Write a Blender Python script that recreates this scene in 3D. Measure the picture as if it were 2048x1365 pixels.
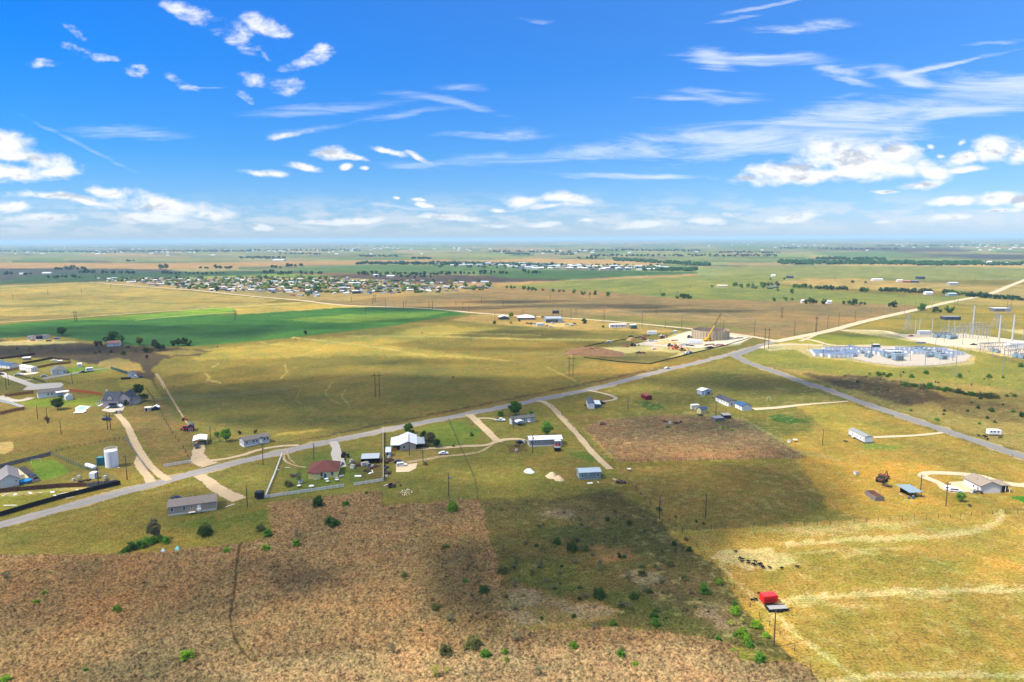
import bpy, math, random
import numpy as np
from mathutils import Vector, Matrix
S = bpy.context.scene
for o in list(bpy.data.objects): bpy.data.objects.remove(o)
rad = math.radians
# ------------------------------------------------------------------ camera (24 mm lens, 100 m up, tilted down 8.5 deg)
FPX, CX, CY, HH = 1365.3, 1024.0, 682.5, 100.0
TH, RO = math.atan(204.3/FPX), math.atan(12.4/2048)
X0 = Vector((1,0,0)); FW = Vector((0, math.cos(TH), -math.sin(TH))); DN = Vector((0, -math.sin(TH), -math.cos(TH)))
RI = X0*math.cos(RO) + DN*math.sin(RO); DO = -X0*math.sin(RO) + DN*math.cos(RO)
cd = bpy.data.cameras.new('camera'); cam = bpy.data.objects.new('camera', cd); S.collection.objects.link(cam)
cd.sensor_width = 36.0; cd.lens = 24.0; cd.clip_start = 1.0; cd.clip_end = 400000.0
R = Matrix((RI, -DO, -FW)).transposed().to_4x4(); R.translation = (0,0,HH)
cam.matrix_world = R; S.camera = cam

def ray(px, py): return FW*FPX + RI*(px-CX) + DO*(py-CY)
def G(px, py):
    r = ray(px, py); t = HH/max(-r.z, 0.05); return Vector((r.x*t, r.y*t, 0))
def PPM(px, py):                       # pixels per metre at a ground point
    g = G(px, py); return FPX/(g.y*math.cos(TH)+HH*math.sin(TH))
def UP(px, yb, yt):                    # height of a vertical thing from its base and top row
    g = G(px, yb); r = ray(px, yt); k = g.y/r.y
    return HH + r.z*k

# ------------------------------------------------------------------ render look
S.view_settings.view_transform = 'Standard'; S.view_settings.look = 'None'; S.view_settings.gamma = 1
S.view_settings.use_curve_mapping = False; S.view_settings.exposure = EXPO = 0.78
S.render.engine = 'CYCLES'
S.cycles.use_denoising = True; S.cycles.max_bounces = 5; S.cycles.diffuse_bounces = 2; S.cycles.glossy_bounces = 2
S.cycles.transmission_bounces = 2; S.cycles.volume_bounces = 0; S.cycles.transparent_max_bounces = 8
S.cycles.caustics_reflective = False; S.cycles.caustics_refractive = False
# ------------------------------------------------------------------ sun + sky
SUN_EL, SUN_AZ = rad(54), rad(-106)     # azimuth measured from +Y towards +X : the sun stands to the left
sd = Vector((math.sin(SUN_AZ)*math.cos(SUN_EL), math.cos(SUN_AZ)*math.cos(SUN_EL), math.sin(SUN_EL)))
sl = bpy.data.lights.new('sun', 'SUN'); sl.energy = 4.5; sl.angle = rad(0.5); sl.color = (1.0, 0.90, 0.76)
so = bpy.data.objects.new('sun', sl); S.collection.objects.link(so); so.rotation_euler = sd.to_track_quat('Z', 'Y').to_euler()

class NT:                              # tiny node helper
    def __init__(s, t): s.t = t; s.n = t.nodes; s.l = t.links
    def add(s, ty, **k):
        n = s.n.new(ty)
        for a, b in k.items(): setattr(n, a, b)
        return n
    def put(s, sock, v):
        if isinstance(v, bpy.types.NodeSocket): s.l.new(v, sock)
        elif v is not None: sock.default_value = v
    def math(s, op, a, b=None, c=None, clamp=False):
        n = s.add('ShaderNodeMath', operation=op, use_clamp=clamp)
        for i, v in enumerate((a, b, c)):
            if v is not None: s.put(n.inputs[i], v)
        return n.outputs[0]
    def vmath(s, op, a, b=None, out=0):
        n = s.add('ShaderNodeVectorMath', operation=op)
        s.put(n.inputs[0], a)
        if b is not None: s.put(n.inputs[1], b)
        return n.outputs[out]
    def noise(s, vec, scale, detail=4, rough=0.55, dist=0.0, out=0):
        n = s.add('ShaderNodeTexNoise'); s.put(n.inputs['Vector'], vec)
        n.inputs['Scale'].default_value = scale; n.inputs['Detail'].default_value = detail
        n.inputs['Roughness'].default_value = rough; n.inputs['Distortion'].default_value = dist
        return n.outputs[out]
    def ramp(s, f, a, b, c=0.0, d=1.0, smooth=True):
        n = s.add('ShaderNodeMapRange'); n.interpolation_type = 'SMOOTHSTEP' if smooth else 'LINEAR'
        s.put(n.inputs[0], f)
        for i, v in enumerate((a, b, c, d)): s.put(n.inputs[i+1], v)
        return n.outputs[0]
    def mix(s, f, a, b, mode='MIX'):
        n = s.add('ShaderNodeMix', data_type='RGBA', blend_type=mode)
        s.put(n.inputs[0], f); s.put(n.inputs[6], a); s.put(n.inputs[7], b); return n.outputs[2]

# numpy value noise
def _h(ix, iy, seed):
    n = (ix*374761393 + iy*668265263 + seed*1442695041) & 0xffffffff
    n = ((n ^ (n >> 13))*1274126177) & 0xffffffff
    return ((n ^ (n >> 16)) & 0xffff)/65535.0
def vnoise(x, y, seed=0):
    fx = np.floor(x); fy = np.floor(y); ix = fx.astype(np.int64); iy = fy.astype(np.int64); fx = x-fx; fy = y-fy
    fx = fx*fx*(3-2*fx); fy = fy*fy*(3-2*fy)
    a = _h(ix,iy,seed); b = _h(ix+1,iy,seed); c = _h(ix,iy+1,seed); d = _h(ix+1,iy+1,seed)
    return (a*(1-fx)+b*fx)*(1-fy) + (c*(1-fx)+d*fx)*fy
def fbm(x, y, oct=4, seed=0, g=0.5):
    t = 0; w = 1; s = 0
    for i in range(oct):
        t = t + w*vnoise(x, y, seed+i*17); s += w; w *= g; x = x*2.03+7.1; y = y*2.03+3.7
    return t/s
def grid_mesh(name, P, nu, nv, mat, attrs=()):
    me = bpy.data.meshes.new(name); me.vertices.add(len(P)); me.vertices.foreach_set('co', np.ascontiguousarray(P, dtype=np.float32).ravel())
    i = np.arange(nu-1)[None,:] + np.arange(nv-1)[:,None]*nu; i = i.ravel()
    q = np.stack([i, i+1, i+nu+1, i+nu], 1).astype(np.int32)
    me.loops.add(q.size); me.loops.foreach_set('vertex_index', q.ravel())
    me.polygons.add(len(q)); me.polygons.foreach_set('loop_start', np.arange(0, q.size, 4, dtype=np.int32))
    me.update(calc_edges=True)
    for (an, ty, data) in attrs:
        at = me.attributes.new(an, ty, 'POINT'); at.data.foreach_set('color' if ty == 'FLOAT_COLOR' else 'value', np.ascontiguousarray(data, dtype=np.float32).ravel())
    me.materials.append(mat); o = bpy.data.objects.new(name, me); S.collection.objects.link(o); return o
def smooth(e0, e1, x):
    t = np.clip((x-e0)/(e1-e0), 0, 1); return t*t*(3-2*t)

SKYS = 0.15
def nishita(T, vec=None):
    sky = T.add('ShaderNodeTexSky', sky_type='NISHITA', sun_disc=False)
    sky.sun_elevation = SUN_EL; sky.sun_rotation = SUN_AZ; sky.altitude = 200; sky.air_density = 1.0; sky.dust_density = 0.3; sky.ozone_density = 1.0
    if vec is not None: T.l.new(vec, sky.inputs[0])
    return sky.outputs[0]
W = bpy.data.worlds.new('World'); S.world = W; W.use_nodes = True; W.node_tree.nodes.clear(); T = NT(W.node_tree)
tc = T.add('ShaderNodeTexCoord').outputs['Generated']
hs = T.add('ShaderNodeHueSaturation'); hs.inputs['Saturation'].default_value = .6; T.l.new(nishita(T), hs.inputs['Color'])
c0 = T.mix(T.math('MULTIPLY', T.ramp(T.noise(tc, 3.2, 3, 0.6), 0.42, 0.60), 0.8), hs.outputs[0], (12.5,12.3,12.0,1))
bg = T.add('ShaderNodeBackground'); T.l.new(c0, bg.inputs[0]); bg.inputs[1].default_value = SKYS
wo = T.add('ShaderNodeOutputWorld'); T.l.new(bg.outputs[0], wo.inputs[0])
# ------------------------------------------------------------------ sky backdrop: a ring 180 km away carrying the clouds near the horizon
CUM = [(15,300,85,42,-10),(55,318,110,26,-12),(40,352,130,26,-5),(120,352,62,14,0),(230,382,70,18,-6),(130,398,120,12,-3),(330,412,140,26,-6),(300,432,90,16,-3),
 (420,428,60,16,-3),(40,420,60,14,0),(90,440,90,12,0),
 (370,32,50,18,-30),(430,52,70,22,-28),(475,72,50,22,-35),(520,48,60,20,-25),(560,62,40,14,-20),(520,92,60,11,-8),(545,115,30,16,-50),(600,134,62,20,12),(632,118,32,18,20),
 (545,168,52,19,-8),(595,170,38,17,4),(497,202,20,12,-20),(270,150,34,16,10),(360,170,30,16,-30),(378,178,40,9,-20),(150,108,50,12,-20),(200,118,40,9,-8),(145,68,32,14,-35),
 (95,130,50,10,0),(580,266,52,10,6),(655,309,52,17,-4),(700,320,48,8,-8),(775,303,66,9,-6),(835,308,32,9,-25),(530,340,56,11,-4),(590,332,44,10,-12),(690,341,16,9,0),(730,342,14,7,0),
 (1060,402,52,16,0),(1130,402,78,15,-2),(1110,414,70,8,0),(1005,419,26,6,0),(850,408,24,7,-5),(785,396,10,4,0),(838,396,22,4,0),(900,436,110,10,-3),(510,449,30,8,-8),
 (1655,304,76,30,5),(1700,325,140,44,0),(1600,340,140,34,6),(1780,308,62,34,-6),(1560,345,130,26,6),(1650,358,190,24,2),(1800,345,90,34,-8),(1850,372,80,15,4),(1480,362,46,12,0),(1860,352,66,24,-14),
 (1925,320,50,20,12),(1990,305,62,30,8),(2040,310,50,34,0),(1930,345,60,10,5),(1855,300,14,7,-20),(1880,315,12,5,0),(1925,290,16,8,10),
 (1990,405,70,18,4),(1900,408,60,12,0),(2040,410,40,18,0),(1600,438,72,15,2),(1410,446,52,10,0),(1280,455,70,11,2),(1460,432,20,5,0),(1770,386,40,6,0),(1990,430,60,8,0),(1900,440,70,9,3),(1760,447,30,6,0),(1000,449,40,7,0),(700,440,90,9,2),(640,442,60,7,0),(1090,448,50,8,-3),(1180,443,30,7,0)]
WIS = [(1250,300,300,15,4),(1500,275,300,22,8),(1750,250,260,28,9),(1980,215,160,34,10),(960,322,120,10,2),(1430,118,55,26,-8),(1560,122,160,17,-3),(1660,140,60,12,-10),(1700,165,60,10,-12),(1820,160,60,16,-18),(1390,190,130,18,-4),(1480,38,70,5,8),(1620,55,110,12,0),
 (1100,318,260,16,3),(1350,280,300,28,8),(1600,255,320,36,8),(1850,225,300,48,12),(1600,290,260,22,4),(2020,190,150,45,12),(960,272,200,10,0),(1040,268,60,14,0),
 (890,205,110,9,-10),(930,176,60,9,0),(650,215,180,10,3),(740,238,200,9,6),(240,272,140,14,-1),(150,288,110,5,-26),(1180,352,150,8,-2),(420,175,70,3,0),(830,418,160,4,-2),(1070,42,50,7,-6),(1900,130,160,5,10),(1990,93,70,5,2),(1560,10,140,5,10),(850,330,120,9,5),(1250,350,120,5,0)]
def sky_dome():
    az = np.concatenate([np.linspace(-180,-48,60)[:-1], np.linspace(-48,48,1100), np.linspace(48,180,60)[1:]])*math.pi/180
    ev = np.concatenate([np.linspace(-1.5, 0, 6)[:-1], np.linspace(0, 24, 330), np.linspace(24, 40, 30)[1:]])*math.pi/180
    A, E = np.meshgrid(az, ev); RR = 180000.0
    P = np.stack([np.sin(A)*np.cos(E)*RR, np.cos(A)*np.cos(E)*RR, np.sin(E)*RR+HH], -1).reshape(-1, 3)
    y = np.maximum(P[:,1], 3000.0); u = P[:,0]/y; v = (P[:,2]-HH)/y; fr = smooth(0.5, 0.62, np.cos(A).ravel())
    def field(lst, amp, seed):
        uw = u + (fbm(u*9, v*12, 5, seed)-.5)*amp; vw = v + (fbm(u*9+50, v*12+20, 5, seed+3)-.5)*amp*.6
        acc = np.full(len(u), 4.0)
        for (px, py, w, h, a) in lst:
            r = ray(px, py); cu, cv = r.x/r.y, r.z/r.y; c, s_ = math.cos(rad(a)), math.sin(rad(a))
            du, dv = uw-cu, vw-cv; sel = (np.abs(du) < 4*w/FPX+.1)
            x = (du*c+dv*s_)/(w/FPX); yv = (-du*s_+dv*c)/(h/FPX)
            yv = np.where(yv < 0, yv*1.25, yv*.9)
            l = np.sqrt(x*x+yv*yv); k = .15; hh = np.clip(.5+.5*(l-acc)/k, 0, 1)
            acc = l*(1-hh)+acc*hh - k*hh*(1-hh)
        return (np.clip(1-acc, -3, 1)+3)*fr-3
    m = bpy.data.materials.new('sky'); m.use_nodes = True; m.node_tree.nodes.clear(); T = NT(m.node_tree)
    pos = T.add('ShaderNodeNewGeometry').outputs['Position']
    rel = T.vmath('SUBTRACT', pos, (0,0,HH)); nrm = T.vmath('NORMALIZE', rel)
    sx = T.add('ShaderNodeSeparateXYZ'); T.l.new(nrm, sx.inputs[0])
    hz = T.math('SQRT', T.math('ADD', T.math('POWER', sx.outputs[0], 2.0), T.math('POWER', sx.outputs[1], 2.0)))
    el = T.math('DIVIDE', sx.outputs[2], hz)
    yy = T.math('MAXIMUM', T.math('ABSOLUTE', sx.outputs[1]), 0.3)
    uu = T.math('DIVIDE', sx.outputs[0], yy); vv = T.math('DIVIDE', sx.outputs[2], yy)
    cm = T.add('ShaderNodeCombineXYZ'); T.l.new(uu, cm.inputs[0]); T.l.new(vv, cm.inputs[1]); uv = cm.outputs[0]
    def ramp(stops):
        r = T.add('ShaderNodeValToRGB'); e = r.color_ramp.elements
        while len(e) < len(stops): e.new(0.5)
        for i, (p, c) in enumerate(stops): e[i].position = p/.4; e[i].color = (c[0]/2, c[1]/2, c[2]/2, 1)
        T.l.new(T.math('DIVIDE', el, .4), r.inputs[0]); return r.outputs[0]
    L = ramp([(0,(.66,.86,1.40)), (.057,(.36,.72,1.30)), (.117,(.17,.66,1.28)), (.235,(.04,.63,1.50)), (.37,(.007,.60,1.60))])
    Rr = ramp([(0,(.66,.86,1.40)), (.057,(.50,.80,1.32)), (.117,(.40,.77,1.36)), (.235,(.36,.88,1.58)), (.37,(.55,1.10,1.78))])
    tint = T.mix(T.ramp(uu, -.8, .75, 0, 1, False), L, Rr)
    base = T.vmath('MULTIPLY', T.mix(1.0, nishita(T, nrm), tint, 'MULTIPLY'), (2,2,2))
    st = T.vmath('MULTIPLY', uv, (1.0, 1.9, 1.0))
    fb = T.noise(st, 17.0, 10, 0.60, 0.25); fb2 = T.noise(T.vmath('ADD', st, (0.008, -0.02, 0)), 17.0, 6, 0.60, 0.25)
    at = lambda n: T.add('ShaderNodeAttribute', attribute_name=n).outputs['Fac']
    fc, fw = at('cumulus'), at('cirrus')
    dens = T.math('ADD', T.math('MINIMUM', T.math('MULTIPLY', fc, 1.15), T.ramp(vv, 0.12, 0.22, 1.1, 0.52)), T.math('MULTIPLY', T.math('SUBTRACT', fb, 0.53), T.ramp(vv, 0.12, 0.22, 2.5, 4.2)))
    cov = T.math('MULTIPLY', T.ramp(dens, 0.0, T.ramp(vv, 0.08, 0.22, 0.80, 1.25)), T.ramp(vv, 0.0, 0.055, 0.55, 1.0, False))
    hb = T.noise(T.vmath('MULTIPLY', uv, (1.0, 4.0, 1.0)), 15.0, 8, 0.62)
    band = T.math('MULTIPLY', T.ramp(vv, 0.004, 0.02), T.ramp(vv, 0.03, 0.075, 1.0, 0.0))
    low = T.math('MULTIPLY', T.ramp(hb, 0.42, 0.60), T.math('MULTIPLY', band, 0.5))
    rot = T.add('ShaderNodeMapping', vector_type='POINT'); T.l.new(uv, rot.inputs[0]); rot.inputs[2].default_value = (0,0,rad(-6)); rot.inputs[3].default_value = (1,9,1)
    wm = T.noise(rot.outputs[0], 4.0, 9, 0.68, 0.8)
    wis = T.math('MULTIPLY', T.ramp(T.math('ADD', T.math('MINIMUM', fw, 0.60), T.math('MULTIPLY', T.math('SUBTRACT', wm, 0.50), 3.6)), -0.1, 1.25), T.ramp(uu, -0.15, 0.3, 0.42, 0.80))
    shade = T.ramp(T.math('ADD', T.math('MULTIPLY', dens, 0.5), T.math('MULTIPLY', T.math('SUBTRACT', fb2, fb), 3.2)), 0.36, 0.88)
    cw = T.mix(shade, (8.7,8.8,9.0,1), (4.9,5.4,6.3,1))
    c1 = T.mix(wis, base, (7.4,8.1,9.0,1)); c2 = T.mix(low, c1, (7.2,7.5,7.9,1)); c3 = T.mix(cov, c2, cw)
    em = T.add('ShaderNodeEmission'); T.l.new(c3, em.inputs[0]); em.inputs[1].default_value = .121/2**EXPO
    ou = T.add('ShaderNodeOutputMaterial'); T.l.new(em.outputs[0], ou.inputs[0])
    m.cycles.emission_sampling = 'NONE'
    o = grid_mesh('sky', P, len(az), len(ev), m, (('cumulus', 'FLOAT', field(CUM, .035, 1)), ('cirrus', 'FLOAT', field(WIS, .03, 9))))
    o['kind'] = 'structure'; o.visible_shadow = True
    return o
sky_dome()
# ------------------------------------------------------------------ materials
MATS = {}
def lin(h):
    c = [int(h[i:i+2], 16)/255 for i in (1,3,5)]
    return [x/12.92 if x <= .04045 else ((x+.055)/1.055)**2.4 for x in c]
ALB = 0.62                              # sunlit picture value -> base colour
def mat(hexc, rough=0.85, metal=0.0, var=0.12, scale=1.5, bump=0.0, kind=None, k=None, spec=0.25):
    key = (hexc, rough, metal, var, scale, bump, kind, k)
    if key in MATS: return MATS[key]
    c = [x*(k if k else 1) for x in lin(hexc)]
    m = bpy.data.materials.new('mat_'+hexc[1:]+(kind or '')); m.use_nodes = True; T = NT(m.node_tree)
    b = m.node_tree.nodes['Principled BSDF']; b.inputs['Roughness'].default_value = rough; b.inputs['Metallic'].default_value = metal
    b.inputs['Specular IOR Level'].default_value = spec
    co = T.add('ShaderNodeTexCoord').outputs['Object']
    n = T.noise(co, scale, 5, 0.6); f = T.ramp(n, 0.25, 0.75, 1-var, 1+var, False)
    if kind == 'siding':                # horizontal lap boards
        sx = T.add('ShaderNodeSeparateXYZ'); T.l.new(co, sx.inputs[0])
        w = T.math('FRACT', T.math('MULTIPLY', sx.outputs[2], 4.0)); f = T.math('MULTIPLY', f, T.ramp(w, 0.0, 0.2, 0.82, 1.0, False))
    elif kind == 'metalroof' or kind == 'planks':
        sx = T.add('ShaderNodeSeparateXYZ'); T.l.new(co, sx.inputs[0])
        w = T.math('PINGPONG', T.math('MULTIPLY', sx.outputs[0], 2.2 if kind == 'metalroof' else 5.0), 0.5)
        f = T.math('MULTIPLY', f, T.ramp(w, 0.0, 0.12, 0.80, 1.0, False))
        if kind == 'planks':
            n2 = T.noise(T.vmath('MULTIPLY', co, (3.0, 3.0, 0.15)), 2.0, 2); f = T.math('MULTIPLY', f, T.ramp(n2, 0.3, 0.7, 0.7, 1.2, False))
    elif kind == 'shingle':
        n2 = T.noise(co, 7.0, 3, 0.7); f = T.math('MULTIPLY', f, T.ramp(n2, 0.3, 0.7, 0.75, 1.2, False))
        n3 = T.noise(T.vmath('MULTIPLY', co, (0.6, 3.0, 3.0)), 1.6, 3, 0.7); f = T.math('MULTIPLY', f, T.ramp(n3, 0.3, 0.7, 0.82, 1.12, False))
    T.l.new(T.mix(1.0, (*c, 1), T.add('ShaderNodeCombineColor').outputs[0], 'MULTIPLY'), b.inputs['Base Color'])
    cc = [x for x in T.n if x.bl_idname == 'ShaderNodeCombineColor'][-1]
    for i in range(3): T.l.new(f, cc.inputs[i])
    if bump:
        bp = T.add('ShaderNodeBump'); bp.inputs['Strength'].default_value = bump; T.l.new(T.noise(co, scale*4, 4), bp.inputs['Height']); T.l.new(bp.outputs[0], b.inputs['Normal'])
    MATS[key] = m; return m
# ------------------------------------------------------------------ clouds overhead, out of the frame, that shade the fields
def overhead_clouds():
    SH = [(720,1035,700,95,.62),(820,905,480,55,.45),(1190,1150,330,120,.55),(1330,975,300,75,.7),(1560,1000,110,70,.5),(250,1170,400,70,.25),(680,795,460,52,.85),(420,770,160,40,.45),(1050,775,200,28,.5),(1250,830,260,50,.45),(1500,775,200,22,.5),(160,770,240,30,.6),(150,900,260,55,.4),(1640,776,190,14,.7),(850,640,260,8,.35),(1180,1130,290,125,.32),(1010,1170,160,75,.5),(1400,1010,220,75,.9),(1560,940,110,60,.7),(1290,1040,200,70,.9),(300,1180,400,70,.3),(800,1150,200,70,.22),(820,1030,120,30,.25),
          (950,800,260,44,.9),(700,780,260,34,.8),(480,800,160,24,.5),(620,845,200,16,.5),(1200,760,120,16,.8),(1420,762,150,18,.95),(1620,768,160,14,1),(1880,800,240,18,.8),(1330,800,110,18,.6),(1400,850,130,16,.4),
          (1040,668,150,9,.8),(1180,690,110,8,.7),(990,700,160,7,.5),(700,672,130,7,.3),(820,725,120,8,.4),(1270,720,90,8,.5),
          (150,662,210,13,.9),(420,660,130,13,.9),(640,652,110,7,.6),(200,637,90,4,.4),(60,702,220,10,.8),(230,700,110,9,.7),(760,641,60,4,.5),
          (860,618,150,5,1.3),(1180,612,220,4,.9),(1000,604,90,4,1.2),(1010,615,80,4,.6),(1240,616,110,4,1.2),(1380,623,130,4,1.3),(1090,603,50,3,.7),(1780,672,110,5,.7),(60,612,80,3,.4),(430,606,90,3,.4),
          (1020,1330,0,0,0)]
    rnd = random.Random(4); h = 1150.0
    for i, (px, py, w, hh, d) in enumerate(SH):
        if d <= 0: continue
        c = G(px, py); rx = w/PPM(px, py); ry = (G(px, py-hh*.9)-G(px, py+hh*.9)).length/2; rz = min(60, .5*min(rx, ry)+12)
        bm = bmesh.new(); bmesh.ops.create_icosphere(bm, subdivisions=4, radius=1); off = Vector((rnd.random()*50, rnd.random()*50, 3))
        for v in bm.verts:
            n = noise.fractal(v.co*1.5+off, 1.0, 2.0, 4)*.42 + 1
            v.co = Vector((v.co.x*rx*n, v.co.y*ry*n, (v.co.z*rz*n if v.co.z > 0 else v.co.z*rz*.5)))
        me = bpy.data.meshes.new('cloud'); bm.to_mesh(me); bm.free()
        m = bpy.data.materials.new('cloud_vapour'); m.use_nodes = True; m.node_tree.nodes.clear(); T = NT(m.node_tree)
        v = T.add('ShaderNodeVolumePrincipled'); v.inputs['Density'].default_value = 1.15*d/(rz*1.35); v.inputs['Color'].default_value = (1,1,1,1)
        T.l.new(v.outputs[0], T.add('ShaderNodeOutputMaterial').inputs['Volume']); me.materials.append(m)
        o = bpy.data.objects.new('cloud', me); S.collection.objects.link(o); o['kind'] = 'structure'
        o.location = Vector((c.x, c.y, 0)) + sd/sd.z*(h+8*(i % 9))
import bmesh
from mathutils import noise
overhead_clouds()
# ------------------------------------------------------------------ ground
def inside(poly, x, y):
    r = np.zeros(len(x), bool); n = len(poly); j = n-1
    for i in range(n):
        xi, yi = poly[i]; xj, yj = poly[j]
        if yi != yj:
            c = ((yi > y) != (yj > y)) & (x < (xj-xi)*(y-yi)/(yj-yi)+xi); r ^= c
        j = i
    return r
def segdist(poly, x, y, closed=True, ys=1.0):
    d = np.full(len(x), 1e9); n = len(poly)
    for i in range(n if closed else n-1):
        ax, ay = poly[i]; bx, by = poly[(i+1) % n]; ay, by = ay*ys, by*ys
        dx, dy = bx-ax, by-ay; L = dx*dx+dy*dy+1e-9
        t = np.clip(((x-ax)*dx+(y*ys-ay)*dy)/L, 0, 1)
        d = np.minimum(d, np.hypot(x-ax-t*dx, y*ys-ay-t*dy))
    return d
BASE = '#8f8447'
# (polygon, colour, feather, ragged, tall grass, strength)
AREAS = []
def area(col, pts, f=2, w=3, brush=0.0, a=1.0): AREAS.append(('P', pts, col, f, w, brush, a))
def track(col, pts, wd, f=1.5, w=2, brush=None, a=1.0): AREAS.append(('L', pts, col, f, w, wd if True else 0, a, brush))
# ---- far country (behind the village); dark bands paint in distant cloud shade besides dark soil
area('#929878', [(-400,560),(-400,505),(1024,500),(2500,496),(2500,560)], 2, 1)
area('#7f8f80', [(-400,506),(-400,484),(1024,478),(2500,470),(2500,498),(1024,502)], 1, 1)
area('#c9a077', [(-400,541),(-400,527),(60,526),(330,527),(520,524),(900,519),(905,523),(560,532),(330,538),(120,537)], 1, 1)
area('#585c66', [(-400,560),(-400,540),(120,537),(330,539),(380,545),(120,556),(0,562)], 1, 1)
area('#48664f', [(90,548),(480,543),(700,540),(900,545),(620,556),(330,558),(150,564),(0,569),(0,562)], 1, 1)
area('#86a255', [(330,556),(560,548),(700,545),(850,549),(640,553),(520,557)], 1, 1)
area('#8c6d5c', [(560,548),(690,544),(880,532),(900,540),(700,552)], 1, 1)
area('#67865a', [(590,537),(740,530),(1020,532),(1100,540),(850,546),(700,547),(590,543)], 1, 1)
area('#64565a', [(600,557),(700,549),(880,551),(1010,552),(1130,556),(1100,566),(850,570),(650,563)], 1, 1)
area('#d2aa80', [(900,524),(1060,517),(1230,520),(1330,528),(1250,534),(1050,524)], 1, .7)
area('#c8a27e', [(830,574),(930,566),(1130,562),(1280,553),(1390,548),(1400,552),(1250,561),(1010,573),(900,580)], 1, 1)
area('#53764c', [(960,545),(1080,541),(1390,544),(1400,548),(1270,552),(1130,560),(1000,556)], 1, 1)
area('#969a58', [(960,574),(1130,563),(1300,556),(1400,553),(1560,545),(1700,556),(1620,566),(1560,572),(1700,586),(1900,594),(1960,590),(2100,560),(2500,570),(2500,620),(1850,612),(1360,598),(1010,573)], 1, 1)
area('#989c64', [(1480,534),(1750,530),(2050,531),(2500,534),(2500,556),(2050,556),(1850,562),(1640,558),(1540,552),(1400,545)], 1, 1)
area('#d6b58c', [(1640,532),(1750,528),(1900,529),(2500,527),(2500,533),(2050,536),(1900,533)], 1, .7)
area('#c4a872', [(1540,566),(1620,556),(1700,557),(1850,566),(2000,572),(2060,568),(2500,572),(2500,590),(2000,584),(1800,582),(1700,578),(1600,572)], 1, 1)
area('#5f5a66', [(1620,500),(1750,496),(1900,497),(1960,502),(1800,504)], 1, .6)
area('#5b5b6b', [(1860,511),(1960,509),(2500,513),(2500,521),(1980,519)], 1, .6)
area('#74926a', [(1620,508),(1760,502),(1850,512),(1700,517)], 1, .6)
# ---- village ground, fields before it
area('#b79f72', [(170,565),(260,560),(500,553),(700,556),(960,574),(1000,580),(880,590),(760,594),(700,604),(640,606),(500,592),(300,575)], 1, 1.5)
area('#c0ac70', [(-400,574),(0,572),(170,566),(300,577),(430,588),(560,600),(500,611),(250,628),(0,645),(-400,668)], 1, 1)
area('#ae9560', [(-400,588),(0,586),(250,592),(430,598),(540,602),(300,600),(0,600),(-400,604)], 3, 2, 0, .6)
area('#8f7c5a', [(-400,645),(0,632),(120,630),(300,622),(120,637),(0,645),(-400,670)], 2, 2, 0, .6)
area('#d6b96c', [(440,613),(560,606),(640,606),(760,612),(680,620),(560,628),(480,630),(460,620)], 1, 1.5)
area('#4d8240', [(-400,690),(-400,672),(0,650),(120,640),(300,632),(480,629),(600,622),(680,615),(860,617),(935,628),(850,640),(800,650),(700,662),(600,674),(500,684),(400,692),(350,694),(240,690),(100,671),(0,677)], 1, 1)
area('#8db248', [(120,641),(300,628),(450,614),(470,618),(470,626),(330,636),(230,640)], 1.5, 1)  # brighter wedge paints sunlight onto the green field
area('#8fae4c', [(560,640),(700,628),(900,624),(850,636),(700,645),(640,644)], 2, 3, 0, .7)
area('#37603c', [(-400,700),(-400,682),(0,664),(250,668),(450,664),(560,655),(600,660),(500,680),(350,692),(240,690),(100,671),(0,676)], 3, 3, 0, .6)
area('#a48a6a', [(560,600),(700,604),(760,594),(880,590),(1010,573),(1200,583),(1360,598),(1600,603),(1850,612),(1720,645),(1640,660),(1560,677),(1500,673),(1400,658),(1150,637),(960,627),(850,617),(700,611)], 1, 1)
area('#b39a76', [(620,606),(900,606),(1200,612),(1500,640),(1640,655),(1500,650),(1150,628),(960,620),(700,608)], 3, 2, 0, .6)
area('#8f9350', [(1100,634),(1250,632),(1450,650),(1530,668),(1400,656),(1200,642)], 2, 2, 0, .6)
area('#c6a873', [(900,640),(960,628),(1140,638),(1300,652),(1380,665),(1250,668),(1100,662),(930,650),(870,650)], 2, 2)
# ---- the large middle pasture
area('#98894c', [(330,712),(420,694),(600,676),(800,652),(900,641),(1000,650),(1140,660),(1290,662),(1150,700),(1240,728),(1300,740),(1195,772),(1000,815),(760,862),(620,882),(480,896),(400,862),(340,800),(300,740)], 2, 3)
area('#c6b264', [(400,700),(560,686),(760,668),(880,650),(1000,660),(900,670),(760,690),(900,705),(980,718),(700,712),(500,718),(380,722)], 5, 6, 0, .75)
area('#c09c58', [(1180,720),(1250,716),(1330,725),(1300,742),(1220,752),(1130,748)], 4, 5, 0, .6)
area('#b8964f', [(1160,742),(1250,724),(1300,735),(1240,752)], 4, 5, 0, .5)
area('#c7ac60', [(560,866),(640,858),(655,860),(600,868),(545,872)], 1, 2)
for pts, wd in (([(585,676),(700,688),(790,700),(855,713)],2.2),([(690,672),(900,674),(1060,679),(1240,681)],2.4),([(860,667),(1000,669),(1080,671)],1.6),([(860,710),(960,717),(1020,722)],1.2),([(660,684),(640,700),(620,705),(600,712)],1.2),
    ([(520,686),(560,690),(640,698)],1.4),([(570,730),(574,745),(560,757)],1.6),([(410,748),(420,757),(412,760),(440,766)],2.2),([(425,735),(438,727)],2),([(665,765),(650,785),(660,800),(690,812)],1.0),([(690,780),(684,795),(700,812)],1.0),([(1095,735),(1120,748),(1150,762)],1.4),([(600,780),(590,800),(610,812)],1.0)):
    track('#cfc184', pts, wd, 1.2, 1.5, a=.8)
area('#a69a62', [(905,704),(1000,700),(1120,706),(1130,710),(1000,708)], 1.5, 1, 0, .6)
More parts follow.
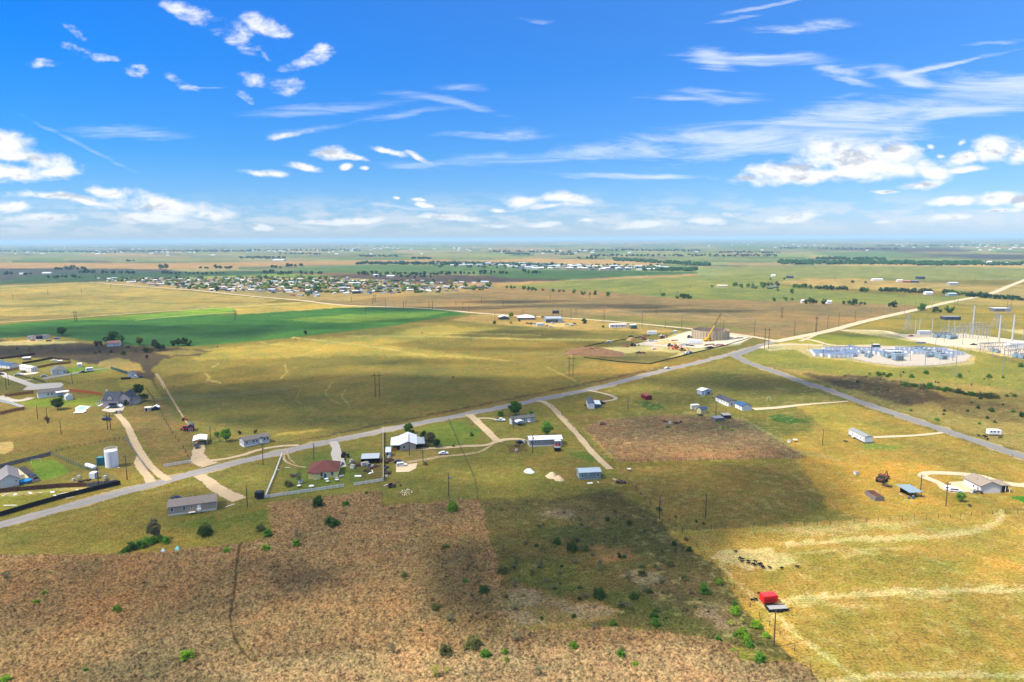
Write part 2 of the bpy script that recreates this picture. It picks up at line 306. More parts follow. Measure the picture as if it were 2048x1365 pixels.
# ---- brown scrub at left
area('#5f5146', [(-400,712),(-400,682),(0,680),(60,692),(160,686),(240,690),(350,697),(430,702),(395,712),(330,716),(310,735),(306,760),(322,792),(330,802),(300,800),(250,770),(230,742),(190,728),(120,716),(0,716)], 3, 6, .3)
area('#c9aa70', [(200,722),(240,716),(280,728),(290,745),(230,742),(190,735)], 3, 5, 0, .8)
area('#b0a05f', [(300,705),(380,700),(420,706),(340,712)], 2, 3, 0, .7)
area('#d9c69c', [(-20,686),(60,680),(150,683),(160,686),(90,689),(0,692)], 1, 1.5, 0, .9)
# ---- lots at left
area('#a0934f', [(-400,716),(0,717),(120,717),(190,730),(230,742),(300,760),(330,802),(260,800),(230,760),(120,770),(60,770),(0,752),(-400,760)], 2, 3)
area('#93824f', [(-400,810),(0,800),(60,812),(200,816),(230,830),(290,940),(240,960),(220,890),(120,890),(60,905),(0,920),(-400,960)], 3, 4)
area('#8a9a3a', [(30,800),(120,792),(160,800),(200,790),(195,815),(130,812),(60,815)], 3, 4)
area('#88a03a', [(100,742),(180,732),(220,740),(150,752)], 2, 3)
area('#7f9c38', [(55,922),(110,918),(140,945),(100,960),(80,960)], 2, 2)
area('#968055', [(265,810),(330,800),(360,850),(400,880),(420,930),(330,940),(300,900),(250,830)], 3, 4)
area('#d3b98a', [(0,885),(25,884),(28,898),(10,908),(-30,910)], 2, 3)
area('#8a8a3f', [(-100,1000),(0,975),(150,975),(160,990),(0,1035),(-100,1050)], 3, 4)
area('#c9b98c', [(0,985),(100,980),(180,972),(170,978),(60,990),(0,994)], 2, 4, 0, .7)
# ---- verge of the road (dry ditch strips)
track('#8f7550', [(560,888),(760,852),(980,808),(1200,764),(1330,734),(1430,712),(1520,690)], 3.5, 2.5, 4, a=.75)
track('#5c4a36', [(620,879),(760,850),(980,806),(1200,762),(1290,742)], 2.0, 1.5, 3, a=.7)
track('#a89a62', [(0,1072),(200,1012),(420,960),(640,905),(860,860),(1100,806),(1300,764),(1440,728)], 4, 3, 4, a=.5)
track('#c2a47c', [(1240,770),(1290,752),(1330,742)], 4, 2, 3, a=.6)
# ---- lots south of the road
area('#8b854a', [(400,960),(560,918),(700,880),(760,868),(930,836),(1070,806),(1200,775),(1340,752),(1470,722),(1560,752),(1700,802),(1500,830),(1260,836),(1165,850),(1225,935),(1230,1000),(1000,1000),(770,1000),(540,1000),(440,1010)], 4, 4)
area('#6f8a35', [(620,905),(680,900),(740,905),(740,960),(640,985),(560,975),(600,930)], 6, 6, 0, .5)
area('#6b8c34', [(850,850),(920,842),(960,860),(950,890),(860,895)], 5, 6, 0, .6)
area('#6b4f39', [(700,925),(765,905),(766,960),(720,960)], 4, 5, 0, .5)
area('#b29a66', [(780,905),(860,900),(900,912),(850,925),(800,945),(790,930)], 3, 4, 0, .8)
area('#a1834f', [(1040,920),(1120,900),(1180,950),(1260,970),(1150,975),(1080,950)], 6, 8, 0, .5)
area('#6e5a3b', [(1010,890),(1050,888),(1055,903),(1020,906)], 2, 3, 0, .8)
area('#4f7a2c', [(1130,905),(1190,905),(1230,920),(1180,925)], 3, 4, 0, .6)
area('#86734c', [(1130,835),(1200,830),(1225,850),(1170,858)], 3, 5, 0, .7)
area('#4a6e2e', [(1535,833),(1560,828),(1600,838),(1620,845),(1580,848),(1545,842)], 2, 2)  # green grass patch, its colour darkened to paint in shadow
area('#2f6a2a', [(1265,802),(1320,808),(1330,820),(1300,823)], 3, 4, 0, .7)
area('#9a8850', [(1480,740),(1560,760),(1640,785),(1560,790),(1480,770)], 6, 8, 0, .6)
area('#c4a052', [(1590,810),(1700,803),(1860,862),(2000,905),(2500,1010),(2500,1040),(2048,1032),(1800,1050),(1660,1020),(1600,930),(1560,880),(1640,850)], 10, 8)
area('#cbb055', [(1600,812),(1700,806),(1840,860),(1700,866),(1640,850)], 5, 6, 0, .8)
area('#c29a52', [(1680,812),(1760,825),(1850,858),(1800,862),(1700,840)], 6, 6, 0, .6)
area('#84a045', [(1728,885),(1770,890),(1815,895),(1780,900),(1725,897)], 3, 3, 0, .8)
area('#4f9a2c', [(2018,994),(2100,990),(2100,1010),(2048,1006)], 1, 1)
area('#8b6c4c', [(1240,745),(1290,742),(1300,752),(1255,765)], 5, 5, 0, .5)
# brown square
area('#94765f', [(1165,856),(1200,842),(1260,835),(1330,830),(1400,833),(1480,838),(1510,855),(1560,885),(1612,916),(1480,919),(1240,925),(1225,915)], 1.2, 2, .55)
track('#b9a878', [(1370,826),(1440,832),(1490,840),(1540,870),(1590,900),(1640,912),(1680,920)], 5, 3, 2, a=.8)
track('#b9a06c', [(1165,858),(1195,885),(1225,915)], 3, 2, 2, a=.7)
# ---- right side scrub beyond the second road
area('#a7955f', [(1500,722),(1560,735),(1660,745),(1800,752),(2048,760),(2500,780),(2500,1000),(2048,905),(1950,870),(1800,822),(1700,788),(1600,752)], 3, 5, .12)
area('#a19c50', [(1490,700),(1560,685),(1700,668),(1800,680),(1950,700),(2048,735),(2500,800),(2500,830),(1950,770),(1700,750),(1560,735),(1490,722)], 3, 4)
area('#9b9e48', [(1560,680),(1640,670),(1760,668),(1840,684),(1850,690),(1760,690),(1660,690),(1600,690)], 2, 3)
area('#5a4a40', [(1600,748),(1740,752),(1860,775),(1900,800),(1820,812),(1720,785),(1640,762)], 5, 8, .3, .85)
area('#6b5a46', [(1850,790),(2048,815),(2048,850),(1900,830)], 6, 8, .2, .6)
area('#a8974f', [(1680,665),(1760,640),(1840,622),(1960,600),(2100,605),(2500,640),(2500,720),(2048,680),(1900,668),(1760,662)], 2, 2)
area('#c8ac78', [(1850,605),(1960,597),(2100,604),(2500,620),(2500,635),(2000,612)], 2, 2, 0, .8)
area('#bfa87a', [(1960,590),(2048,575),(2500,590),(2500,606),(2000,597)], 1, 1)
# ---- bare ground of the yards
area('#d9ccb0', [(1520,694),(1580,686),(1660,690),(1640,697),(1560,700),(1540,703)], 1, 1.5)
area('#cdbf9e', [(1556,686),(1700,692),(1780,692),(1900,697),(1950,712),(1948,730),(1880,734),(1780,735),(1700,722),(1620,715),(1600,704)], 1, .6)
area('#d6cec0', [(1610,700),(1780,694),(1910,700),(1940,714),(1900,728),(1800,732),(1720,718),(1640,714)], 1, .6)
area('#e2cfae', [(1680,662),(1760,662),(1830,672),(1900,672),(2060,690),(2500,730),(2500,760),(2048,720),(1900,694),(1830,684),(1780,676)], 1, 1)
area('#e2cfae', [(1990,658),(2060,660),(2500,680),(2500,700),(2060,672)], 1, 1)
area('#e0cda4', [(1150,700),(1240,694),(1290,690),(1350,668),(1420,660),(1500,675),(1480,690),(1380,706),(1340,718),(1300,722),(1230,712),(1140,712)], 2, 2)
area('#e6d9be', [(1285,686),(1330,678),(1360,668),(1390,660),(1400,668),(1500,676),(1470,690),(1400,698),(1370,694),(1320,696)], 2, 2)
area('#94895a', [(1240,709),(1300,702),(1360,706),(1340,718),(1300,728),(1220,716)], 3, 3)
area('#8a6a47', [(1130,702),(1150,697),(1240,706),(1250,714),(1200,716),(1130,710)], 1, 2)
area('#e0cda6', [(1050,650),(1110,644),(1160,648),(1120,655)], 1, 1.5, 0, .8)
# ---- near scrub, dry pasture and the tall brown grass
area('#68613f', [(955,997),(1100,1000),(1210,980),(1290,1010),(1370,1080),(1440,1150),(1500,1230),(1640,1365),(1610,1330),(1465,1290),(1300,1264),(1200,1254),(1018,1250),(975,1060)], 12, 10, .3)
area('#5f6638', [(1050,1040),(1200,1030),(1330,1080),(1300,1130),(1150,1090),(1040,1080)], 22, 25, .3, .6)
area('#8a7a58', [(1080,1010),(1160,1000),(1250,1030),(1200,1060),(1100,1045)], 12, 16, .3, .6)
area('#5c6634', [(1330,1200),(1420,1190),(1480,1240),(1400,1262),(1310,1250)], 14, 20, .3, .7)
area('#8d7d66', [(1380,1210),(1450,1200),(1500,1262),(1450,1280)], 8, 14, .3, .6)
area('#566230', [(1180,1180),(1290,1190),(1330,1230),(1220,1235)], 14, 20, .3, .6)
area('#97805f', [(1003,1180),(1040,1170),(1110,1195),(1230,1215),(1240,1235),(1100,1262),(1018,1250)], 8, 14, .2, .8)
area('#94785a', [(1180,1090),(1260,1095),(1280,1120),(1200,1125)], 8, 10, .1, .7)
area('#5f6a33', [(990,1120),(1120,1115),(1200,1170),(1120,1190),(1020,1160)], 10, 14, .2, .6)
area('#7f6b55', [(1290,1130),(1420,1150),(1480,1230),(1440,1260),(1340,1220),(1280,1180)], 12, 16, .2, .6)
area('#98854e', [(1230,935),(1600,925),(1640,1000),(1480,1058),(1340,1060),(1280,1000)], 8, 10)
area('#cba85c', [(1330,1062),(1440,1058),(1700,1040),(1900,1030),(2048,1026),(2500,1030),(2500,1500),(1700,1500),(1640,1370),(1500,1230),(1440,1140)], 5, 6)
area('#c39a52', [(1700,1230),(1900,1210),(2100,1240),(2100,1330),(1850,1330)], 30, 20, 0, .5)
area('#8f8a44', [(1600,1110),(1800,1100),(1950,1120),(1900,1160),(1650,1165)], 30, 20, 0, .5)
area('#fadcae', [(1420,1110),(1470,1098),(1540,1097),(1570,1110),(1600,1128),(1550,1140),(1500,1138),(1450,1128)], 4, 10, 0, .85)
track('#fadcae', [(1570,1090),(1700,1079),(1800,1078),(1900,1070),(1970,1058),(2000,1040),(2005,1030)], 9, 5, 10, a=.85)
track('#f0d2a4', [(1560,1112),(1700,1100),(1820,1096)], 4, 4, 8, a=.6)
track('#fbdeb0', [(1540,1210),(1600,1196),(1700,1190),(1800,1184),(1950,1180),(2060,1180)], 11, 6, 11, a=.85)
track('#f2d6a8', [(1440,1130),(1490,1180),(1540,1225),(1600,1275),(1700,1345),(1760,1400)], 6, 4, 8, a=.75)
track('#f6daac', [(1640,1368),(1750,1352),(1900,1350),(2060,1352)], 10, 6, 9, a=.8)
area('#d8c48c', [(1500,1060),(1700,1046),(1860,1042),(1800,1058),(1600,1074)], 8, 12, 0, .6)
area('#94785d', [(-200,1111),(0,1110),(100,1111),(240,1109),(330,1105),(400,1096),(480,1089),(505,1083),(548,1076),(540,1040),(536,1006),(620,998),(690,990),(765,982),(766,1013),(860,1006),(955,998),(968,1020),(975,1060),(990,1110),(1003,1160),(1010,1210),(1018,1250),(1060,1262),(1100,1262),(1200,1254),(1300,1264),(1400,1275),(1465,1290),(1480,1325),(1560,1325),(1610,1330),(1640,1370),(1700,1500),(-400,1500),(-400,1111)], 1.2, 4, 1.0)
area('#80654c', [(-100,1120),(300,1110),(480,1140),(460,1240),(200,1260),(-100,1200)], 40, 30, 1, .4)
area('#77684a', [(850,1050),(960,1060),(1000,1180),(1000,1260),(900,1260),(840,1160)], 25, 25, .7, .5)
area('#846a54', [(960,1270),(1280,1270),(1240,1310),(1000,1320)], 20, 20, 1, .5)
track('#4a3a2a', [(482,1086),(474,1128),(470,1180),(461,1240),(468,1275),(490,1310),(520,1345),(570,1400)], 2.6, 1.5, 2, .1, a=.8)
track('#3c6a1e', [(245,1106),(262,1094),(290,1082),(322,1078)], 7, 3, 5, .6, a=.8)
area('#55752c', [(440,1040),(540,1020),(535,1050),(420,1060),(340,1050),(430,1028)], 8, 8, .1, .6)
area('#b5967a', [(600,1318),(800,1300),(1000,1300),(1200,1292),(1350,1290),(1480,1335),(1640,1370),(1600,1420),(600,1420),(400,1345)], 22, 20, 1.0, .75)  # paler strip: sunlight painted into the tall grass colour
for q in ([(1075,1028),(1110,1018),(1150,1022),(1140,1038),(1095,1040)],[(1005,1185),(1050,1176),(1100,1200),(1060,1215),(1010,1205)],[(1240,1150),(1290,1140),(1330,1155),(1290,1172)],[(1100,1205),(1180,1210),(1240,1225),(1150,1240)],[(1380,1215),(1430,1212),(1470,1262),(1440,1258)],[(1000,1212),(1060,1225),(1090,1250),(1030,1250)]):
    area('#9c8a7c', q, 6, 14, .5, .75)
for x, y, w in ((1640,1062,60),(1600,1205,60),(1850,1195,50),(1700,1215,60),(1900,1062,50),(1760,1052,70),(1560,1128,50),(1720,1110,40)):
    area('#f2d6a2', [(x-w,y),(x-w*.3,y-7),(x+w*.6,y-5),(x+w,y+2),(x,y+6)], 8, 16, 0, .6)
GALB = .42
def ground():
    ts = np.concatenate([np.linspace(-.88, .88, 1250)]); s0, s1 = 1/118.0, 1/90000.0
    sv = np.concatenate([np.linspace(s0, 1/2500.0, 700), np.linspace(1/2500.0, s1, 90)[1:]])
    Y = 1/sv; TT, YY = np.meshgrid(ts, Y); X = (TT*YY).ravel(); Y2 = YY.ravel(); n = len(X)
    # the same points as seen on the survey picture, in its pixels
    fw, ri, do = np.array(FW), np.array(RI), np.array(DO); P = np.stack([X, Y2, np.full(n, -HH)], 1)
    dz = P@fw; U = CX+FPX*(P@ri)/dz; V = CY+FPX*(P@do)/dz
    col = np.tile(np.array(lin(BASE)), (n,1)); brush = np.zeros(n)
    n1 = fbm(U/16, V/7, 4, 5)-.5; n2 = fbm(U/16+40, V/7+9, 4, 8)-.5; n3 = fbm(U/4.5, V/2.2, 3, 12, .7)-.5
    # small country patchwork towards the horizon
    rnd = random.Random(7); far = V < 566
    fi = np.where(far)[0]; Uf, Vf = U[fi], V[fi]; cf = col[fi]
    pal = ['#8fa06a','#6f9458','#b39a78','#c7a888','#7a6a66','#5e7a55','#9db078','#8d8a72','#456a4c','#a89a80','#b9a890','#5a6a60']
    def horizon(u): return 484.7-u*12.4/2048
    base_far = []
    for k in range(760):
        t = rnd.random()**1.7; cu = rnd.uniform(-150, 2200); dv = 2.0+t*76; cv = horizon(cu)+dv; hw = rnd.uniform(25, 150)*(0.35+t); hh = max(.7, (0.5+dv*rnd.uniform(.02,.09)))
        base_far.append((cu, cv, hw, hh, pal[rnd.randrange(len(pal))], rnd.uniform(.35,.8)))
    for A in AREAS[:2]:
        m = inside(A[1], Uf, Vf); cf[m] = lin(A[2])
    for cu, cv, hw, hh, c, a in base_far:
        m = (np.abs(Uf-cu) < hw) & (np.abs(Vf-cv-(Uf-cu)*.01) < hh); cf[m] = cf[m]*(1-a)+np.array(lin(c))*a
    col[fi] = cf
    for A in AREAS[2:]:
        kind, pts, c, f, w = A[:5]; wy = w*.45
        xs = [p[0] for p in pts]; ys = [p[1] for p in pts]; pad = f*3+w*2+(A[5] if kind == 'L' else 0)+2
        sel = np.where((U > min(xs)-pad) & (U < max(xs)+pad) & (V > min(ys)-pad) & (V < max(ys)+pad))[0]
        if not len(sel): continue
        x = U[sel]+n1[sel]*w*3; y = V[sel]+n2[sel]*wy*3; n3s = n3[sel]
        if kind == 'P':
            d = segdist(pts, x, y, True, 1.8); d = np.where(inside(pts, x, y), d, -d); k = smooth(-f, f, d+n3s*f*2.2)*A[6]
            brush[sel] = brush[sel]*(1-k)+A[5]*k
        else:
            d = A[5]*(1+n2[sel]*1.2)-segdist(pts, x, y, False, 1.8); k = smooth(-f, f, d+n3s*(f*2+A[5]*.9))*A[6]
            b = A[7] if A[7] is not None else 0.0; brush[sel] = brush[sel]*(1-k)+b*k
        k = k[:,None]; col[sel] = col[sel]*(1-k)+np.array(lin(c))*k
    # natural mottling of the grass itself
    m1 = fbm(X/22, Y2/22, 4, 31)-.5; m2 = fbm(X/5.5, Y2/5.5, 4, 57)-.5; m3 = fbm(X/70+9, Y2/70, 3, 77)-.5
    nearw = smooth(3500, 1200, Y2)
    g = 1+(m1*.5+m2*.3)*(.25+.75*nearw)+m3*.4
    g *= 1+.075*smooth(650, 900, Y2)*smooth(5000, 2500, Y2)*np.sin((X*.35+Y2)*2*np.pi/34+fbm(X/260, Y2/260, 3, 61)*22)
    col = col*g[:,None]; q = m3+m1*.8
    col[:,0] *= 1+q*.35*nearw; col[:,2] *= 1-q*.25*nearw
    fl = np.clip((fbm(X/2.6, Y2/2.0, 3, 44, .65)-.56)*5, 0, 1)*smooth(900, 300, Y2)*(1-.5*brush)*(.35+.65*(X > 40))   # bleached tussocks
    col = col*(1-fl[:,None]*.27)+np.array(lin('#f0dfae'))*fl[:,None]*.27
    bw = np.clip(brush*1.3, 0, 1)*smooth(1200, 500, Y2); col = col*(1+.17*bw)[:,None]; pale = smooth(.34, .55, col.min(1)); col[:,2] *= .71+.03*bw+.07*pale; col[:,0] *= 1-.03*bw
    col = np.clip(col*GALB, .004, .9)
    tuft = fbm((X-Y2*.5)/1.3, (Y2+X*.3)/.9, 3, 91, .6); tuft2 = fbm(X/4+Y2*.05, Y2/3, 3, 15)
    z = brush*smooth(900, 250, Y2)*(np.clip(tuft-.35, 0, 1)*1.7+tuft2*.35-.1)
    edge = smooth(118, 126, Y2)*smooth(.88, .86, np.abs(TT.ravel())); z = z*edge
    P = np.stack([X, Y2, z], 1)
    m = bpy.data.materials.new('ground'); m.use_nodes = True; T = NT(m.node_tree); b = m.node_tree.nodes['Principled BSDF']
    b.inputs['Roughness'].default_value = .95; b.inputs['Specular IOR Level'].default_value = .08
    a = T.add('ShaderNodeAttribute', attribute_name='land').outputs['Color']; br = T.add('ShaderNodeAttribute', attribute_name='tall').outputs['Fac']
    pos = T.add('ShaderNodeNewGeometry').outputs['Position']
    f1 = T.noise(pos, 1.4, 3, .7); f2 = T.noise(pos, .33, 4, .65); f3 = T.noise(pos, 4.2, 2, .6)
    v = T.math('ADD', T.math('MULTIPLY', T.math('SUBTRACT', f1, .5), 3.4), T.math('MULTIPLY', T.math('SUBTRACT', f2, .5), 1.35))
    v = T.math('ADD', v, T.math('MULTIPLY', T.math('SUBTRACT', f3, .5), 1.2))
    v = T.math('ADD', 1.0, T.math('MULTIPLY', v, T.math('ADD', .9, T.math('MULTIPLY', br, .4)))); v = T.math('MAXIMUM', v, .22)
    tone = T.mix(T.ramp(T.noise(pos, .11, 5, .7), .38, .62), T.mix(br, (.88,1.02,.80,1), (.93,.99,.95,1)), T.mix(br, (1.10,1.02,.96,1), (1.08,1.0,.98,1)))
    c = T.mix(1.0, T.mix(1.0, a, tone, 'MULTIPLY'), T.add('ShaderNodeCombineColor').outputs[0], 'MULTIPLY')
    cc = [x for x in T.n if x.bl_idname == 'ShaderNodeCombineColor'][-1]
    for i in range(3): T.l.new(v, cc.inputs[i])
    T.l.new(c, b.inputs['Base Color'])
    bp = T.add('ShaderNodeBump'); bp.inputs['Strength'].default_value = .55; bp.inputs['Distance'].default_value = .35
    T.l.new(T.noise(pos, 1.1, 5, .7), bp.inputs['Height']); T.l.new(bp.outputs[0], b.inputs['Normal'])
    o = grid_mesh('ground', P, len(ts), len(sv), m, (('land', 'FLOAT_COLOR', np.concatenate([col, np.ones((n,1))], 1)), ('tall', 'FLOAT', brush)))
    # the land beside and behind the surveyed sector, joined to the same sheet
    bm = bmesh.new(); bm.from_mesh(o.data); lc = bm.verts.layers.float_color['land']; bm.verts.ensure_lookup_table()
    nu, nv = len(ts), len(sv); F = 90000.0; c0 = (*[x*GALB for x in lin(BASE)], 1)
    def nvt(x, y):
        w_ = bm.verts.new((x, y, 0)); w_[lc] = c0; return w_
    lf, rt, bl, br_ = nvt(-F*.9, 0), nvt(F*.9, 0), nvt(-F*.9, -F*.5), nvt(F*.9, -F*.5); c_ = nvt(0, 0)
    bm.verts.ensure_lookup_table()
    L = [bm.verts[j*nu] for j in range(nv)]; Rr = [bm.verts[j*nu+nu-1] for j in range(nv)]
    for j in range(nv-1): bm.faces.new((lf, L[j], L[j+1])); bm.faces.new((rt, Rr[j+1], Rr[j]))
    row = [bm.verts[i] for i in range(nu)]
    for i in range(nu-1): bm.faces.new((c_, row[i+1], row[i]))
    bm.faces.new((c_, row[0], lf)); bm.faces.new((c_, rt, row[-1])); bm.faces.new((bl, br_, rt, c_, lf))
    bmesh.ops.recalc_face_normals(bm, faces=bm.faces[:])
    bm.faces.ensure_lookup_table()
    if bm.faces[0].normal.z < 0: bmesh.ops.reverse_faces(bm, faces=bm.faces[:])
    bm.to_mesh(o.data); bm.free(); o['kind'] = 'structure'
    return o
ground()
# ------------------------------------------------------------------ haze
def haze():
    hx = 95000.0; z0, z1 = -1.5, 140.0
    me = bpy.data.meshes.new('haze'); v = [(x, y, z) for z in (z0, z1) for y in (-hx, hx) for x in (-hx, hx)]
    me.from_pydata(v, [], [(0,2,3,1),(4,5,7,6),(0,1,5,4),(2,6,7,3),(0,4,6,2),(1,3,7,5)])
    m = bpy.data.materials.new('haze'); m.use_nodes = True; m.node_tree.nodes.clear(); T = NT(m.node_tree)
    p = T.add('ShaderNodeVolumePrincipled'); p.inputs['Density'].default_value = 6.6e-5; p.inputs['Color'].default_value = (.52,.80,1.0,1)
    T.l.new(p.outputs[0], T.add('ShaderNodeOutputMaterial').inputs['Volume']); me.materials.append(m)
    o = bpy.data.objects.new('haze', me); S.collection.objects.link(o); o['kind'] = 'stuff'
haze()
# ------------------------------------------------------------------ object helpers
COL = S.collection
class MB:                               # gathers simple shapes into one mesh
    def __init__(s): s.v = []; s.f = []; s.mi = []; s.cur = 0
    def add(s, vs, fs):
        o = len(s.v); s.v += [tuple(v) for v in vs]; s.f += [tuple(i+o for i in f) for f in fs]; s.mi += [s.cur]*len(fs); return s
    def box(s, x0, x1, y0, y1, z0, z1, M=None):
        v = [Vector((x,y,z)) for z in (z0,z1) for y in (y0,y1) for x in (x0,x1)]
        if M: v = [M@p for p in v]
        return s.add(v, [(0,2,3,1),(4,5,7,6),(0,1,5,4),(2,6,7,3),(0,4,6,2),(1,3,7,5)])
    def hexa(s, v): return s.add(v, [(0,3,2,1),(4,5,6,7),(0,1,5,4),(1,2,6,5),(2,3,7,6),(3,0,4,7)])
    def tube(s, p, q, r0, r1=None, n=8, cap=True):
        p, q = Vector(p), Vector(q); r1 = r0 if r1 is None else r1; d = (q-p).normalized()
        a = d.orthogonal().normalized(); b = d.cross(a)
        vs = [p+(a*math.cos(t)+b*math.sin(t))*r0 for t in [i*2*math.pi/n for i in range(n)]]+[q+(a*math.cos(t)+b*math.sin(t))*r1 for t in [i*2*math.pi/n for i in range(n)]]
        fs = [(i,(i+1)%n,n+(i+1)%n,n+i) for i in range(n)]
        if cap: fs += [tuple(range(n-1,-1,-1)), tuple(range(n,2*n))]
        return s.add(vs, fs)
    def prism(s, pts, y0, y1):           # outline in x,z pulled along y
        n = len(pts); vs = [(x,y0,z) for x,z in pts]+[(x,y1,z) for x,z in pts]
        return s.add(vs, [(i,(i+1)%n,n+(i+1)%n,n+i) for i in range(n)]+[tuple(range(n-1,-1,-1)), tuple(range(n,2*n))])
    def ball(s, c, r, n=8, m=5, z=1.0, jit=0, rnd=None):
        vs = []; 
        for j in range(1, m):
            for i in range(n):
                t, p = i*2*math.pi/n, j*math.pi/m; k = 1+(rnd.uniform(-jit, jit) if rnd else 0)
                vs.append((c[0]+r*k*math.sin(p)*math.cos(t), c[1]+r*k*math.sin(p)*math.sin(t), c[2]+r*k*z*math.cos(p)))
        o = len(vs); vs += [(c[0],c[1],c[2]+r*z),(c[0],c[1],c[2]-r*z)]
        fs = [(j*n+i,(j+1)*n+i,(j+1)*n+(i+1)%n,j*n+(i+1)%n) for j in range(m-2) for i in range(n)]
        fs += [(o,i,(i+1)%n) for i in range(n)]+[(o+1,(m-2)*n+(i+1)%n,(m-2)*n+i) for i in range(n)]
        return s.add(vs, fs)
    def build(s, name, mats, parent=None, bevel=0, smooth=False):
        me = bpy.data.meshes.new(name); me.from_pydata(s.v, [], s.f)
        for m in (mats if isinstance(mats, (list, tuple)) else [mats]): me.materials.append(m)
        if max(s.mi, default=0): me.polygons.foreach_set('material_index', s.mi)
        if smooth: me.polygons.foreach_set('use_smooth', [True]*len(me.polygons))
        me.update(); o = bpy.data.objects.new(name, me); COL.objects.link(o); o.parent = parent
        if bevel:
            b = o.modifiers.new('bevel', 'BEVEL'); b.width = bevel; b.segments = 1; b.limit_method = 'ANGLE'
        return o
def tag(o, label=None, cat=None, group=None, kind=None):
    if label: o['label'] = label
    if cat: o['category'] = cat
    if group: o['group'] = group
    if kind: o['kind'] = kind
    return o
def thing(name, loc, rz=0, label=None, cat=None, group=None):
    o = bpy.data.objects.new(name, None); COL.objects.link(o); o.empty_display_size = .5
    o.location = loc; o.rotation_euler = (0, 0, rz); return tag(o, label, cat, group)
KIDS = {}
def dup(root, loc, rz=0, sc=1.0, label=None, group=None):
    if root.name not in KIDS: KIDS[root.name] = [(c, list(c.children)) for c in root.children]
    r = root.copy(); COL.objects.link(r); r.location = loc; r.rotation_euler = (0, 0, rz); r.scale = (sc,)*3 if not isinstance(sc, tuple) else sc
    if label: r['label'] = label
    if group: r['group'] = group
    for c, gs in KIDS[root.name]:
        d = c.copy(); COL.objects.link(d); d.parent = r
        for g in gs:
            e = g.copy(); COL.objects.link(e); e.parent = d
    return r
def ang(a, b): d = b-a; return math.atan2(d.y, d.x)
# ------------------------------------------------------------------ roads
ZL = [0.03]; AV = [-1.0,-.62,0.0,.62,1.0]; EV = [0.0,1.0,1.0,1.0,0.0]
def spline(pts, step):
    P = [G(*p[:2]) for p in pts]; out = []; W_ = [p[2] if len(p) > 2 else None for p in pts]
    P2 = [P[0]*2-P[1]]+P+[P[-1]*2-P[-2]]
    for i in range(1, len(P2)-2):
        a, b, c, d = P2[i-1:i+3]; n = max(2, min(60, int((c-b).length/step)))
        for k in range(n):
            t = k/n; out.append((a*(-t**3+2*t*t-t)+b*(3*t**3-5*t*t+2)+c*(-3*t**3+4*t*t+t)+d*(t**3-t*t))*.5)
    out.append(P[-1]); return out
def ribbon(name, pts, wd, m, step=4.0, rag=.12, smoothed=True, z=None, w2=None, parent=None):
    L = spline(pts, step) if smoothed else [G(*p) for p in pts]
    if z is None: z = ZL[0]; ZL[0] += .004
    vs = []; n = len(L); acc = 0
    for i, p in enumerate(L):
        d = (L[min(i+1, n-1)]-L[max(i-1, 0)]); d.z = 0; d.normalize(); s_ = Vector((-d.y, d.x, 0)); acc += (L[i]-L[i-1]).length if i else 0
        w = wd+((w2 or wd)-wd)*i/max(1, n-1); rg = rag*w
        a = w/2+rg*noise.noise(Vector((p.x*.13, p.y*.13, 1)))*1.6+rg*.7*noise.noise(Vector((p.x*.9, p.y*.9, 1))); b = w/2+rg*noise.noise(Vector((p.x*.13, p.y*.13, 9)))*1.6+rg*.7*noise.noise(Vector((p.x*.9, p.y*.9, 7)))
        zz = z+p.y*2e-5
        for k in AV: q = p+s_*(a if k < 0 else b)*k; vs.append((q.x, q.y, zz))
    fs = [(5*i+j, 5*i+j+1, 5*i+j+6, 5*i+j+5) for i in range(n-1) for j in range(4)]
    mb = MB(); mb.add(vs, [f[::-1] for f in fs]); o = mb.build(name, m, parent)
    for nm, vals in (('edge', EV), ('across', AV)): o.data.attributes.new(nm, 'FLOAT', 'POINT').data.foreach_set('value', vals*n)

    if o.data.polygons[0].normal.z < 0: o.data.flip_normals()
    if not parent: o['kind'] = 'structure'
    return o
def slab(name, pts, m, z=None, kind='structure'):
    P = [G(*p) for p in pts]
    if z is None: z = ZL[0]; ZL[0] += .004
    mb = MB(); mb.add([(p.x, p.y, z+p.y*2e-5) for p in P], [tuple(range(len(P)))]); o = mb.build(name, m)
    for nm in ('edge', 'across'): o.data.attributes.new(nm, 'FLOAT', 'POINT').data.foreach_set('value', [1.0]*len(P))
    if o.data.polygons[0].normal.z < 0: o.data.flip_normals()
    if kind: o['kind'] = kind
    return o
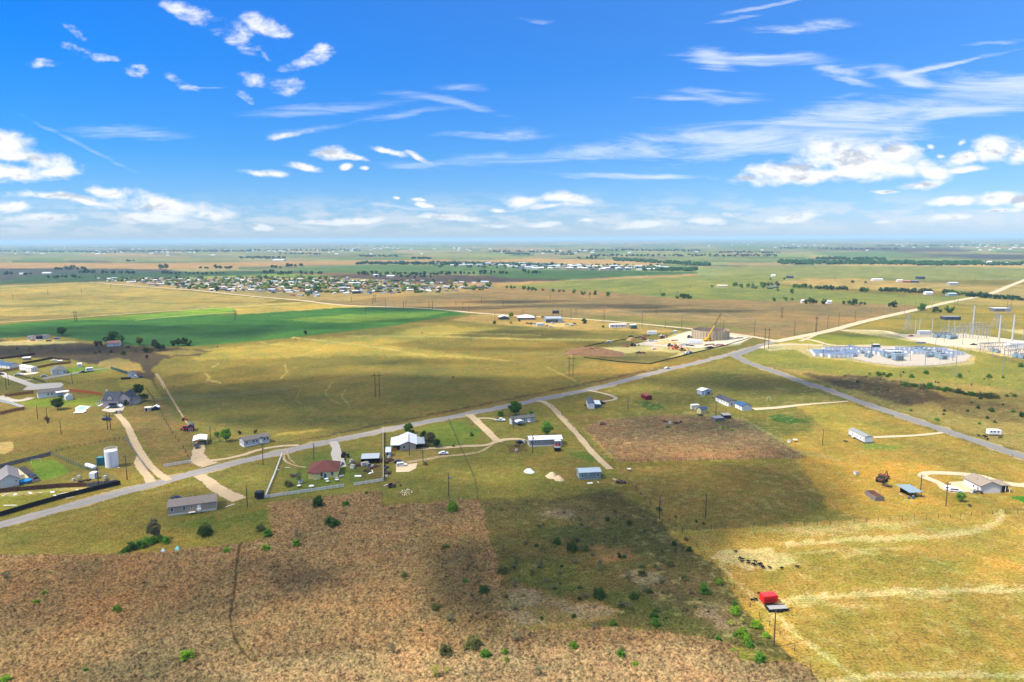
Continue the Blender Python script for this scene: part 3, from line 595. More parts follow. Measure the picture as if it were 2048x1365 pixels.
def ground_mat(hexc, var=.25, k=.68, name='gravel'):
    key = ('g', hexc, var)
    if key in MATS: return MATS[key]
    m = bpy.data.materials.new(name); m.use_nodes = True; T = NT(m.node_tree); b = m.node_tree.nodes['Principled BSDF']; b.inputs['Roughness'].default_value = .95; b.inputs['Specular IOR Level'].default_value = .1
    pos = T.add('ShaderNodeNewGeometry').outputs['Position']
    f = T.math('ADD', T.math('MULTIPLY', T.math('SUBTRACT', T.noise(pos, .25, 5, .65), .5), var*2.2), T.math('MULTIPLY', T.math('SUBTRACT', T.noise(pos, 2.5, 4, .7), .5), var*1.6))
    f = T.math('ADD', 1.0, f); cc = T.add('ShaderNodeCombineColor')
    for i in range(3): T.l.new(f, cc.inputs[i])
    T.l.new(T.mix(1.0, (*[x*k for x in lin(hexc)], 1), cc.outputs[0], 'MULTIPLY'), b.inputs['Base Color'])
    if name == 'asphalt':               # paler wheel lines
        ac = T.math('ABSOLUTE', T.add('ShaderNodeAttribute', attribute_name='across').outputs['Fac']); wl = T.math('MULTIPLY', T.ramp(ac, .12, .45), T.ramp(ac, .6, .85, 1.0, 0.0))
        T.l.new(T.math('ADD', f, T.math('MULTIPLY', wl, .14)), cc.inputs[0]); T.l.new(T.math('ADD', f, T.math('MULTIPLY', wl, .14)), cc.inputs[1]); T.l.new(T.math('ADD', f, T.math('MULTIPLY', wl, .14)), cc.inputs[2])
    if name in ('gravel', 'dirt', 'shoulder', 'caliche'):      # broken, dusty edges and a grassier middle between the ruts
        at = lambda q: T.add('ShaderNodeAttribute', attribute_name=q).outputs['Fac']; tr = T.add('ShaderNodeBsdfTransparent'); mx = T.add('ShaderNodeMixShader'); out = T.n['Material Output']
        ed = T.math('ADD', at('edge'), T.math('MULTIPLY', T.math('SUBTRACT', T.noise(pos, .55, 5, .7), .5), 2.2 if name != 'caliche' else 1.2))
        if name == 'dirt': ed = T.math('SUBTRACT', ed, T.ramp(T.math('ABSOLUTE', at('across')), .0, .45, .8, 0.0))
        T.l.new(T.ramp(ed, .30, .55), mx.inputs[0]); T.l.new(tr.outputs[0], mx.inputs[1]); T.l.new(b.outputs[0], mx.inputs[2]); T.l.new(mx.outputs[0], out.inputs['Surface'])
    MATS[key] = m; return m
asphalt = ground_mat('#938f89', .24, name='asphalt'); asphalt2 = ground_mat('#84837f', .22, name='asphalt'); caliche = ground_mat('#cebd9b', .18, name='caliche'); gravel = ground_mat('#c0ab87', .24); concrete = ground_mat('#b9b3a8', .1, name='concrete')
shoulder = ground_mat('#a8966a', .3, name='shoulder'); dirt = ground_mat('#c0a880', .25, name='dirt'); whitepad = ground_mat('#cfc4ad', .2, name='pad')
MAIN = [(-160,1095),(-60,1067),(0,1050.5),(97,1024),(195,998),(293,972),(400,944),(438,934),(535,911),(633,889),(740,867),(777,859),(875,840),(973,821),(1070,801.5),(1135,788),(1197.6,775.5),(1295,749.5),(1393,726),(1451,711.5),(1500,697.5),(1553,682)]
ribbon('road_shoulder', MAIN, 10.5, shoulder, 5, .25)
ribbon('road', MAIN, 7.2, asphalt, 5, .03)
SEC = [(1463,709),(1483,719),(1500,727),(1553,745),(1607,765),(1660.6,782),(1700.7,797),(1765,820),(1843,845.5),(1921.5,872),(2000,898),(2060,918),(2160,952)]
ribbon('road_shoulder', SEC, 11.5, shoulder, 5, .25); ribbon('road', SEC, 7.5, asphalt2, 5, .03)
ribbon('road', [(1467,712),(1480,708),(1500,700),(1525,692)], 9, asphalt2, 4, .03)
ribbon('gravel_road', [(1548,684),(1607,672.5),(1660,661.5),(1740,640.5),(1834,619.5),(1901,604),(1955,594),(1989,585),(2015,574),(2038,565),(2060,556),(2100,540)], 13, caliche, 8, .05)
ribbon('gravel_road', [(1556,683),(1500,673),(1400,660),(1300,650),(1200,641.5),(1140,637),(1040,632),(960,627),(850,617.5),(700,611.5),(640,606),(600,601),(500,592.5),(400,582),(300,574.5),(240,570),(170,566),(0,573),(-100,577)], 9, ground_mat('#cfbd9c', .12), 14, .08)
ribbon('farm_track', [(-60,652),(0,645.5),(120,638),(250,628.5),(380,620),(500,612.5),(620,604)], 5, ground_mat('#d3c08e', .15), 14, .1)
ribbon('farm_track', [(270,641),(340,634),(420,628),(470,625)], 4, ground_mat('#c5bb6c', .15), 10, .1)
ribbon('gravel_road', [(1600,683),(1660,661),(1700,663)], 4, caliche, 5)
for pts, w, w2, mm in (
    ([(1583,676),(1620,680),(1660,690),(1700,692),(1760,690)], 8, 8, caliche),
    ([(1522,697),(1545,691),(1600,690),(1650,692)], 9, 9, caliche),
    ([(1680,661),(1720,661),(1770,663),(1800,671),(1850,672)], 10, 16, caliche),
    ([(396,951),(408,957),(421,966),(430,975),(447,985),(465,994),(480,1000)], 7, 10, gravel),
    ([(420,931),(405,925),(396,912),(398,898),(400,885)], 13, 6, gravel),
    ([(415,922),(440,920),(480,912),(520,900),(560,893),(598,891)], 4.5, 4.5, gravel),
    ([(664,884),(671,893),(673,905),(677,920),(681,935)], 5, 7, concrete),
    ([(937,829),(951,840),(966,855),(980,868),(993,882)], 7, 6.5, gravel),
    ([(951,838),(975,837),(1000,841)], 4, 5, gravel),
    ([(993,884),(1010,880),(1035,879),(1052,883)], 6, 5, gravel),
    ([(1000,882),(970,891),(930,893),(890,896),(850,898),(800,899)], 4, 6, gravel),
    ([(985,890),(960,904),(925,910),(880,914),(850,920),(815,925)], 1.6, 5, dirt),
    ([(1073,803),(1085,804),(1100,812),(1118,830),(1135,848),(1155,870),(1180,900),(1200,921),(1221,939)], 6, 5, gravel),
    ([(1176,781),(1205,787),(1222,792),(1232,797),(1224,801),(1204,804)], 4, 4, caliche),
    ([(1697,803),(1660,806),(1620,809),(1580,813),(1540,817),(1505,819)], 3.2, 8, caliche),
    ([(1886,866),(1840,871),(1790,873.5),(1745,875.5)], 3.6, 5, caliche),
    ([(1944,979),(1915,984),(1895,981),(1880,968),(1860,959),(1845,953),(1855,947),(1885,947),(1925,949),(1965,955),(2000,966),(2048,972),(2100,974)], 4.5, 9, caliche),
    ([(1225,958),(1240,964)], 2, 2, gravel),
    ([(235,829),(250,846),(262,868),(272,890),(285,912),(300,932),(320,950),(338,962)], 5.5, 5, gravel),
    ([(282,908),(277,925),(285,940),(297,956),(303,966)], 5, 6, gravel),
    ([(332,778),(345,800),(360,825),(375,848)], 1.7, 1.5, dirt),
    ([(566,909),(571,923),(590,932),(612,936)], 1.6, 1.6, dirt),
    ([(330,778),(322,762),(312,748)], 3, 3, dirt),
    ([(573,902),(579,918),(590,928)], .8, .8, dirt)):
    ribbon('driveway', pts, w*.78, mm, 1.6, .08, w2=w2*.78)
slab('street', [(-60,742),(0,751),(8,756),(55,773),(45,781),(66,781),(120,776),(128,770),(122,766),(100,767),(70,769),(45,760),(0,745),(-60,735)], concrete)
slab('street', [(-60,728),(-60,740),(0,749),(14,757),(14,748),(0,742)], concrete)
ribbon('driveway', [(44,762),(62,760)], 3, whitepad, 2); ribbon('driveway', [(0,793),(20,801),(43,802),(62,796)], 5, whitepad, 2, w2=6)
slab('parking_pad', [(38,748),(70,745),(80,745),(70,749),(48,751)], whitepad)
slab('parking_pad', [(82,757),(95,754),(200,738),(220,737),(200,740),(105,757),(90,760)], ground_mat('#8d8b80', .1))
slab('parking_pad', [(202,822),(215,815),(250,812),(246,822),(222,826)], whitepad)
ribbon('garden_path', [(252,813),(261,810),(263,806),(258,802)], 1.2, concrete, 1)
ribbon('garden_path', [(163,813),(172,813),(188,813)], 1.0, concrete, 1)
slab('parking_pad', [(36,937),(50,934),(83,962),(60,968)], ground_mat('#4c4a4e', .1)); slab('patio', [(24,939),(36,938),(68,964),(50,971),(30,960)], ground_mat('#dccaa2', .1))
slab('parking_pad', [(792,934),(835,927),(832,938),(818,945),(792,946)], ground_mat('#dcc9a4', .2))
slab('parking_pad', [(1895,966),(1945,962),(1960,988),(1920,984)], caliche)
slab('yard_pad', [(1262,690),(1340,676),(1375,664),(1400,661),(1505,676),(1478,688),(1400,697),(1340,695)], whitepad)
slab('yard_pad', [(1611,700),(1650,697),(1700,694),(1800,693),(1905,699),(1944,712),(1930,724),(1870,732),(1800,733),(1740,726),(1700,717),(1660,714),(1625,708)], ground_mat('#bdb4a4', .18))
slab('yard_pad', [(1790,670),(1840,668),(1930,668),(2060,684),(2200,700),(2200,742),(2048,718),(1960,699),(1880,692),(1820,680)], ground_mat('#d0c2a6', .16))
# ------------------------------------------------------------------ buildings
WHITE = mat('#f1efe9', .7, var=.05, kind='siding', k=.80); GLASS = mat('#2a3440', .12, var=.05, k=1, spec=.6); TRIM = mat('#f4f3ef', .6, var=.03, k=.85)
GREY_ROOF = mat('#77716d', .9, kind='shingle', k=.75, var=.1, bump=.2); DARKROOF = mat('#474a55', .9, kind='shingle', k=.75); TANROOF = mat('#9a8d7c', .9, kind='shingle', k=.75)  # plain grey, charcoal and tan shingles
BLUEROOF = mat('#33557a', .6, kind='metalroof', k=.8); WMETAL = mat('#dfe6ea', .45, kind='metalroof', k=.80, var=.05); SKIRT = mat('#e2d8c0', .8, k=.92, var=.08)
STEEL = mat('#9aa3a8', .5, metal=.3, k=.8); WOODP = mat('#4b3b2e', .9, k=.7, var=.25); BLACK = mat('#202226', .6, k=1, var=.1); RUST = mat('#7c4a34', .85, k=.7, var=.3)
REDP = mat('#b3202a', .5, k=.9, var=.1); CEDAR = mat('#b97f45', .85, kind='planks', k=.75, var=.2); BROWNF = mat('#6e4c35', .9, kind='planks', k=.75, var=.2); GREYF = mat('#8a8580', .9, kind='planks', k=.7, var=.15)
def frame(A, B, C=None, depth=None):
    a, b = G(*A), G(*B); u = (b-a).normalized(); v = Vector((-u.y, u.x, 0))
    if v.y < 0: v = -v
    D = depth if depth else max(2.5, (G(*C)-a).dot(v)); L = (b-a).length
    return a+u*L/2+v*D/2, math.atan2(u.y, u.x), L, D
def window(par, side, L, W, u, z, w, h, fm=None):
    y = -W/2 if side in 'fb' else -L/2
    if side == 'f': M = Matrix.Translation((u*L/2, -W/2, z))
    elif side == 'b': M = Matrix.Translation((-u*L/2, W/2, z)) @ Matrix.Rotation(math.pi, 4, 'Z')
    elif side == 'l': M = Matrix.Translation((-L/2, -u*W/2, z)) @ Matrix.Rotation(-math.pi/2, 4, 'Z')
    else: M = Matrix.Translation((L/2, u*W/2, z)) @ Matrix.Rotation(math.pi/2, 4, 'Z')
    f = MB(); t = .11
    for a in ((-w/2-t, w/2+t, h, h+t), (-w/2-t, w/2+t, -t, 0), (-w/2-t, -w/2, 0, h), (w/2, w/2+t, 0, h), (-w/2, w/2, h/2-.03, h/2+.03)): f.box(a[0], a[1], -.07, .02, a[2], a[3], M)
    o = f.build('window', fm or TRIM, par)
    g = MB(); g.box(-w/2, w/2, -.03, .02, 0, h/2-.03, M); g.box(-w/2, w/2, -.028, .02, h/2+.03, h, M); g.build('pane', GLASS, o)
def door(par, side, L, W, u, z, w=.95, h=2.05, m=None, step=True):
    M = {'f': Matrix.Translation((u*L/2, -W/2, z)), 'l': Matrix.Translation((-L/2, -u*W/2, z)) @ Matrix.Rotation(-math.pi/2, 4, 'Z'), 'r': Matrix.Translation((L/2, u*W/2, z)) @ Matrix.Rotation(math.pi/2, 4, 'Z')}[side]
    o = MB().box(-w/2-.1, w/2+.1, -.05, .02, 0, h+.1, M).build('door', TRIM, par)
    MB().box(-w/2, w/2, -.075, -.051, .02, h, M).build('door_leaf', m or TRIM, o)
    MB().tube(M@Vector((w/2-.12, -.14, 1)), M@Vector((w/2-.12, -.06, 1)), .04, n=6).build('handle', STEEL, o)
    if step and z > .3:
        s = MB(); s.box(-.8, .8, -1.2, -.06, z-.12, z-.02, M); s.box(-.7, .7, -1.5, -1.2, z*.5-.1, z*.5, M); s.build('steps', SKIRT, par)
def gable(mb, L, W, h, rise, ov, t=.16, axis='x', cy=0, cx=0, hz=0):
    # two roof slabs; the ridge runs along `axis`
    a, b = (L, W) if axis == 'x' else (W, L)
    k = rise/(b/2); z0 = h-ov*k
    for s_ in (-1, 1):
        e = s_*(b/2+ov); pts = [(-a/2-ov, e, z0), (a/2+ov, e, z0), (a/2+ov, 0, h+rise), (-a/2-ov, 0, h+rise)]
        lo = [Vector(p) for p in pts]; up = [p+Vector((0, 0, t)) for p in lo]
        if axis != 'x': lo = [Vector((-p.y, p.x, p.z)) for p in lo]; up = [Vector((-p.y, p.x, p.z)) for p in up]
        q = Vector((cx, cy, hz)); mb.hexa([p+q for p in lo]+[p+q for p in up])
def house(name, label, A, B, C=None, depth=None, h=2.7, z0=.0, roof='x', rise=1.1, ov=.35, wall=WHITE, rm=GREY_ROOF, skirt=None, win=(), doors=(), cat='house', dm=None, vents=0, fm=None, group=None):
    loc, rz, L, W = frame(A, B, C, depth); t = thing(name, loc, rz, label, cat, group); H = z0+h
    w = MB(); zb = z0 if skirt else 0
    if roof == 'x': w.add([(x, y, z) for x in (-L/2, L/2) for y, z in ((-W/2, zb), (W/2, zb), (W/2, H), (0, H+rise-.02), (-W/2, H))], [(0,4,3,2,1),(5,6,7,8,9),(0,5,9,4),(1,2,7,6),(0,1,6,5)])
    elif roof == 'y': w.add([(x, y, z) for y in (-W/2, W/2) for x, z in ((-L/2, zb), (L/2, zb), (L/2, H), (0, H+rise-.02), (-L/2, H))], [(0,1,2,3,4),(5,9,8,7,6),(0,4,9,5),(1,6,7,2),(0,5,6,1)])
    else: w.box(-L/2, L/2, -W/2, W/2, zb, H)
    w.build('wall', wall, t)
    if skirt: MB().box(-L/2-.03, L/2+.03, -W/2-.03, W/2+.03, 0, z0-.003).build('foundation', skirt, t)
    r = MB()
    if roof in 'xy': gable(r, L, W, H, rise, ov, axis=roof)
    elif roof == 'hip':
        o_ = ov; rl = max(0, (L-W)/2); rw = max(0, (W-L)/2); b = [(-L/2-o_,-W/2-o_),(L/2+o_,-W/2-o_),(L/2+o_,W/2+o_),(-L/2-o_,W/2+o_)]; T0 = [(-rl,-rw),(rl,-rw),(rl,rw),(-rl,rw)]
        if rl == rw == 0: T0 = [(-.2,-.2),(.2,-.2),(.2,.2),(-.2,.2)]
        else: T0 = [(x+(.01 if i in (1,2) else -.01), y+(.01 if i > 1 else -.01)) for i, (x, y) in enumerate(T0)]
        r.hexa([(x,y,H-.02) for x,y in b]+[(x,y,H+.12) for x,y in b]); r.hexa([(x,y,H+.121) for x,y in b]+[(x,y,H+rise) for x,y in T0])
    elif roof == 'shed':
        o_ = ov; r.hexa([(-L/2-o_,-W/2-o_,H),(L/2+o_,-W/2-o_,H),(L/2+o_,W/2+o_,H+rise),(-L/2-o_,W/2+o_,H+rise),(-L/2-o_,-W/2-o_,H+.14),(L/2+o_,-W/2-o_,H+.14),(L/2+o_,W/2+o_,H+rise+.14),(-L/2-o_,W/2+o_,H+rise+.14)])
    r.build('roof', rm, t)
    for (sd_, u, z, w_, h_) in win: window(t, sd_, L, W, u, z0+z, w_, h_, fm)
    for d in doors: door(t, d[0], L, W, d[1], z0+.02, m=dm if len(d) < 3 else d[2])
    rnd = random.Random(int(A[0]))
    for i in range(vents):
        x = (i+.5)/vents*L-L/2+rnd.uniform(-.5, .5); zt = H+rise*.55
        MB().tube((x, W*.22 if roof == 'x' else -.2, zt-.1), (x, W*.22 if roof == 'x' else -.2, zt+rise*.4+.3), .11, n=6).build('roof_vent', STEEL, t)
    t['L'] = L; t['W'] = W
    return t, L, W, H
def canopy(par, L0, L1, y0, y1, h, m, posts=True, name='porch_roof', pm=None, t=.14, slope=.1):
    MB().hexa([(L0,y0,h-slope),(L1,y0,h-slope),(L1,y1,h),(L0,y1,h),(L0,y0,h-slope+t),(L1,y0,h-slope+t),(L1,y1,h+t),(L0,y1,h+t)]).build(name, m, par)
    if posts:
        for x in (L0+.15, (L0+L1)/2, L1-.15): MB().box(x-.08, x+.08, y0+.1, y0+.26, 0, h-slope-.002).build('post', pm or TRIM, par)
MOB = [('f',-.82,.9,.8,1.1),('f',-.42,.9,.9,1.1),('f',-.05,1.2,.6,.7)]
TAUPE = mat('#b5a28b', .8, kind='siding', k=.95, var=.06); GREY1 = mat('#c6c6c2', .8, kind='siding', k=.88, var=.06); GREY2 = mat('#9c9b98', .8, kind='siding', k=.85, var=.06)
# -- near houses
h1, L, W, H = house('mobile_home', 'tan mobile home with brown shingle roof nearest the lower left of the road', (337,1033), (432.8,1020.3), depth=8.2, z0=.8, h=2.6, rise=1.25, wall=TAUPE, rm=mat('#8f857c', .9, kind='shingle', k=.72), skirt=SKIRT, win=[('f',-.84,.9,1.0,1.15),('f',-.34,.9,.9,1.1),('f',-.02,1.3,.7,.7),('l',0,1,.8,1)], doors=[('f',.28)], vents=4)
MB().box(-L*.08, L*.06, -W/2-1.5, -W/2-.05, .62, .78).build('deck', SKIRT, h1)
h2, L, W, H = house('mobile_home', 'grey mobile home with shuttered windows on the far side of the road by the carport', (488.4,895.3), (539.2,885), C=(469,892), z0=.7, h=2.5, rise=1.1, wall=GREY1, skirt=TRIM, win=[('f',-.78,.9,1,1.1),('f',-.25,.9,1.1,1.1),('f',.0,.9,1.1,1.1),('f',.62,.9,1.1,1.1),('f',.86,.9,1.1,1.1),('l',.1,1,.8,.9)], doors=[('f',.3)], vents=3)
dm = MB(); dm.prism([(L*.05,H-.02),(L*.27,H-.02),(L*.16,H+.75)], -W/2-.5, -1.2); dm.build('porch_gable', GREY_ROOF, h2); MB().box(L*.05, L*.27, -W/2-1.9, -W/2-.05, .45, .6).build('porch', STEEL, h2)
h3, L, W, H = house('house', 'yellow house with a brown hipped roof behind the white rail fence', (617,958.8), (675.2,955.4), depth=12, h=2.9, roof='hip', rise=3.3, ov=.5, wall=mat('#efd98a', .8, k=.95, var=.05), rm=mat('#70413a', .9, kind='shingle', k=.7), win=[('f',-.10,1,1.0,1.7),('f',.64,1.2,.9,1.4),('l',0,1,1,1.2)], doors=[('f',.16,mat('#2d55a5', .4, k=.9))])
MB().box(-L*.32, -L*.08, -W/2-1.4, -W/2-.01, 0, 2.75).build('porch_room', mat('#e9d890', .8, k=.95, var=.05), h3)
MB().hexa([(-L*.36,-W/2-1.8,2.76),(-L*.04,-W/2-1.8,2.76),(-L*.04,-W/2+.6,2.76),(-L*.36,-W/2+.6,2.76),(-L*.36,-W/2-1.8,2.9),(-L*.04,-W/2-1.8,2.9),(-L*.1,-W/2+.6,3.6),(-L*.3,-W/2+.6,3.6)]).build('porch_roof', mat('#70413a', .9, kind='shingle', k=.7), h3)
STUCCO = mat('#bda993', .9, k=.92, var=.08)
h4, L, W, H = house('house', 'stucco house with a broad pale silver metal roof beside the white wall fence', (800.3,901.6), (832,900), depth=15.5, h=2.9, roof='y', rise=1.5, ov=.6, wall=STUCCO, rm=WMETAL, win=[('f',-.5,1,1.0,1.3),('f',.3,1.5,.5,.8)])
MB().hexa([(-L/2-4.6,-W/2+1.5,2.3),(-L/2-.6,-W/2-.4,2.72),(-L/2-.6,W/2,2.72),(-L/2-4.6,W/2-1,2.3),(-L/2-4.6,-W/2+1.5,2.42),(-L/2-.6,-W/2-.4,2.86),(-L/2-.6,W/2,2.86),(-L/2-4.6,W/2-1,2.42)]).build('side_roof', WMETAL, h4)
MB().box(-L/2-3.4, -L/2-.02, -W/2+2, W/2-1.5, 0, 2.25).build('side_room', mat('#5b4f48', .9, k=.7), h4)
canopy(h4, L/2+.62, L/2+4.4, -W/2+.5, W/2-3, 2.75, mat('#aab6bd', .5, kind='metalroof', k=.7), name='carport_roof', pm=BLACK)
h5, L, W, H = house('mobile_home', 'long grey mobile home with a small arched canopy, behind the first driveway fork', (1024,850), (1069.9,844), C=(1007.4,848.4), z0=.4, h=2.6, rise=1.0, wall=GREY1, rm=mat('#6f706f', .9, kind='shingle', k=.7), win=[('f',.1,.9,.8,.9),('f',.8,.9,.8,.9)], doors=[('f',.42)], vents=3)
MB().prism([(-L*.42,2.0),(-L*.40,2.5),(-L*.33,2.75),(-L*.2,2.8),(-L*.12,2.5),(-L*.12,2.38),(-L*.2,2.68),(-L*.33,2.63),(-L*.38,2.4),(-L*.40,2.0)], -W/2-4.2, -W/2-.2).build('canopy', WMETAL, h5)
for x in (-L*.41, -L*.12):
    for y in (-W/2-4, -W/2-.5): MB().tube((x, y, 0), (x, y, 2.1), .05, n=6).build('post', STEEL, h5)
h6, L, W, H = house('mobile_home', 'grey mobile home with pale metal roof and red front porch', (1059,894.3), (1124,891.7), C=(1050.4,886.4), z0=.7, h=2.7, rise=.9, wall=GREY2, rm=WMETAL, skirt=SKIRT, win=[('f',-.62,.9,.9,1.1),('f',-.3,1,.8,.9),('f',-.88,.9,.9,1.1),('f',.85,.9,.9,1)], vents=2)
MB().box(L*.26, L*.44, -W/2-2.4, -W/2-.04, .6, .75).build('porch', REDP, h6)
pr = MB()
for x in [L*.26+i*L*.18/8 for i in range(9)]: pr.box(x-.03, x+.03, -W/2-2.4, -W/2-2.34, .75, 1.6)
pr.box(L*.26, L*.44, -W/2-2.43, -W/2-2.35, 1.601, 1.7); pr.build('porch_railing', mat('#7a2028', .7, k=.8), h6); canopy(h6, L*.25, L*.45, -W/2-2.5, -W/2-.4, 3.15, WMETAL, pm=TRIM)
CAB = mat('#84958d', .8, kind='siding', k=.9, var=.06)
h7, L, W, H = house('cabin', 'sage green cabin on piers with a pale blue metal roof by the gravel piles', (1158.8,960.7), (1201.9,958.7), C=(1145,951.9), z0=.45, h=2.7, rise=.75, ov=.25, wall=CAB, rm=mat('#a9bdc9', .5, kind='metalroof', k=.72), win=[('f',-.72,.8,1,1.2),('f',-.2,1.3,.55,.8),('f',.7,.9,1,1.2),('l',.1,.8,.8,1)])
h7.children[0].location.z = 0
for i in range(4):
    for y in (-W/2+.3, W/2-.3): MB().box(-L/2+.5+i*(L-1)/3-.2, -L/2+.5+i*(L-1)/3+.2, y-.2, y+.2, -.02, .0).build('pier', SKIRT, h7)
h8, L, W, H = house('mobile_home', 'narrow white trailer home with dark roof end-on, beside its pale blue metal addition', (1176.3,818), (1189,818), depth=13.5, z0=.5, h=2.6, roof='y', rise=.7, ov=.15, rm=mat('#5c6470', .8, kind='shingle', k=.7), skirt=WHITE, win=[('l',.3,.9,.7,.9),('l',-.4,.9,.7,.9)])
MB().hexa([(L/2+.16,-W/2+1.5,2.4),(L/2+4,-W/2+1.5,2.2),(L/2+4,W/2-2,2.2),(L/2+.16,W/2-2,2.4),(L/2+.16,-W/2+1.5,2.6),(L/2+4,-W/2+1.5,2.4),(L/2+4,W/2-2,2.4),(L/2+.16,W/2-2,2.6)]).build('side_roof', WMETAL, h8)
MB().box(L/2+.02, L/2+3.6, -W/2+2, W/2-2.4, 0, 2.19).build('side_room', mat('#5e7894', .7, kind='siding', k=.7), h8)
house('shed', 'rusty red metal shed near the top of the brown mown square', (1292.5,800.6), (1304,799.6), C=(1284,796), h=2.3, roof='y', rise=.6, ov=.1, wall=mat('#7d2029', .7, kind='metalroof', k=.8), rm=mat('#a2463f', .6, kind='metalroof', k=.75), cat='shed')
house('garage', 'small pale blue garage with white metal roof and open front, upper of the farm buildings', (1404,791), (1423.6,788.8), C=(1392.3,787.9), h=2.7, roof='y', rise=1.0, ov=.3, wall=mat('#b9c9d6', .7, kind='siding', k=.72), rm=WMETAL, cat='garage', doors=[('f',-.5)], win=[('f',.3,.3,2.2,1.6)])  # the dark front pane imitates shade in the opening
h11, L, W, H = house('house', 'long white house with charcoal roof at the end of the straight pale driveway', (1456.8,813.8), (1474.3,812.6), C=(1430.4,802.5), h=2.8, roof='y', rise=1.2, ov=.35, rm=DARKROOF, win=[('l',.75,.9,.9,1.1),('l',.35,.9,.9,1.1),('l',-.1,.9,.9,1.1),('l',-.6,.9,.9,1.1),('f',-.3,1,.9,1.1)], doors=[('l',.55)], vents=2)
house('garage', 'white garage with navy blue roof joined to the long white house', (1484,822), (1503.6,821), C=(1469.5,815), h=2.6, roof='y', rise=1.2, ov=.3, rm=BLUEROOF, cat='garage', win=[('l',.4,1,.8,.8)])
house('shed', 'pale yellow shed with dark blue roof and white trim', (1402,828.9), (1414.8,826.3), C=(1391,827), h=2.6, roof='x', rise=1.1, ov=.2, wall=mat('#e4d996', .8, kind='siding', k=.72), rm=BLUEROOF, cat='shed', win=[('l',0,1,.6,.6)])
house('storage_container', 'cream storage trailer parked behind the yellow shed', (1384,819.5), (1399,818.5), depth=2.6, h=2.4, roof='flat' if 0 else 'shed', rise=.05, ov=.0, wall=mat('#e9dfc6', .7, k=.75), rm=TRIM, cat='container')
house('loafing_shed', 'weathered grey animal shelter, left of the pair below the yellow shed', (1430.5,844.5), (1448,843), depth=4, h=1.9, roof='shed', rise=.25, ov=.2, wall=GREYF, rm=mat('#8f8f98', .7, k=.7), cat='shelter')
house('loafing_shed', 'dark open animal shelter, right of the pair below the yellow shed', (1447,838.5), (1462,838), depth=4, h=2.0, roof='shed', rise=.3, ov=.2, wall=mat('#3c3a38', .9, k=.8), rm=mat('#a5a29a', .7, k=.7), cat='shelter')
h14, L, W, H = house('mobile_home', 'long narrow white single-wide trailer home seen end-on in the right pasture', (1729,887.4), (1745,887), C=(1680.2,871.2), z0=.5, h=2.7, roof='y', rise=.6, ov=.1, wall=mat('#dfe1e3', .7, kind='siding', k=.75), rm=mat('#9aa09c', .7, kind='metalroof', k=.65), skirt=BLACK, win=[('l',.9,.9,.7,.9),('l',.5,.9,.7,.9),('l',.1,.9,.7,.9),('l',-.5,.9,.7,.9)], doors=[('l',-.2)])
h16, L, W, H = house('house', 'white farmhouse with broad tan roof inside the looping pale driveway at far right', (1960.5,987), (2000.5,986.4), C=(1921.4,969.4), h=3.0, roof='y', rise=1.6, ov=.4, wall=mat('#e8e6e2', .8, kind='siding', k=.74), rm=TANROOF, win=[('l',.7,1,.8,1),('l',.2,1,.8,1)], doors=[('l',-.2)], vents=2)
canopy(h16, L/2+.45, L/2+4.2, -W/2+.3, W/2*.4, 2.9, TANROOF, name='side_roof'); MB().box(L/2+.03, L/2+3.8, -W/2+1.2, W/2*.3, 0, 2.4).build('side_room', BLACK, h16)
h17 = thing('pole_barn', *(lambda f: (f[0], f[1]))(frame((1820,995.5), (1841,994.5), depth=5.5)), 'open pole barn with sloping blue grey metal roof near the right farmhouse', 'barn')
f = frame((1818,995.5), (1841,994.5), depth=5.5); L, W = f[2], f[3]
MB().hexa([(-L/2-.5,-W/2-.6,2.1),(L/2+.5,-W/2-.6,2.1),(L/2-.6,W/2+.5,2.9),(-L/2-1.6,W/2+.5,2.9),(-L/2-.5,-W/2-.6,2.22),(L/2+.5,-W/2-.6,2.22),(L/2-.6,W/2+.5,3.02),(-L/2-1.6,W/2+.5,3.02)]).build('roof', mat('#8fa3ad', .5, kind='metalroof', k=.7), h17)
for x in (-L/2, 0, L/2):
    for y in (-W/2, W/2): MB().box(x-.09, x+.09, y-.09, y+.09, 0, 2.12 if y < 0 else 2.8).build('post', WOODP, h17)
MB().box(-L/2, L/2, W/2+.1, W/2+.16, 0, 2.7).build('wall', BLACK, h17)
h18 = thing('pen', *frame((1750.5,1003), (1768,1002.5), depth=7)[:2], 'roofless grey stone pen with bare rafters in the right pasture', 'pen'); L, W = frame((1750.5,1003), (1768,1002.5), depth=7)[2:]
p = MB(); 
for a in ((-L/2,L/2,-W/2,-W/2+.2),(-L/2,L/2,W/2-.2,W/2),(-L/2,-L/2+.2,-W/2+.2,W/2-.2),(L/2-.2,L/2,-W/2+.2,W/2-.2)): p.box(*a, 0, 1.7)
p.build('wall', mat('#857f78', .9, k=.7, var=.25), h18)
for i in range(7): MB().box(-L/2+.4+i*(L-.8)/6-.06, -L/2+.4+i*(L-.8)/6+.06, -W/2, W/2, 1.701, 1.8).build('rafter', RUST, h18)
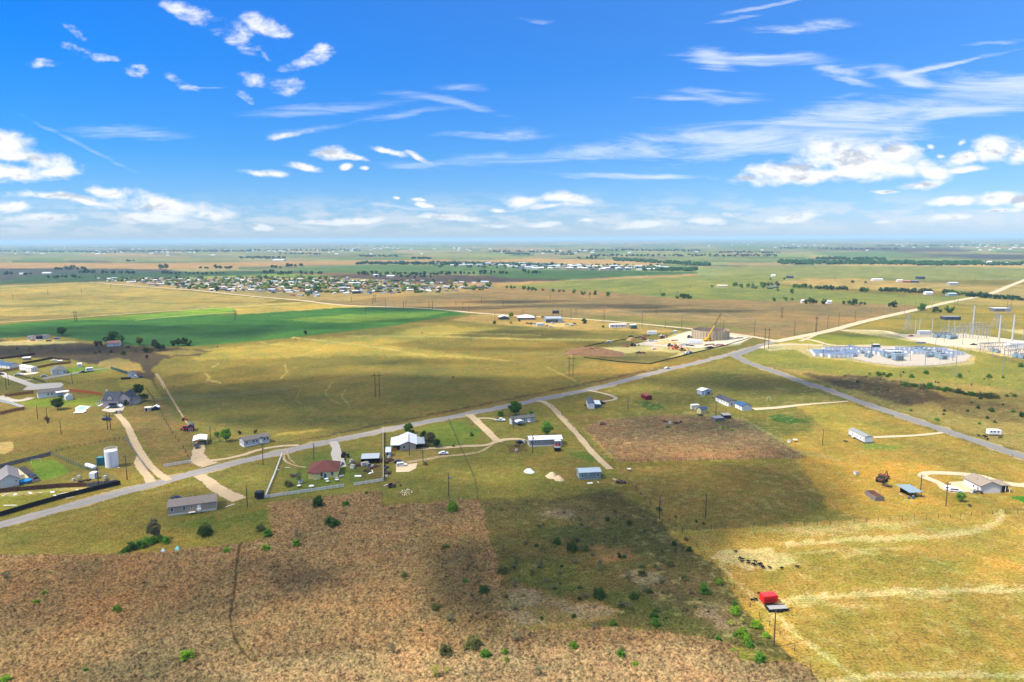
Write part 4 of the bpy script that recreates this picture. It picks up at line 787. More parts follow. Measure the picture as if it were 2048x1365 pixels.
# -- left neighbourhood
h19, L, W, H = house('house', 'white house with grey roof cut by the left edge beside the round pool', (1,978), (39,971), depth=15, h=3.3, roof='y', rise=2.0, ov=.5, rm=mat('#8d8a8c', .9, kind='shingle', k=.7), wall=mat('#ece9e2', .7, k=.78, var=.03), win=[('f',.72,1.8,.5,.7)], vents=1)
h21, L, W, H = house('mobile_home', 'long white mobile home with white-posted porch below the concrete street', (77,797.7), (127,791.3), C=(67.4,795.2), z0=.6, h=2.8, rise=1.3, rm=GREY_ROOF, skirt=TRIM, win=[('f',-.2,.9,1,1.2),('f',.1,.9,1,1.2),('l',0,1,.7,1)], vents=5)
canopy(h21, L*.18, L*.72, -W/2-5, -W/2-.4, 3.2, mat('#f4f2ee', .6, k=.82, var=.03))
house('shed', 'small white gabled shed in front of the long white mobile home', (131.8,801.6), (146.5,799.6), depth=5.5, h=2.3, roof='y', rise=1.3, ov=.2, rm=mat('#c4ccd2', .6, kind='metalroof', k=.75), cat='shed')
house('house', 'white house with dark grey hipped roof above the concrete street', (104.5,750.8), (132.8,747.9), C=(91,746), h=3.0, roof='hip', rise=2.4, ov=.4, rm=mat('#6e7375', .9, kind='shingle', k=.7), win=[('f',.75,.8,1.2,1.3),('f',-.2,.9,.8,1),('l',-.3,.9,.8,1)], doors=[('l',.3)])
house('mobile_home', 'white trailer home with a pure white roof on the pale concrete pad', (62.5,744.6), (75.7,742.6), C=(37,740.5), h=2.8, z0=.4, roof='y', rise=.7, ov=.2, rm=mat('#f6f4f2', .6, k=.85, var=.03), skirt=TRIM, win=[('l',.7,1,.7,.9),('l',.3,1,.7,.9),('f',-.3,1,.7,.9),('f',.4,1,.7,.9)], doors=[('l',.0)])
house('house', 'white house with bright navy blue roof at the upper left', (19.5,738), (37,735), C=(4.4,734), h=2.8, roof='y', rise=1.3, ov=.3, rm=mat('#24507e', .6, kind='metalroof', k=.85), win=[('l',.6,.9,.7,1),('l',-.3,.9,.7,1)])
house('house', 'white metal-roofed house cut by the upper left edge', (-12,731), (9,728), depth=12, h=2.8, roof='y', rise=1.1, ov=.3, rm=WMETAL)
house('garage', 'white cottage with grey gabled roof at the right end of the black fence', (256,755), (272.5,753.6), C=(248,753), h=2.7, roof='y', rise=1.2, ov=.3, rm=mat('#737a74', .9, kind='shingle', k=.7), cat='house', win=[('f',.2,1,.8,.9)])
house('shed', 'small white shed with white roof behind the hipped roof house', (154.5,735.3), (163.5,734.6), depth=4, h=2.5, roof='shed', rise=.3, ov=.15, rm=TRIM, cat='shed', win=[('f',0,1,1.2,.4)])
house('shed', 'white roofed shed inside the far brown fence at left', (45,721.5), (60,720.6), depth=4, h=2.0, roof='shed', rise=.3, ov=.2, wall=mat('#b89c86', .8, k=.7), rm=TRIM, cat='shed')
house('shed', 'pale grey shed at the end of the tan fence at left', (116,727.3), (125,726.6), depth=3.5, h=1.9, roof='shed', rise=.2, ov=.1, wall=GREY1, rm=GREY1, cat='shed')
house('mobile_home', 'white trailer home, left of the joined pair beside the green field', (55.5,680.5), (72.5,679.5), depth=7, h=3.0, rise=1.0, rm=GREY_ROOF, win=[('f',-.5,1,1,1),('f',.3,1,1,1)])
house('garage', 'dark blue garage between two white homes beside the green field', (73.5,679.6), (85,678.4), depth=8, h=3.2, rise=1.2, wall=mat('#23303f', .7, k=.9), rm=DARKROOF, cat='garage')
house('mobile_home', 'white trailer home, right of the joined pair beside the green field', (86,678.2), (99.5,676.6), depth=7, h=3.0, rise=1.0, rm=GREY_ROOF, win=[('f',-.4,1,1,1),('f',.5,1,1,1)])
house('farmhouse', 'old white farmhouse with reddish roof among bare trees below the green field', (214,694), (240,692.5), depth=9, h=3.0, roof='x', rise=1.8, rm=mat('#9b6f66', .8, kind='metalroof', k=.7), cat='house', win=[('f',.2,1,1,1),('f',.7,1,1,1)])
house('shed', 'white and blue shed beside the old reddish-roofed farmhouse', (229,692), (241,691), depth=4, h=2.6, roof='shed', rise=.3, wall=mat('#cfd8e2', .7, k=.75), rm=WMETAL, cat='shed') if 0 else None
# two-storey dark roofed house
f = frame((206,815), (236,814), depth=12); h20 = thing('house', f[0], f[1], 'large two-storey pinkish grey house with dark cross-gabled roofs', 'house'); L, W = f[2], f[3]
PINK = mat('#cbb9b4', .9, kind='siding', k=.92, var=.06); SLATE = mat('#3c4552', .9, kind='shingle', k=.8)
w = MB(); w.add([(x, y, z) for x in (-L/2, L/2) for y, z in ((-W/2, 0), (W/2, 0), (W/2, 4.2), (0, 8.0), (-W/2, 4.2))], [(0,4,3,2,1),(5,6,7,8,9),(0,5,9,4),(1,2,7,6),(0,1,6,5)]); w.build('wall', PINK, h20)
r = MB(); gable(r, L, W, 4.2, 3.9, .4); r.build('roof', SLATE, h20)
w = MB(); w.add([(L/2+.02+x, y+2.5, z) for y in (-W/2, W/2-1) for x, z in ((0, 0), (5.6, 0), (5.6, 5.4), (2.8, 7.9), (0, 5.4))], [(0,1,2,3,4),(5,9,8,7,6),(0,4,9,5),(1,6,7,2),(0,5,6,1)]); w.build('gable_wing', PINK, h20)
r = MB(); gable(r, 5.6, W-1, 5.4, 2.5, .35, axis='y', cx=L/2+2.82, cy=2.0); r.build('gable_roof', SLATE, h20)
w = MB(); w.box(L/2+5.65, L/2+8.6, -W/2+4.5, W/2, 0, 3.0); w.build('side_room', PINK, h20)
MB().hexa([(L/2+5.66,-W/2+3.9,3.01),(L/2+9.2,-W/2+3.9,3.01),(L/2+9.2,W/2+.4,3.01),(L/2+5.66,W/2+.4,3.01),(L/2+5.66,-W/2+6,4.8),(L/2+6.4,-W/2+6,4.8),(L/2+6.4,W/2-2,4.8),(L/2+5.66,W/2-2,4.8)]).build('side_roof', SLATE, h20)
MB().box(-L/2-4.4, -L/2-.02, -W/2+2.5, W/2-1, 0, .3).build('porch', TRIM, h20)
MB().hexa([(-L/2-4.8,-W/2+2,2.8),(-L/2-.05,-W/2+2,3.9),(-L/2-.05,W/2-.6,3.9),(-L/2-4.8,W/2-.6,2.8),(-L/2-4.8,-W/2+2,2.95),(-L/2-.05,-W/2+2,4.05),(-L/2-.05,W/2-.6,4.05),(-L/2-4.8,W/2-.6,2.95)]).build('porch_roof', mat('#56656c', .9, kind='shingle', k=.8), h20)
for i in range(4): MB().box(-L/2-4.5, -L/2-4.3, -W/2+2.3+i*2.4, -W/2+2.5+i*2.4, .301, 2.84).build('porch_post', TRIM, h20)
dm = MB(); dm.add([(x-1.0, y-W/2-.1, z) for y in (0, 3.4) for x, z in ((0,4.3),(2.0,4.3),(2.0,5.7),(1.0,6.7),(0,5.7))], [(0,1,2,3,4),(5,9,8,7,6),(0,4,9,5),(1,6,7,2),(0,5,6,1)]); dm.build('dormer', PINK, h20)
window(h20, 'f', L, W+.22, 0.0, 4.7, .8, .8); window(h20, 'f', L, W-4.9, 1.3, 1.2, .8, 1.3); window(h20, 'f', L, W-4.9, 1.75, 1.2, .8, 1.3)
MB().box(-L/2+3.4, L/2-.6, -W/2-.05, -W/2+.02, .02, 2.4).build('garage_door', mat('#2b2d33', .6, k=.9), h20)
MB().box(-L/2-.9, -L/2-.05, 1, 2.1, 0, 9.2).build('chimney', mat('#d9d3cc', .8, k=.72), h20)
# small outbuildings
def carport(label, A, B, depth, h, m, name='carport', cat='carport'):
    f = frame(A, B, depth=depth); t = thing(name, f[0], f[1], label, cat); L, W = f[2], f[3]; r = MB(); gable(r, L, W, h, .7, .1, .1, axis='y'); r.build('roof', m, t)
    for x in (-L/2, L/2):
        for y in (-W/2, 0, W/2): MB().tube((x, y, 0), (x, y, h), .06, n=6).build('post', TRIM, t)
    return t
carport('white metal carport sheltering a black jeep beside the road', (386,893), (414,890), 9.5, 2.6, mat('#f1e8da', .6, k=.84, var=.03))
b = frame((374.5,864.5), (388.5,863), depth=5); t = thing('barn_shed', b[0], b[1], 'small red barn-shaped shed with white trim and grey gambrel roof', 'shed'); L, W = b[2], b[3]
BR = mat('#9c2f3a', .7, kind='planks', k=.75); g5 = [(-L/2,0),(L/2,0),(L/2,2.2),(L*.32,3.2),(0,3.9),(-L*.32,3.2),(-L/2,2.2)]
MB().prism(g5, -W/2, W/2).build('wall', BR, t); r = MB(); ro = [(-L/2-.2,2.15),(-L*.34,3.32),(0,4.05),(L*.34,3.32),(L/2+.2,2.15)]
for i in range(4):
    (xa, za), (xb, zb) = ro[i], ro[i+1]; r.hexa([(xa,-W/2-.2,za),(xb,-W/2-.2,zb),(xb,W/2+.2,zb),(xa,W/2+.2,za),(xa,-W/2-.2,za+.1),(xb,-W/2-.2,zb+.1),(xb,W/2+.2,zb+.1),(xa,W/2+.2,za+.1)])
r.build('roof', mat('#6c7076', .9, kind='shingle', k=.75), t)
d = MB()
for q in ((-.95,.95,0,.1),(-.95,.95,1.9,2.0),(-.95,-.85,.1,1.9),(.85,.95,.1,1.9),(-.05,.05,.1,1.9),(-.85,-.05,.95,1.05),(.05,.85,.95,1.05)): d.box(q[0], q[1], -W/2-.06, -W/2+.01, q[2], q[3])
d.build('door_trim', TRIM, t)
house('shed', 'small blue roofed white shed against the long white fence', (771.5,914.5), (781.5,914), depth=5, h=2.2, roof='shed', rise=.9, ov=.15, wall=GREY1, rm=mat('#cfe0f0', .5, kind='metalroof', k=.75), cat='shed', doors=[('f',-.3,BLACK)])
f = frame((722,928), (758.5,926.5), depth=5.5); t = thing('open_shed', f[0], f[1], 'open-fronted dark shed with pale metal roof full of clutter beside the white wall fence', 'shed'); L, W = f[2], f[3]
MB().hexa([(-L/2,-W/2-.3,2.3),(L/2,-W/2-.3,2.3),(L/2,W/2,2.9),(-L/2,W/2,2.9),(-L/2,-W/2-.3,2.4),(L/2,-W/2-.3,2.4),(L/2,W/2,3.0),(-L/2,W/2,3.0)]).build('roof', mat('#b8c4c8', .5, kind='metalroof', k=.72), t)
w = MB(); w.box(-L/2+.02, L/2-.02, W/2-.1, W/2-.02, 0, 2.85); w.box(-L/2+.02, -L/2+.1, -W/2, W/2-.11, 0, 2.28); w.box(L/2-.1, L/2-.02, -W/2, W/2-.11, 0, 2.28); w.build('wall', mat('#232a33', .7, k=.9), t)
for x in (-L/6, L/6): MB().tube((x,-W/2,0),(x,-W/2,2.3), .06, n=6).build('post', WOODP, t)
house('shed', 'tiny cream stone playhouse beside the dark tarp shelter', (289,823.5), (302,822.6), depth=3, h=2.0, roof='shed', rise=.2, ov=.1, wall=mat('#d9c9b0', .8, k=.74), rm=SKIRT, cat='shed', doors=[('f',-.4,BLACK)])
f = frame((304,822), (318,821), depth=4); t = thing('tarp_shelter', f[0], f[1], 'small peaked shelter with dark blue sides and white trim', 'shelter'); r = MB(); gable(r, f[2], f[3], 1.7, 1.1, .1, .08, axis='y'); r.build('roof', TRIM, t); MB().prism([(-f[2]/2+.1,0),(f[2]/2-.1,0),(f[2]/2-.1,1.6),(0,2.6),(-f[2]/2+.1,1.6)], -f[3]/2+.1, f[3]/2-.1).build('wall', mat('#1e2744', .7, k=.9), t)
# water works
def tank():
    g = G(217.5, 937); R_ = 12.0/PPM(217.5, 937); hgt = UP(217.5, 937, 905); t = thing('water_tank', g, 0, 'tall white cylindrical water tank with a railing inside the fenced lot', 'water tank'); t.location.y += R_
    TW = mat('#eef0f2', .5, k=.84, var=.03); MB().tube((0,0,0), (0,0,hgt), R_, n=40).build('tank_wall', TW, t, smooth=False)
    MB().tube((0,0,hgt+.001), (0,0,hgt+.5), R_*.99, .2, n=40).build('tank_roof', TW, t); r = MB(); n = 20
    for i in range(n):
        a, b = i*2*math.pi/n, (i+1)*2*math.pi/n; p = Vector((math.cos(a)*R_*.97, math.sin(a)*R_*.97, hgt)); q = Vector((math.cos(b)*R_*.97, math.sin(b)*R_*.97, hgt))
        r.tube(p, p+Vector((0,0,1.1)), .04, n=4); r.tube(p+Vector((0,0,1.1)), q+Vector((0,0,1.1)), .04, n=4); r.tube(p+Vector((0,0,.6)), q+Vector((0,0,.6)), .03, n=4)
    r.build('railing', TRIM, t); l = MB()
    for i in range(int(hgt/.35)): l.box(R_*.5-.2, R_*.5+.2, -R_*.866-.3, -R_*.866-.25, i*.35, i*.35+.05)
    l.build('ladder', STEEL, t)
tank()
house('pump_house', 'dark teal pump house cube beside the tall white water tank', (194,932.5), (206,932), C=(187.5,929), h=3.6, roof='hip', rise=.5, ov=.1, wall=mat('#2b6f7a', .6, kind='metalroof', k=.7), rm=mat('#4c96a0', .5, k=.7), cat='pump house')
a, b = G(174,936), G(190,941); t = thing('pressure_tank', (a+b)/2, ang(a, b), 'white horizontal pressure tank lying beside the teal pump house', 'tank'); l = (b-a).length/2; c = MB(); c.tube((-l,0,1.3),(l,0,1.3), .95, n=18); c.tube((-l-.5,0,1.3),(-l,0,1.3), .4, .95, n=18); c.tube((l,0,1.3),(l+.5,0,1.3), .95, .4, n=18); c.build('vessel', mat('#eef0f2', .5, k=.84, var=.03), t)
for x in (-l*.6, l*.6): MB().box(x-.2, x+.2, -.8, .8, 0, .55).build('saddle', STEEL, t)
g = G(51,966); t = thing('swimming_pool', g, 0, 'round above-ground pool with blue water behind the white house', 'pool'); R_ = 12/PPM(51,966)
w = MB(); n = 28
for i in range(n):
    a, b = i*2*math.pi/n, (i+1)*2*math.pi/n; P = lambda r, an, z: (math.cos(an)*r, math.sin(an)*r, z)
    w.hexa([P(R_,a,0),P(R_,b,0),P(R_-.15,b,0),P(R_-.15,a,0),P(R_,a,1.2),P(R_,b,1.2),P(R_-.15,b,1.2),P(R_-.15,a,1.2)])
w.build('pool_wall', mat('#3f6f94', .5, k=.8), t); MB().tube((0,0,.1),(0,0,1.05), R_-.16, n=28).build('water', mat('#2f88b8', .08, k=.8, var=.02, spec=.6), t)
pts = [(152,824),(172,821),(181,814),(160,812),(150,817)]; P = [G(*p) for p in pts]; c = sum(P, Vector())/5; t = thing('garden_pool', c, 0, 'pale blue garden pool with white stone surround left of the two-storey house', 'pool')
for s_, z, m_, nm in ((1.0,.25,mat('#eae4d8', .7, k=.78),'pool_deck'),(.62,.30,mat('#a9dbe6', .1, k=.7, var=.03),'water')):
    q = MB(); q.add([((p-c).x*s_, (p-c).y*s_, zz) for zz in (0.02, z) for p in P], [(0,1,6,5),(1,2,7,6),(2,3,8,7),(3,4,9,8),(4,0,5,9),(5,6,7,8,9)]); q.build(nm, m_, t)
# small white deck with legs
f = frame((146,828), (167,827), depth=5); t = thing('pergola', f[0], f[1], 'small white slatted deck standing in front of the garden pool', 'deck'); MB().box(-f[2]/2, f[2]/2, -2.5, 2.5, .3, .5).build('deck', TRIM, t)
for x in (-1, 1):
    for y in (-1, 1): MB().box(x*f[2]/2*.9-.07, x*f[2]/2*.9+.07, y*2.2-.07, y*2.2+.07, 0, 1.6 if y > 0 else .29).build('post', WOODP, t)
# RV and trailers
def box_trailer(label, A, B, w, h, m, name='caravan', cat='caravan', wheels=True, z=.6, win=True, group=None, roofm=None):
    a, b = G(*A), G(*B); t = thing(name, (a+b)/2, ang(a, b), label, cat, group); l = (b-a).length/2; o = MB().box(-l, l, -w/2, w/2, z, z+h).build('body', m, t, bevel=.06 if not win else .15)
    if roofm: MB().box(-l+.1, l-.1, -w/2+.1, w/2-.1, z+h+.001, z+h+.06).build('roof', roofm, t)
    if wheels:
        for x in (-.45, .45):
            for s_ in (-1, 1): MB().tube((x*1.2, s_*(w/2-.02), .38), (x*1.2, s_*(w/2-.28), .38), .38, n=14).build('wheel', BLACK, t)
        MB().tube((l, 0, z+.1), (l+1.2, 0, z-.1), .07, n=6).build('tow_bar', BLACK, t)
    if win:
        for u in (-.6, -.1, .5):
            for s_ in (-1, 1): MB().box(u*l-.45, u*l+.45, s_*w/2-.02, s_*w/2+.02, z+h*.5, z+h*.8).build('window', GLASS, t)
        MB().box(l*.75, l*.75+.7, -w/2-.03, -w/2+.02, z+.1, z+2).build('door', TRIM, t)
    return t
box_trailer('white travel trailer parked beyond the second road at the right edge', (1974,870.5), (1999.5,871), 2.6, 2.4, mat('#eceef0', .5, k=.85, var=.04))
box_trailer('white travel trailer parked by the dark truck behind the black fence', (172,744.5), (186.5,743), 2.6, 2.6, mat('#eceef0', .5, k=.85, var=.04))
rt = box_trailer('bright red enclosed cargo trailer on the dry pasture beside the flatbed trailer', (1522.5,1206.5), (1551,1203.5), 2.4, 1.95, mat('#d81f22', .35, k=.9, var=.04), 'cargo_trailer', 'trailer', win=False, z=.5, roofm=mat('#e0383a', .4, k=.9, var=.04))
for u in (-.5, 0, .5): MB().box(u*2-.35, u*2+.35, -1.325, -1.29, .8, 1.5).build('panel', mat('#a3161b', .4, k=.8), rt)
a, b = G(1529,1221.5), G(1578,1218.5); t = thing('flatbed_trailer', (a+b)/2, ang(a, b), 'black flatbed trailer with pale grey deck in front of the red cargo trailer', 'trailer'); l = (b-a).length/2-.6
MB().box(-l, l, -1.2, 1.2, .55, .68).build('deck', mat('#a8a8a4', .7, kind='planks', k=.75), t)
fr = MB(); 
for y in (-1.28, 1.2): fr.box(-l, l, y, y+.08, .45, .95)
for x in [-l+i*l/3 for i in range(7)]: fr.box(x-.04, x+.04, -1.2, 1.2, .4, .549)
fr.box(-l-.1, -l-.001, -1.28, 1.28, .45, 1.3); fr.build('frame', BLACK, t); MB().tube((l, -.9, .55), (l+1.5, 0, .5), .07, n=6).build('tow_bar', BLACK, t)
for x in (-.5, .5):
    for s_ in (-1, 1): MB().tube((x, s_*1.3, .38), (x, s_*1.55, .38), .38, n=14).build('wheel', BLACK, t)
MB().tube((l+1.2, 0, 0), (l+1.2, 0, .55), .06, n=6).build('jack', STEEL, t)
tt = box_trailer('black covered trailer parked at the corner of the white rail fence', (511,997.5), (528,996.5), 2.6, 2.1, BLACK, 'cargo_trailer', 'trailer', win=False, z=.7)
box_trailer('low black utility trailer in front of the red porch home', (1108,902.5), (1121,902), 2.4, 1.4, mat('#24262c', .5, k=1), 'utility_trailer', 'trailer', win=False, z=.5, roofm=mat('#8d9297', .6, k=.8))
# ------------------------------------------------------------------ vehicles
CARP = {'sedan': (4.7, 1.8, [(-2.3,.35),(-2.3,.85),(-1.6,.95),(-.9,1.4),(.55,1.42),(1.25,.95),(2.2,.8),(2.35,.4)], [(-1.45,.96),(-.85,1.36),(.5,1.38),(1.1,.96)]),
        'suv': (4.8, 1.95, [(-2.35,.4),(-2.4,1.0),(-2.2,1.68),(.5,1.72),(1.2,1.1),(2.25,.95),(2.4,.45)], [(-2.15,1.08),(-2.0,1.62),(.45,1.66),(1.0,1.08)]),
        'pickup': (5.6, 1.98, [(-2.8,.5),(-2.8,1.05),(-.8,1.08),(-.65,1.78),(.75,1.8),(1.4,1.15),(2.65,1.05),(2.8,.5)], [(-.6,1.12),(-.52,1.72),(.7,1.74),(1.2,1.12)])}
def car(name, label, cat, px, py, facing, kind, m, group=None):
    L, Wd, prof, gl = CARP[kind]; t = thing(name, G(px, py), rad(facing), label, cat, group)
    MB().prism(prof, -Wd/2, Wd/2).build('body', m, t, bevel=.1); MB().prism(gl, -Wd/2-.012, Wd/2+.012).build('side_window', GLASS, t)
    k = len(prof); ws = MB(); (xa, za), (xb, zb) = gl[2], gl[3]; ws.hexa([(xa+.06,-Wd*.42,za-.02),(xb+.1,-Wd*.45,zb-.02),(xb+.1,Wd*.45,zb-.02),(xa+.06,Wd*.42,za-.02),(xa+.12,-Wd*.42,za+.0),(xb+.16,-Wd*.45,zb+.02),(xb+.16,Wd*.45,zb+.02),(xa+.12,Wd*.42,za+.0)]); ws.build('windshield', GLASS, t)
    for x in (-L*.31, L*.31):
        for s_ in (-1, 1):
            w = MB().tube((x, s_*(Wd/2+.02), .36), (x, s_*(Wd/2-.24), .36), .36, n=16).build('wheel', BLACK, t); MB().tube((x, s_*(Wd/2+.035), .36), (x, s_*(Wd/2+.021), .36), .2, n=10).build('rim', STEEL, w)
    for s_ in (-1, 1): MB().box(prof[-2][0]-.05, prof[-2][0]+.1, s_*Wd*.36-.18, s_*Wd*.36+.18, .6, .75).build('headlight', TRIM, t)
    if kind == 'pickup': MB().box(-2.7, -.9, -Wd/2+.12, Wd/2-.12, 1.081, 1.09).build('bed', BLACK, t)
    return t
CW = mat('#eef0f2', .25, k=.88, var=.02, spec=.5); CB = mat('#15181d', .3, k=1, var=.05, spec=.5); CS = mat('#9fa6ad', .3, metal=.3, k=.9, var=.02); CBL = mat('#1d49b0', .3, k=.9, var=.02); CR = mat('#a3262c', .3, k=.9, var=.02)
for a in (('car','white compact car parked on the gravel pad by the white wall fence','car',804,932.5,8,'suv',CW),('car','black car parked just behind the white compact on the gravel pad','car',797,926.5,5,'sedan',CB),
  ('car','white car driving on the grey road near the junction','car',1334.5,738,22,'sedan',CW),('pickup_truck','white pickup beside the long grey mobile home','truck',1001,842.5,-10,'pickup',CW),
  ('car','silver blue car parked behind the yellow house','car',681,931,80,'sedan',CS),('car','black car parked behind the tan mobile home','car',352,999.5,8,'sedan',CB),
  ('jeep','black off-road jeep parked under the front of the white carport','jeep',394,896,-60,'suv',CB),('car','dark blue car parked on the grass below the two-storey house','car',214,841,4,'suv',mat('#1b2b4c', .3, k=1)),
  ('car','dark car parked at the garage of the two-storey house','car',231,817,15,'suv',mat('#26343f', .3, k=1)),('car','silver car parked in the court of the two-storey house','car',219,817,80,'sedan',CS),('pickup_truck','white pickup on the right of the two-storey house court','truck',240,814.5,-40,'pickup',CW),
  ('car','left white car parked at the tan-roofed farmhouse','car',1902,981.5,-20,'suv',CW),('car','right white car parked at the tan-roofed farmhouse','car',1910.5,984,-15,'suv',CW),
  ('car','black buggy on the dark pad behind the white house','buggy',67,957,-30,'suv',CB),('pickup_truck','white truck with black nose near the black fence at the street','truck',37,751.5,20,'pickup',CW),('car','black car by the white trailer home','car',48,746,-40,'suv',CB),
  ('car','silver car parked in front of the hipped roof house','car',89,754,15,'sedan',CS),('pickup_truck','dark pickup coupled to the white travel trailer','truck',166,746,5,'pickup',CB),('car','white car beside the brown fence at left','car',108.5,722.5,3,'sedan',CW),
  ('pickup_truck','white truck beside the white cottage','truck',271,756.5,15,'pickup',CW),('car','black car at the far right end of the black fence','car',281,756,10,'suv',CB),
  ('car','bright blue car in the yard beside the green field','car',114,678.8,5,'suv',CBL),('car','dark red car in front of the white homes beside the green field','car',66,682,5,'sedan',CR),('car','white car in the yard beside the green field','car',79,681.8,5,'sedan',CW),('car','dark car by the tree beside the green field','car',98,683.5,5,'suv',mat('#4b1d22', .3, k=1)),
  ('car','black and white car by the red porch home driveway','car',1040,886.5,-5,'sedan',CB),('car','small white car on the lower gravel track','car',887,909,5,'sedan',CW),('car','dark car at the edge of the left frame on the street','car',1,750.5,10,'suv',CB),
  ('pickup_truck','dark pickup at the rear of the small white trailer home','truck',1202,808.5,20,'pickup',CB)):
    car(*a)
# tractors / old machines: body, cab, engine, wheels
def machine(name, label, px, py, facing, m, sc=1.0, cab=True, arm=False, cat='machine', group=None):
    t = thing(name, G(px, py), rad(facing), label, cat, group); t.scale = (sc,)*3
    MB().box(-1.6, .6, -.7, .7, .7, 1.35).build('chassis', m, t, bevel=.06); MB().box(.6, 2.1, -.5, .5, .8, 1.6).build('engine', m, t, bevel=.08)
    if cab: MB().box(-1.3, .4, -.65, .65, 1.351, 2.5).build('cab', GLASS, t); MB().box(-1.4, .5, -.75, .75, 2.501, 2.62).build('cab_roof', m, t)
    for x, r in ((-1.0,.85),(1.5,.5)):
        for s_ in (-1, 1): w = MB().tube((x, s_*.72, r), (x, s_*1.15, r), r, n=16).build('wheel', BLACK, t); MB().tube((x, s_*1.16, r), (x, s_*1.18, r), r*.5, n=10).build('rim', m, w)
    if arm: MB().tube((1.9,0,1.4),(3.6,0,2.8), .18, n=6).build('boom', m, t); MB().tube((3.6,0,2.8),(4.6,0,.9), .14, n=6).build('stick', m, t); MB().box(4.2, 5.0, -.5, .5, .3, 1.0).build('bucket', m, t)
    return t
machine('tractor', 'red tractor beside the small red barn-shaped shed', 369, 861, 150, REDP); machine('tractor', 'little red mower on the track behind the red barn-shaped shed', 369, 841.5, 20, mat('#c9485a', .5, k=.8), .7)
machine('old_harvester', 'rusty brown harvester standing in the right pasture', 1763, 964, 40, RUST, 1.3, arm=True); machine('old_tractor', 'dark rusty tractor on the grass right of the concrete driveway', 690, 915, 15, mat('#4a3430', .8, k=.8), 1.0)
machine('tractor', 'dark tractor with pale bucket in the lower lot near the white fence end', 783, 975, 20, mat('#7a4b47', .7, k=.8), .8, arm=True, cat='tractor')
# ------------------------------------------------------------------ poles and lines
WOODD = mat('#5a4a3e', .95, k=.75, var=.2); WOODL = mat('#8d7764', .95, k=.75, var=.2)
LM = [('the tan mobile home',385,1025),('the yellow house',645,957),('the silver-roofed house',815,900),('the red porch home',1090,893),('the long grey mobile home',1040,848),('the sage green cabin',1175,958),('the two-storey house',225,812),
      ('the white water tank',217,938),('the grey shuttered mobile home',505,890),('the white carport',400,890),('the red cargo trailer',1536,1205),('the tan-roofed farmhouse',1965,985),('the single-wide trailer home',1712,885),('the long white house',1455,812),
      ('the brown mown square',1400,880),('the round tank under construction',1430,680),('the battery yard',1760,715),('the substation',1930,685),('the white travel trailer',1986,871),('the old reddish-roofed farmhouse',225,690),
      ('the grey metal workshop',1105,643),('the roofless stone pen',1752,1000),('the road junction',1470,712),('the small white trailer home',1180,812),('the narrow footpath',468,1220),('the scrub patch',1180,1150),('the lower left corner',40,1330),('the cattle',1500,1130),('the far village',560,580),
      ('the bottom edge centre',880,1345),('the hipped roof house',115,749),('the long white mobile home',100,795),('the green field',400,650),('the large pasture',740,760)]
def register(items, word):
    """items: (px, py, adjective, setter) -> a label for each that no other of its kind shares"""
    grp = {}
    for it in items:
        best = min(LM, key=lambda l: (l[1]-it[0])**2+((l[2]-it[1])*2.4)**2); dx, dy = it[0]-best[1], (it[1]-best[2])*2.0
        d = ('left of' if dx < 0 else 'right of') if abs(dx) > abs(dy) else ('behind' if dy < 0 else 'in front of')
        grp.setdefault((best[0], d), []).append((abs(dx)+abs(dy), it))
    O = ['closest','second','third','fourth','fifth','sixth','seventh','eighth','ninth','tenth']
    for (l, d), v in grp.items():
        v.sort(key=lambda q: q[0])
        for i, (_, it) in enumerate(v):
            o = O[i] if i < 10 else str(i+1)+'th'
            it[3](f"{it[2]} {word} {d} {l}" if len(v) == 1 else f"{it[2]} {word}, {o}{'' if i == 0 else ' nearest'} {d} {l}")
def pole(px, yb, yt, m=WOODD, arm=True, r=.17, tr=False, lean=0, name='utility_pole', cat='utility pole', group=None, two=False):
    h = UP(px, yb, yt); t = thing(name, G(px, yb), 0, 'pole', cat, group); MB().tube((0,0,-.2), (lean,0,h), r*1.15, r*.75, n=8).build('pole', m, t)
    if arm: MB().box(-1.1+lean, 1.1+lean, -.22, -.1, h-.8, h-.66).build('crossarm', m, t); i = MB(); [i.tube((x+lean,-.16,h-.66),(x+lean,-.16,h-.42), .06, n=6) for x in (-1,-.4,.4,1)]; i.build('insulator', STEEL, t)
    if tr: MB().tube((.38,0,h-2.4),(.38,0,h-1.5), .28, n=12).build('transformer', STEEL, t)
    return t, h
PO = [(1547.5,1295,1222,0,0),(897.5,993,946,0,1),(1319,1038,992,0,1),(1411,1036,987,0,0),(1891.5,1013,964,1,0),(1841,983,949,1,0),(1645,891,859,0,0),(1431.5,833,802,1,0),(1026.5,858,829,0,1),(1065.5,907,869,0,1),(819,911,869,0,0),(846,924,895,0,1),
      (495,1014,971,0,1),(526.5,930,890,0,1),(628,919,886,0,1),(421.5,884,852,0,1),(254.5,960,910,1,0),(198,978,933,1,0),(122.5,869,842,0,0),(95.5,848,816,0,0),(75.8,839,812,0,0),(145,768,741,0,0),(13,780,755,0,0),(18,772,745,0,0),(1256,820,797,0,1),
      (1646,716,688,0,0),(1742,712,685,0,0)]
items = []
for (x, b_, t_, a_, tr) in PO:
    q, h = pole(x, b_, t_, arm=bool(a_), tr=bool(tr), group='wooden utility poles'); items.append((x, b_, 'dark wooden', lambda s, q=q: q.__setitem__('label', s)))
register(items, 'utility pole')
